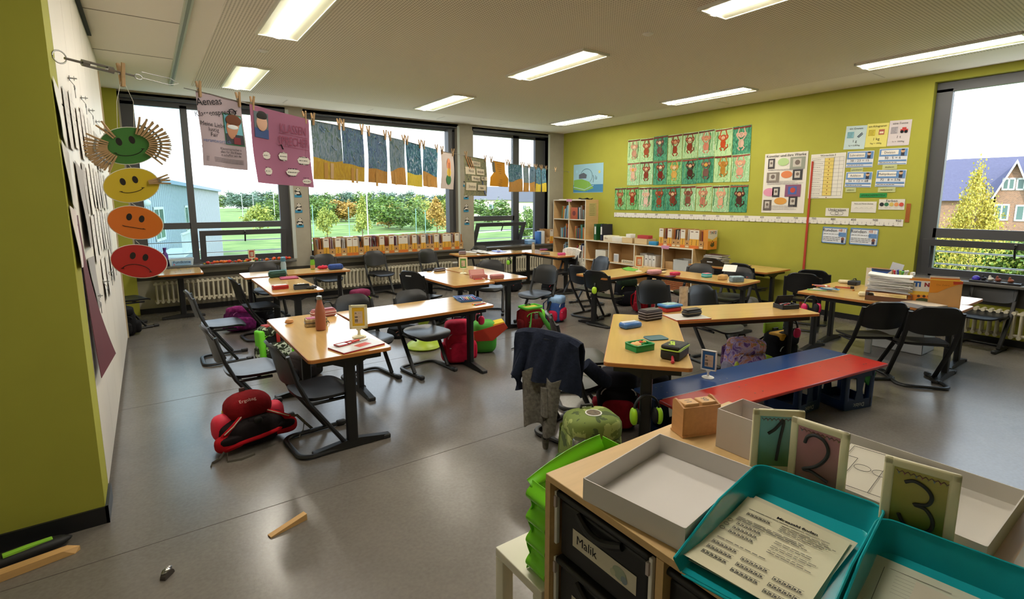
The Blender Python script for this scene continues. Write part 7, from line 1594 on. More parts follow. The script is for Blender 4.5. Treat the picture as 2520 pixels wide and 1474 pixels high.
# angled desk
lbx = pcase(1648, 765, -10, .175, .11, .038, '#b0261f', '#7d1814', 'red lunch box with a blue clipped lid', r=.014, bands=0, pull=False, name='lunch_box', cat='lunch box'); x, y, _ = put(1648, 765); m = MB(); m.rbox((0, 0, .012), (.185, .12, .022), .008, mat('#2f76b5', .3)); m.rbox((0, 0, .0245), (.13, .08, .004), .002, mat('#8fb5b0', .4, 0, .4, 30)); o = m.build('lid', lbx); o.location = (0, 0, .0385); o['label'] = 'blue lid with a coloured picture'
booklet(1690, 781, -22, .31, .21, .008, '#c3bfb8', '#c4452a', 'white exercise book under the black rolled case'); booklet(1676, 778, -30, .30, .21, .004, '#cfcac0', '#8f8a84', 'second exercise book sticking out below the first', z=TZ-.0) if 0 else None
pcase(1702, 777, -8, .18, .075, .055, '#1b1714', '#6a5a3c', 'black rolled pencil case with tan drawing on the exercise book', z=TZ+.0085, bands=1, r=.027, top='#332a20')
opencase(1934, 758, -22, .17, .12, .038, '#23252b', '#3a3d44', 'black open pencil tin at the window end of the angled desk', lidang=115); pens(1930, 756, 5, 0, .014, 'in the black open tin', 'pens in the black open tin', cols=('#c22a24', '#1c1c20', '#c9c9cc'), dz=.034, seed=8, L_=.12)
m = MB(); x, y, _ = put(1681, 752); m.grid(lambda u, v: Vector((.05*math.cos(u*2*PI)*(1+.06*math.sin(v*8)), .03*math.sin(u*2*PI), .17*v)), 16, 8, mat('#c9b7a0', .3, 0, .25, 30, alpha=.6), th=.001); m.build('zip_bag', label='clear upright zip bag behind the red lunch box', cat='bag', loc=(x, y, TZ))
# green-wall desks
x, y, _ = put(2130, 716); 
t = thing('paper_tray', 'brown two-tier tray loaded with white papers on the green wall desk', 'paper tray', (0, 0, 0)); a, b = P(2128, 737, TZ), P(2232, 748, TZ); u = (b-a); L_ = u.length; u.normalize(); v = Vector((-u.y, u.x, 0)); v = v if v.x > 0 else -v
TM = Matrix(((u.x, v.x, 0, a.x), (u.y, v.y, 0, a.y), (0, 0, 1, TZ), (0, 0, 0, 1))); br = mat('#6b4630', .6)
t.matrix_world = TM; LW, LD = L_+.03, .25
m = MB(); m.b2((0, 0, 0), (LW, .006, .045), br); m.b2((0, 0, .0), (LW, LD, .005), br); m.b2((0, 0, 0), (.006, LD, .08), br); m.b2((LW-.006, 0, 0), (LW, LD, .08), br); m.b2((0, 0, .078), (LW, LD, .086), mat('#8a5a3a', .5)); m.build('tray', t)
rr = random.Random(9); z = .0865
for i in range(16):
    h_ = rr.uniform(.006, .013); cc = rr.choice(('#dcdad6', '#d2cfca', '#c9c9cc', '#e2e0da', '#8f8f94' if i in (4, 9) else '#d8d6d0')); m = MB(); m.grid(lambda p, q: Vector((p*(LW-.02), q*(LD-.02), .0 + .004*math.sin(p*4+i)+.002*math.cos(q*5)+ (.02*max(0, .5-p)*(i/16)))), 8, 5, mat(cc, .7), th=h_*.8)
    M2 = TM @ Matrix.Translation((.01+rr.uniform(-.012, .012), .01, z+h_)) @ Matrix.Rotation(rr.uniform(-.06, .06), 4, 'Z'); m.build('paper_bundle', label='topmost curling paper bundle in the brown tray' if i == 15 else '%s paper bundle in the brown tray, %s from the bottom' % ('grey' if cc == '#8f8f94' else 'white', ORD[i]), cat='paper', group='papers stacked in the brown tray', M=M2); z += h_
def bigfile(px0, py0, px1, py1, hh, label, deco, col='#c99c66', th=.09, wd=None):
    a, b = P(px0, py0, TZ), P(px1, py1, TZ); u = b-a; L_ = u.length; u.normalize(); v = Vector((-u.y, u.x, 0)); v = v if v.dot(a) > 0 else -v; s_ = 1 if Vector((u.y, -u.x, 0)).dot(a) < 0 else -1
    Mf = Matrix(((u.x, v.x, 0, a.x), (u.y, v.y, 0, a.y), (0, 0, 1, TZ+.0005), (0, 0, 0, 1))); t = thing('magazine_file', label, 'magazine file', M=Mf); m = MB(); k = mat(col, .75, 0, .05, 10)
    m.b2((0, 0, 0), (L_, .0025, hh), k); m.b2((0, th-.0025, 0), (L_, th, hh), k); m.b2((0, 0, 0), (L_, th, .003), k); m.b2((L_-.0025, 0, 0), (L_, th, hh), k); m.b2((0, 0, 0), (.0025, th, hh*.45), k); m.build('body', t)
    m = MB(Matrix(((1, 0, 0, 0), (0, 0, -1, -.0008), (0, 1, 0, 0), (0, 0, 0, 1)))); deco(m, L_, hh); m.build('printed_cover', t); return t, Mf, L_
def d_f1(m, w, h):
    m.rect(0, 0, w, h, 0, mat('#d8d2cb', .5)); m.rect(0, 0, w, h*.38, .0004, mat('#d9832a', .5)); m.rect(0, h*.3, w, h*.52, .0003, mat('#dbb03c', .5)); m.rect(0, h*.93, w, h, .0004, mat('#d9832a', .5))
    m.text('TI', h*.25, w*.35, h*.78, .0008, mat('#2f5a9c', .5), bold=.004); m.text('N', h*.2, w*.75, h*.78, .0009, mat('#8f2a30', .5), bold=.003)
    m.disc((w*.65, h*.17, .0008), w*.3, mat('#3f4a26', .6), 18, ry=h*.1); m.disc((w*.45, h*.33, .0009), w*.07, mat('#4a2a1c', .6), 12); m.disc((w*.68, h*.34, .0009), w*.07, mat('#4a2a1c', .6), 12); m.disc((w*.9, h*.35, .0009), w*.09, mat('#b05a2c', .6), 12)
def d_f2(m, w, h):
    m.poly([(0, h*.50), (w*.25, h*.52), (w*.55, h*.72), (w, h*.93), (w, h), (0, h)], .0004, mat('#d98a2c', .5)); m.poly([(w*.7, h*.98), (w, h*.98), (w, h*.9), (w*.72, h*.86)], .0007, mat('#c4452a', .5)); m.text('Das Zebra', h*.09, w*.4, h*.82, .0009, mat('#a8661c', .5))
bigfile(2232, 747, 2290, 752, .235, 'white and orange magazine file beside the brown paper tray', d_f1)
t, Mf2, L2_ = bigfile(2282, 752, 2362, 758, .235, 'kraft magazine file with orange wave, nearest the tall window', d_f2, wd=0)
for i, (c, lb) in enumerate((('#d9c02c', 'yellow'), ('#c4702c', 'orange'), ('#cfcac0', 'white'))):
    m = MB(); m.b2((0, 0, 0), (L2_-.02, .006, .235 + .012*i), mat(c, .6)); m.build('exercise_book', label='%s booklet inside the kraft file with orange wave' % lb, cat='book', M=Mf2 @ Matrix.Translation((.008, .02+.02*i, .004)))
q = P(2150, 700, TZ); bigfile(2128, 705, 2190, 712, .21, 'white file with a blue curve standing behind the paper tray', lambda m, w, h: (m.rect(0, 0, w, h, 0, mat('#d6cfc2', .5)), m.poly([(w*.2, h*.97), (w*.25, h*.7), (w*.5, h*.55), (w*.8, h*.75), (w, h*.97)], .0005, mat('#1f4fa0', .5)), m.poly([(w*.2, h*.99), (w*1, h*.99), (w*.85, h*.88), (w*.3, h*.90)], .0007, mat('#1a2c55', .5))))
booklet(2272, 756, 70, .26, .20, .035, '#cfc4b4', '#9c9a9c', 'thick grey ring folder in front of the kraft files', name='folder')
pcase(2085, 697, -60, .17, .10, .035, '#cfc09c', '#d8d0b8', 'oval cream plastic tub at the back of the green wall desk', r=.03, bands=1, pull=False, name='plastic_tub', cat='box'); pcase(2131, 729, -70, .125, .08, .040, '#d2c8a2', '#dcd4b5', 'square cream plastic box in the middle of the green wall desk', r=.014, bands=1, pull=False, name='plastic_box', cat='box')
x, y, _ = put(2078, 709); t = thing('red_ruler_set', 'pair of red rulers with a dark clasp', 'ruler', (x, y, TZ), R(-70))
for k in range(2): m = MB(); m.box((0, .018*k-.01, .004+.006*k), (.17, .014, .005), mat('#b02f22', .4)); m.build('ruler', t)
m = MB(); m.rbox((.07, 0, .014), (.035, .045, .026), .004, mat('#2a2422', .4)); m.build('clasp', t)
for i, (px, py, rz, c, lb) in enumerate(((2010, 714, -58, '#5f9a4a', 'green'), (2024, 714, -72, '#c9c9c4', 'white'), (2036, 712, -50, '#2a2f38', 'black'), (2042, 716, -80, '#3a80b5', 'blue'), (2020, 709, -66, '#c4552a', 'orange'))):
    x, y, _ = put(px, py); m = MB(); m.box((0, 0, .003), (.17, .06, .006), mat(c, .5, 0, .2, 30)); m.rect(-.06, -.02, .05, .015, .0065, mat('#c9c2b8', .5)); m.build('flat_pouch', label='%s flat pencil folder in the fan at the near end of the green wall desk' % lb, cat='folder', group='flat folders fanned out on the green wall desk', loc=(x, y, TZ+.0065*i), rz=R(rz))
pens(2020, 712, 6, -62, .013, 'strewn over the flat folders', 'pens over the flat folders', dz=.04, seed=12, L_=.13)
x, y, _ = put(2090, 714); m = MB(); m.rbox((0, 0, .006), (.02, .014, .012), .003, mat('#b06a1c', .5)); m.build('eraser', label='tiny amber eraser on the green wall desk', cat='eraser', loc=(x, y-.04, TZ))
x, y, _ = put(2110, 694); m = MB(); m.rbox((0, 0, .025), (.13, .09, .05), .01, mat('#17181c', .5)); m.tube([(-.05, 0, .05), (-.03, 0, .07), (.03, 0, .07), (.05, 0, .05)], .005, M_frame, 6); m.build('camera_bag', label='small black bag with handle at the wall side of the desk', cat='bag', loc=(6.40, 2.38, TZ))
cx, cy = 6.40, 1.97
t = thing('pen_pot', 'pot crammed with coloured markers behind the files', 'pot', (cx, cy, TZ)); m = MB(); m.lathe([(.04, 0), (.045, .1), (.042, .1), (.038, .005)], mat('#7a8f5a', .5), 16); m.build('pot', t)
rr = random.Random(31)
for i, (c, lb) in enumerate((('#3f9a3f', 'green'), ('#c9c9cc', 'white'), ('#b52a3c', 'red'), ('#2c3f9a', 'blue'), ('#8fbf4a', 'lime'), ('#d9d4cc', 'cream'), ('#3a3a4a', 'dark'))):
    m = MB(); dx, dy = rr.uniform(-.05, .05), rr.uniform(-.05, .05); m.tube([(0, 0, .01), (dx, dy, .19+rr.uniform(0, .05))], .008, mat(c, .4), 8); m.ball((dx, dy, .2), .013, mat(c, .4)); m.build('marker', label='%s marker standing in the crammed pot' % lb, cat='marker', group='markers in the pot', loc=(cx+dx*.3, cy+dy*.3, TZ))
t = thing('spray_bottle', 'clear white spray bottle near the window jamb', 'bottle', (6.42, 1.86, TZ)); m = MB(); m.lathe([(.035, 0), (.037, .01), (.037, .11), (.015, .15), (.015, .17)], mat('#c9d0cf', .2), 16); m.build('body', t); m = MB(); m.box((0, 0, .185), (.07, .025, .03), M_white); m.tube([(-.03, 0, .18), (-.05, 0, .15)], .005, M_white, 6); m.build('nozzle', t)
m = MB(); m.box((0, 0, .14), (.005, .11, .28), mat('#c3c8d6', .4), rot=Euler((.2, .1, 0))); m.build('plastic_card', label='pale bluish plastic sheet sticking out above the pen pot', cat='card', loc=(6.44, 2.03, TZ))
cr = P(2238, 868, 0); carton('white_crate', 'large white plastic crate under the green wall desks', 'crate', cr.y+.14, .0, .50, .36, .27, '#c9ccd0', x=cr.x-.02, open_=True, rough=.4)
cr = P(2133, 868, 0); carton('pedestal', 'narrow pale board standing under the green wall desks', 'board', cr.y, .0, .06, .03, .36, '#a9aca8', x=cr.x)

# ============================================================= BAGS ON THE FLOOR
def backpack(px, py, rz, w, d, h, body, front, lid, trim, label, tilt=(0, 0), xy=None, name='school_bag', pocket=True, z=0, straps=True, noise_=.15, parts=None, cat='school bag'):
    p = P(px, py, 0) if xy is None else Vector((*xy, 0)); t = thing(name, label, cat, (p.x, p.y, z), rot=(R(tilt[0]), R(tilt[1]), R(rz)))
    B = body if not isinstance(body, str) else cloth(body, noise_, 25); Fm = front if not isinstance(front, str) else cloth(front, noise_, 30); Lm = lid if not isinstance(lid, str) or not lid else cloth(lid, noise_, 25)
    m = MB(); m.ball((0, 0, h*.46), (w/2, d/2, h*.46), B, .42, 16, 28, fn=lambda x, y, zz: (x*(1-.10*(zz/h)), y*(1-.22*max(0, zz/h)) + .004*math.sin(zz*60), zz)); m.build('body', t)
    if lid: m = MB(); m.ball((0, -d*.05, h*.83), (w*.47, d*.50, h*.17), Lm, .55, 12, 26, fn=lambda x, y, zz: (x, y*1.06, zz + .02*(y < 0)*(-y/d))); m.build('lid', t)
    if pocket: m = MB(); m.ball((0, -d*.46, h*.30), (w*.40, d*.20, h*.24), Fm, .5, 12, 24); m.build('front_pocket', t)
    for s_ in (-1, 1):
        m = MB(); m.ball((s_*w*.5, 0, h*.27), (w*.11, d*.34, h*.21), Fm, .6, 10, 18); m.build('side_pocket', t)
        if straps: m = MB(); m.tube([(s_*w*.22, d*.44, h*.86), (s_*w*.30, d*.72, h*.70), (s_*w*.34, d*.70, h*.36), (s_*w*.36, d*.5, h*.10)], [w*.05, w*.07, w*.06, w*.03], B, 8, flat=.35, up=(1, 0, 0)); m.build('strap', t)
    m = MB(); m.tube([(-w*.12, d*.25, h*.97), (-w*.10, d*.25, h*1.03), (w*.10, d*.25, h*1.03), (w*.12, d*.25, h*.97)], .008, mat('#1c1c1e', .6), 6); m.build('handle', t)
    tm = mat(trim, .45); m = MB(); m.tube([(w*.42*math.cos(a), -d*.52 + .06*d*abs(math.cos(a)), h*(.62 + .16*math.sin(a))) for a in [PI*k/12 for k in range(13)]], .004, tm, 6); m.tube([(-w*.40, -d*.60, h*.42), (w*.40, -d*.60, h*.42)], .004, tm, 6); m.build('trim_band', t)
    return t
floral = streaks('floral_purple', ['#4a2a6e', '#7a56a0', '#b9a8cc', '#c4764a', '#6a8a5a'], 14, (1, 1, 1)); camo = streaks('green_camouflage', ['#3f4f22', '#6a7a35', '#97a25a', '#566a2c'], 9, (1, 1, 1), dist=.3); camo2 = streaks('lime_camouflage', ['#131512', '#2a3a1c', '#c9d6c4', '#161816'], 16, (1, 1, 1), dist=2)
# the big red bag lying open in front
p = P(625, 1085, 0); t = thing('school_bag', 'large red backpack with dark red bonnet lid lying beside the copper bottle desk', 'school bag', (p.x, p.y, 0), rot=(0, 0, R(12))); rd = cloth('#b3121f', .12, 25); dr = cloth('#7a0c14', .1, 30); bk = cloth('#1a1416', .1, 30); nr = mat('#e02a48', .6)
m = MB(); m.ball((0, .02, .10), (.205, .15, .10), bk, .55, 14, 30, fn=lambda x, y, z: (x*(1+.12*math.sin(y*9)), y, z*(1 - .25*abs(x)/.2))); m.build('body', t)
m = MB(); m.ball((0, .07, .225), (.145, .13, .095), dr, .85, 14, 28); m.build('lid', t)
m = MB(); m.text('Ergobag', .032, 0, 0, 0, mat('#c9a8a0', .6), M=Matrix.Translation((-.03, -.030, .300)) @ Matrix.Rotation(R(42), 4, 'X')); m.build('lettering', t)
for s_ in (-1, 1):
    m = MB(); m.ball((s_*.16, .06, .13), (.065, .06, .085), nr, .7, 10, 18); m.build('side_wing', t)
    m = MB(); m.ball((s_*.155, -.075, .075), (.10, .05, .045), rd, .7, 12, 20, fn=lambda x, y, z: (x, y, z*(1+.3*(x*s_/.1)))); m.ball((s_*.16, -.095, .095), (.075, .035, .028), bk, .7, 10, 16); m.build('hip_fin', t)
    m = MB(); m.tube([(s_*.08, -.03, .19), (s_*.14, -.07, .16), (s_*.21, -.08, .12)], [.022, .026, .018], rd, 8, flat=.5); m.tube([(s_*.08, -.045, .205), (s_*.14, -.085, .175), (s_*.20, -.095, .14)], .004, mat('#b9a08a', .6), 6); m.build('shoulder_strap', t)
m = MB(); m.ball((0, -.075, .125), (.075, .035, .07), bk, .6, 12, 20); m.build('back_padding', t)
m = MB(); m.grid(lambda u, v: Vector(((u-.5)*(.105-.03*(1-v)), -.114 + .012*v*v, .095 + .075*v)), 8, 6, mat('#a8896a', .7), th=.004); m.build('grip_patch', t)
m = MB(); m.ball((0, -.102, .175), (.026, .02, .022), mat('#0c0a0b', .8), .8); m.build('grip_hole', t)
m = MB(); m.tube([(-.2, -.11, .055), (-.1, -.135, .075), (0, -.14, .08), (.1, -.13, .085), (.2, -.09, .10)], .013, rd, 8); m.build('piping', t)
m = MB(); m.rbox((-.01, .12, .325), (.035, .012, .03), .004, mat('#4a3430', .6)); m.build('loop', t)
ws2 = mat('#5f5a52', .8)
for s_, pts in ((-1, [(-.20, -.10, .05), (-.25, -.14, .02), (-.29, -.13, .004), (-.31, -.17, .004)]), (-1, [(-.20, -.12, .03), (-.22, -.18, .004), (-.15, -.21, .004), (-.07, -.20, .004)]), (1, [(.20, -.06, .12), (.26, -.08, .12), (.30, -.12, .06), (.34, -.15, .005)]), (1, [(.30, -.10, .08), (.27, -.14, .03), (.22, -.18, .004)])):
    m = MB(); m.tube(pts, .010, ws2, 6, flat=.25); m.build('webbing', t)
m = MB(); m.tube([(.19 + .022*math.cos(a), .08, .19 + .03*math.sin(a)) for a in [k*PI/6 for k in range(12)]], .0012, M_ink, 4, closed=True); m.build('elastic_loop', t)
m = MB(); m.box((-.13, .10, .21), (.03, .02, .03), mat('#c9c43a', .6)); m.box((.15, .12, .215), (.03, .02, .03), mat('#5f9a3a', .6)); m.build('green_tabs', t)
backpack(680, 885, 8, .30, .22, .36, '#1c1d1f', camo2, camo2, '#7fd62c', 'lime green and black patterned satchel under the copper bottle desk', tilt=(-6, 0)); p = P(668, 880, 0); m = MB()
for s_ in (-1, 1): m.rbox((s_*.14, -.03, .17), (.055, .18, .30), .02, mat('#6fd62a', .6))
m.rbox((0, -.125, .235), (.035, .012, .09), .005, mat('#a82420', .5)); m.rbox((0, -.03, .35), (.20, .16, .03), .01, mat('#a82420', .6)); o = m.build('side_panels', bpy.data.objects['school_bag.001'] if 'school_bag.001' in bpy.data.objects else None); o['label'] = 'lime side panels and red clasp'
backpack(590, 815, 20, .30, .22, .30, '#5a1a50', '#7a2468', '#8a2a70', '#b96aa8', 'shiny purple bag slumped on the floor under two chairs', tilt=(-12, 10), noise_=.5)
backpack(648, 800, 60, .26, .20, .26, '#121316', '#1a1a20', '#101114', '#3a3a44', 'black bag hidden behind the purple one')
backpack(618, 768, 10, .28, .20, .22, '#1b1c24', '#262833', '#17181f', '#8f8fa0', 'dark bag with grey lining under the red box desk', xy=(1.18, 6.25))
backpack(718, 800, 30, .26, .20, .24, '#3a3436', '#2a2628', '#4a4446', '#7fc63a', 'grey-brown bag with lime stripe behind the copper bottle desk', xy=(1.05, 4.72))
backpack(862, 790, 10, .28, .20, .36, '#141820', '#8fbf2c', '#7a2c4c', '#a9d62c', 'dark bag with lime and plum lid beside the window-side desk leg', xy=(2.32, 6.93))
backpack(1170, 885, -18, .29, .22, .42, '#c01f3c', '#b31a3a', '#c8284a', '#d9c4c8', 'bright pink-red backpack leaning on the end leg of the long desk', xy=(2.40, 4.28))
backpack(1305, 810, 0, .28, .20, .30, '#6d1216', '#5a1014', '', '#4fae2c', 'open red and green satchel with yellow inside standing alone', tilt=(0, 0)); sb = [o for o in C.objects if o.name.startswith('school_bag') and o.get('label', '').startswith('open red and green')][0]
m = MB(); m.tube(ringpts(.25, .17, .03, .285), .016, mat('#4fae2c', .6), 8, closed=True); m.build('green_rim', sb); m = MB(); m.prism(rr2(.225, .15, .03), .25, .283, mat('#cfc03a', .6)); m.build('yellow_lining', sb)
m = MB(); m.ball((.16, -.02, .16), (.035, .05, .08), mat('#7fe63a', .5), .7); m.build('green_net_pocket', sb)
for s_ in (-1, 1): m = MB(); m.tube([(s_*.06, -.10, .22), (s_*.11, -.15, .12), (s_*.16, -.19, .03), (s_*.20, -.20, .012)], [.018, .026, .03, .02], mat('#3f8a2c', .6), 8, flat=.4); m.build('green_strap', sb)
m = MB(); m.rbox((0, -.115, .14), (.055, .02, .14), .012, mat('#4a3f3c', .5)); m.text('Ergobag', .02, 0, 0, 0, M_paper, M=Matrix.Translation((0, -.115, .23)) @ Matrix.Rotation(PI/2, 4, 'X')); m.build('back_grip', sb)
p = P(1215, 805, 0); t = thing('school_bag', 'green and red open satchel with yellow papers behind the pink-red backpack', 'school bag', (2.78, 4.42, 0), rot=(0, 0, R(-25))); m = MB(); m.ball((0, 0, .17), (.13, .10, .17), mat('#3f9a2c', .6), .5, 12, 22); m.build('body', t)
m = MB(); m.prism([(-.12, .16), (.20, .24), (.24, .19), (.08, .06), (-.10, .06)], -.10, .10, mat('#a8341c', .6), M=Matrix(((1, 0, 0, 0), (0, 0, 1, 0), (0, 1, 0, .08), (0, 0, 0, 1)))); m.build('lid', t); m = MB(); m.prism([(-.10, .27), (.20, .33), (.21, .32), (-.09, .25)], -.08, .08, mat('#d9c030', .5), M=Matrix(((1, 0, 0, 0), (0, 0, 1, 0), (0, 1, 0, .0), (0, 0, 0, 1)))); m.build('yellow_folder', t)
m = MB(); m.tube([(1.0-1, 0, .01), (.10, .04, .004), (.16, -.02, .004), (.24, .02, .004)], .006, mat('#3a3c3e', .7), 6, flat=.4); m.build('strap_end', label='loose grey strap lying on the floor between two satchels', cat='strap', loc=(3.05, 4.30, .0))
backpack(1540, 750, -20, .31, .22, .42, '#0f1015', '#111218', '#1b2a1c', '#b5d64a', 'black backpack with lime piping standing before the low shelf')
backpack(1625, 735, 10, .30, .20, .32, '#b31a2c', '#a01828', '#c42438', '#8a6a68', 'red bag hanging behind the shelf-side desk leg', xy=(5.72, 4.78), z=.0)
backpack(1428, 745, 30, .26, .20, .34, '#3a5a9a', '#c8284a', '#8fb0d6', '#d9d9dc', 'blue and pink bag between two chairs near the low shelf', xy=(4.30, 5.05)); backpack(1422, 772, 40, .22, .16, .14, '#3a3c40', '#8f2c34', '#2a2c30', '#c9c9cc', 'small grey and red bag under the blue and pink one', xy=(4.22, 4.80), straps=False) if 0 else None
backpack(1555, 1010, -40, .28, .20, .42, '#17161a', '#8f1628', '#1a1a24', '#c9c4cc', 'black and red backpack behind the leg of the lunch box desk', xy=(2.58, 2.36)); backpack(1640, 1010, -20, .24, .18, .28, '#1a1618', '#5a1820', '#161214', '#8a2430', 'dark bag under the desk end of the painted bench', xy=(3.02, 2.42))
bp_ = backpack(1425, 1120, -20, .31, .24, .45, camo, '#3f5f2c', camo, '#6a8a4a', 'green camouflage backpack with round badge beside the jacket chair', xy=(1.86, 1.88), tilt=(0, 0)); m = MB(); m.disc((0, 0, 0), .045, mat('#c9ccc4', .3), 24, t=.004); m.disc((0, 0, .0045), .038, mat('#5a4a30', .5, 0, .5, 60), 22); m.M = None; o = m.build('badge', bp_); o.location = (.0, -.03, .452)
t = thing('drinking_bottle', 'steel capped bottle with orange stripe in the camouflage backpack pocket', 'bottle', (1.70, 1.80, .14)); m = MB(); m.lathe([(.033, 0), (.036, .01), (.036, .16), (.03, .18)], mat('#7fae4a', .4), 20); m.build('body', t); m = MB(); m.lathe([(.032, .18), (.034, .184), (.034, .225), (.028, .232), (0, .232)], M_steel, 20); m.build('cap', t); m = MB(); m.rbox((-.03, -.022, .10), (.03, .012, .12), .005, mat('#d9481c', .5)); m.build('stripe', t)
backpack(1878, 880, -25, .30, .24, .40, floral, '#8f8ca0', floral, '#c9c4d6', 'purple floral satchel with silver pocket beside the blue bench', xy=(4.13, 2.32)); backpack(1978, 862, -10, .29, .22, .40, '#14161a', '#8fae2c', '#17191c', '#c9d6d0', 'black and lime open satchel between the bench and green wall desk', xy=(4.62, 2.27))
sb = [o for o in C.objects if o.name.startswith('school_bag') and o.get('label', '').startswith('black and lime open')][0]; m = MB(); m.rbox((0, -.04, .37), (.25, .15, .06), .02, mat('#d9a41c', .6)); m.rbox((0, .08, .42), (.24, .03, .10), .01, mat('#9ac62c', .6)); m.build('open_flap', sb)
t = [o for o in C.objects if o.name.startswith('school_bag') and o.get('label', '').startswith('purple floral')][0]; m = MB(); m.ball((-.14, -.10, .18), (.02, .02, .05), mat('#b8c43a', .4)); m.ball((-.05, -.16, .14), (.04, .03, .04), mat('#c01f34', .5)); m.box((.04, -.155, .09), (.04, .012, .06), mat('#e0481c', .6)); m.build('tags', t)
backpack(1195, 690, 0, .30, .20, .30, '#16213f', '#1c2a4c', '#131c36', '#2c3f6a', 'dark blue shiny bag under the corner window desk', xy=(5.05, 7.88), noise_=.4, z=.0); backpack(1290, 715, 15, .30, .22, .30, '#111215', '#17181c', '#141518', '#c4482c', 'black bag with lime tag under the joint of the corner desks', xy=(5.15, 7.25)); backpack(1348, 715, 20, .26, .18, .20, '#101114', '#17181a', '#141416', '#a82c40', 'low black bag behind the chair at the open satchel', xy=(5.55, 6.72), straps=False)
backpack(1080, 715, 0, .26, .18, .24, '#5a4636', '#3a2c24', '#6a5442', '#b9a07c', 'brown striped bag under the dark maroon case', xy=(3.05, 6.02)); backpack(1112, 735, 20, .22, .16, .22, '#2a1c3a', '#4a2a4c', '#1f1828', '#3f8a5a', 'dark purple bag under the middle desk', xy=(3.12, 5.45)); backpack(930, 745, 10, .30, .2, .12, '#101214', '#1a1c1e', '#141618', '#6a4030', 'flat black bag lying behind the long desk', xy=(2.32, 5.52), straps=False)
backpack(350, 780, 0, .42, .30, .34, '#0f0f11', '#141416', '#111113', '#1f1f22', 'bulky black bag in the dark corner behind the cupboard', xy=(-.42, 7.45), straps=False)
m = MB(); p = P(1848, 752, 0); m.ball((0, 0, .06), (.13, .09, .06), mat('#b9bcc2', .7), n=12, k=24, fn=lambda a, b, c: (a*(1+.1*math.sin(b*70)), b*(1+.15*math.sin(a*60)), c*(1+.3*math.cos(a*55+b*40)))); m.build('cloth', label='crumpled grey-white cloth on the floor behind the angled desk', cat='cloth', loc=(p.x, p.y, .0)); 
# wobble stool
t = thing('wobble_stool', 'lime and white wobble stool behind the long desk', 'stool', (2.33, 4.93, 0)); lg = mat('#a8c43c', .4); m = MB(); m.lathe([(.17, 0), (.19, .02), (.17, .05), (.06, .09), (.045, .16), (.05, .26), (.09, .33)], lg, 28); m.build('base', t); m = MB(); m.lathe([(.05, .31), (.14, .325), (.165, .345), (.165, .365), (.13, .372)], mat('#cdd2c0', .4), 30); m.build('seat', t); m = MB(); m.disc((0, 0, .372), .13, mat('#7a7f82', .7), 28, t=.004); m.build('cushion', t)
# ============================================================= EARMUFFS hanging from the desk ends
def earmuff(x, y, z, rz, col, label, s_=1.0):
    t = thing('earmuffs', label, 'earmuffs', (x, y, z), R(rz)); t.scale = (s_, s_, s_); c = mat(col, .35)
    m = MB(); m.tube([(.065*math.cos(a), 0, -.02 + .075*math.sin(a) - .03) for a in [PI*k/12 for k in range(13)]], .006, M_frame, 7, flat=1.6); m.build('headband', t)
    for q in (-1, 1):
        m = MB(); m.ball((q*.066, 0, -.085), (.018, .032, .045), c, .85, 12, 20); m.build('ear_cup', t)
        m = MB(); m.ball((q*.046, 0, -.085), (.014, .030, .040), mat('#141416', .7), .8, 10, 18); m.build('cushion', t)
    return t
earmuff(2.56, 4.14, .52, 70, '#d0204e', 'pink earmuffs hanging over the pink-red backpack'); earmuff(4.56, 2.14, .52, 60, '#d6205e', 'pink earmuffs hanging above the purple floral satchel')
earmuff(5.38, 2.36, .60, -30, '#d6205e', 'pink earmuffs at the near corner of the green wall desk', 1.15); earmuff(2.29, 1.86, .42, -30, '#a8e02c', 'lime earmuffs hanging at the leg of the lunch box desk', 1.15)
earmuff(4.50, 4.52, .56, 30, '#b5dc34', 'lime earmuffs hanging from the orange card desk'); earmuff(5.42, 4.42, .54, 50, '#5fc63a', 'green earmuffs hanging between the two shelf-side desks'); earmuff(1.52, 5.62, .46, 20, '#6fd62c', 'green earmuffs hanging under the red box desk'); earmuff(5.28, 7.52, .56, 40, '#8fd63a', 'green earmuffs hanging from the corner window desk')
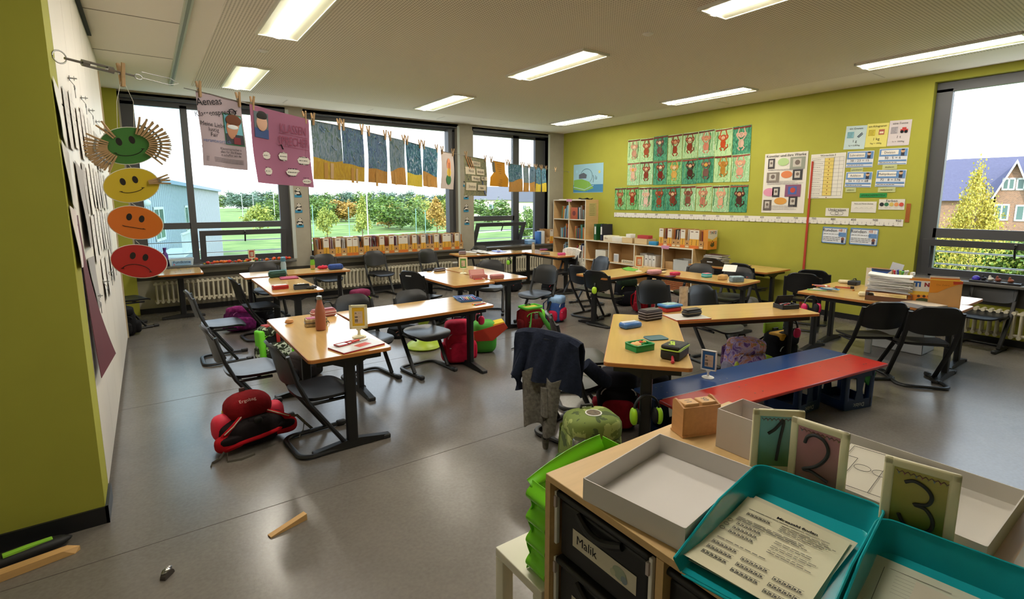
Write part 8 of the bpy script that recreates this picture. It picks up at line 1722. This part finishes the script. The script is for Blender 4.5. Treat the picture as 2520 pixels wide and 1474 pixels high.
# ============================================================= CLOTHES ON CHAIRS
def drape(o, label, name, cat, col, w=.44, front=.20, back=.30, top=.735, off=-.262, arm=None, seed=1, rough=.9):
    """garment folded over a backrest; local chair frame"""
    t = thing(name, label, cat, o.location, o.rotation_euler.z); mm = cloth(col, .2, 40)
    def fn(u, v):
        y = (u-.5)*w*(1+.18*(1-v)); s_ = v*(front+back) - back       # negative: hanging behind
        ph = .012*math.sin(u*17+seed) + .008*math.sin(u*31+v*9)
        droop = .09*abs(2*u-1)**3
        if s_ < 0: x, z = off - .026 + ph - .05*min(1, -s_/back)*math.sin(u*PI), top + s_ - droop*.5
        else: x, z = off + .030 + ph*.6, top - s_ - droop*.4
        if abs(s_) < .03: x = off - .0 + .028*s_/.03; z = top + .016*(1 - (s_/.03)**2) - droop*.4
        return (x, y, z)
    m = MB(); m.grid(fn, 26, 24, mm, th=.010); m.build('body', t); 
    if arm:
        for i, pts in enumerate(arm): m = MB(); m.tube(pts, [.045, .05, .045, .035][:len(pts)], cloth(col, .25, 40), 12, flat=.6); m.build('sleeve', t)
    return t
cj = chairs[25]
drape(cj, 'dark navy jacket with turned-out grey lining hung over a chair', 'jacket', 'jacket', '#1c2233', w=.46, front=.24, back=.30, top=.745, arm=[[(-.27, .17, .60), (-.34, .20, .45), (-.33, .17, .36)], [(-.14, -.20, .56), (-.02, -.24, .45), (.10, -.22, .385)]])
t = thing('grey_sweater', 'grey knitted sweater hanging below the navy jacket to the floor', 'sweater', cj.location, cj.rotation_euler.z); gw = cloth('#6a665f', .3, 50)
m = MB(); m.grid(lambda u, v: ((-.315 - .03*math.sin(u*9) - .02*(1-v)), (u-.5)*.30*(.75+.25*v), .14 + .36*v - .03*math.sin(u*7)), 18, 14, gw, th=.012); m.build('body', t); m = MB(); m.tube([(-.33, -.03, .42), (-.345, -.05, .25), (-.33, -.04, .10), (-.32, -.03, .02)], [.045, .05, .042, .03], gw, 12, flat=.6); m.build('sleeve', t)
cw = chairs[14]; drape(cw, 'white hooded jacket draped over the chair before the bookcase', 'jacket', 'jacket', '#d6d2c8', w=.42, front=.16, back=.40, top=.745, seed=4, arm=[[(-.28, .18, .60), (-.33, .20, .42), (-.31, .17, .28)]])
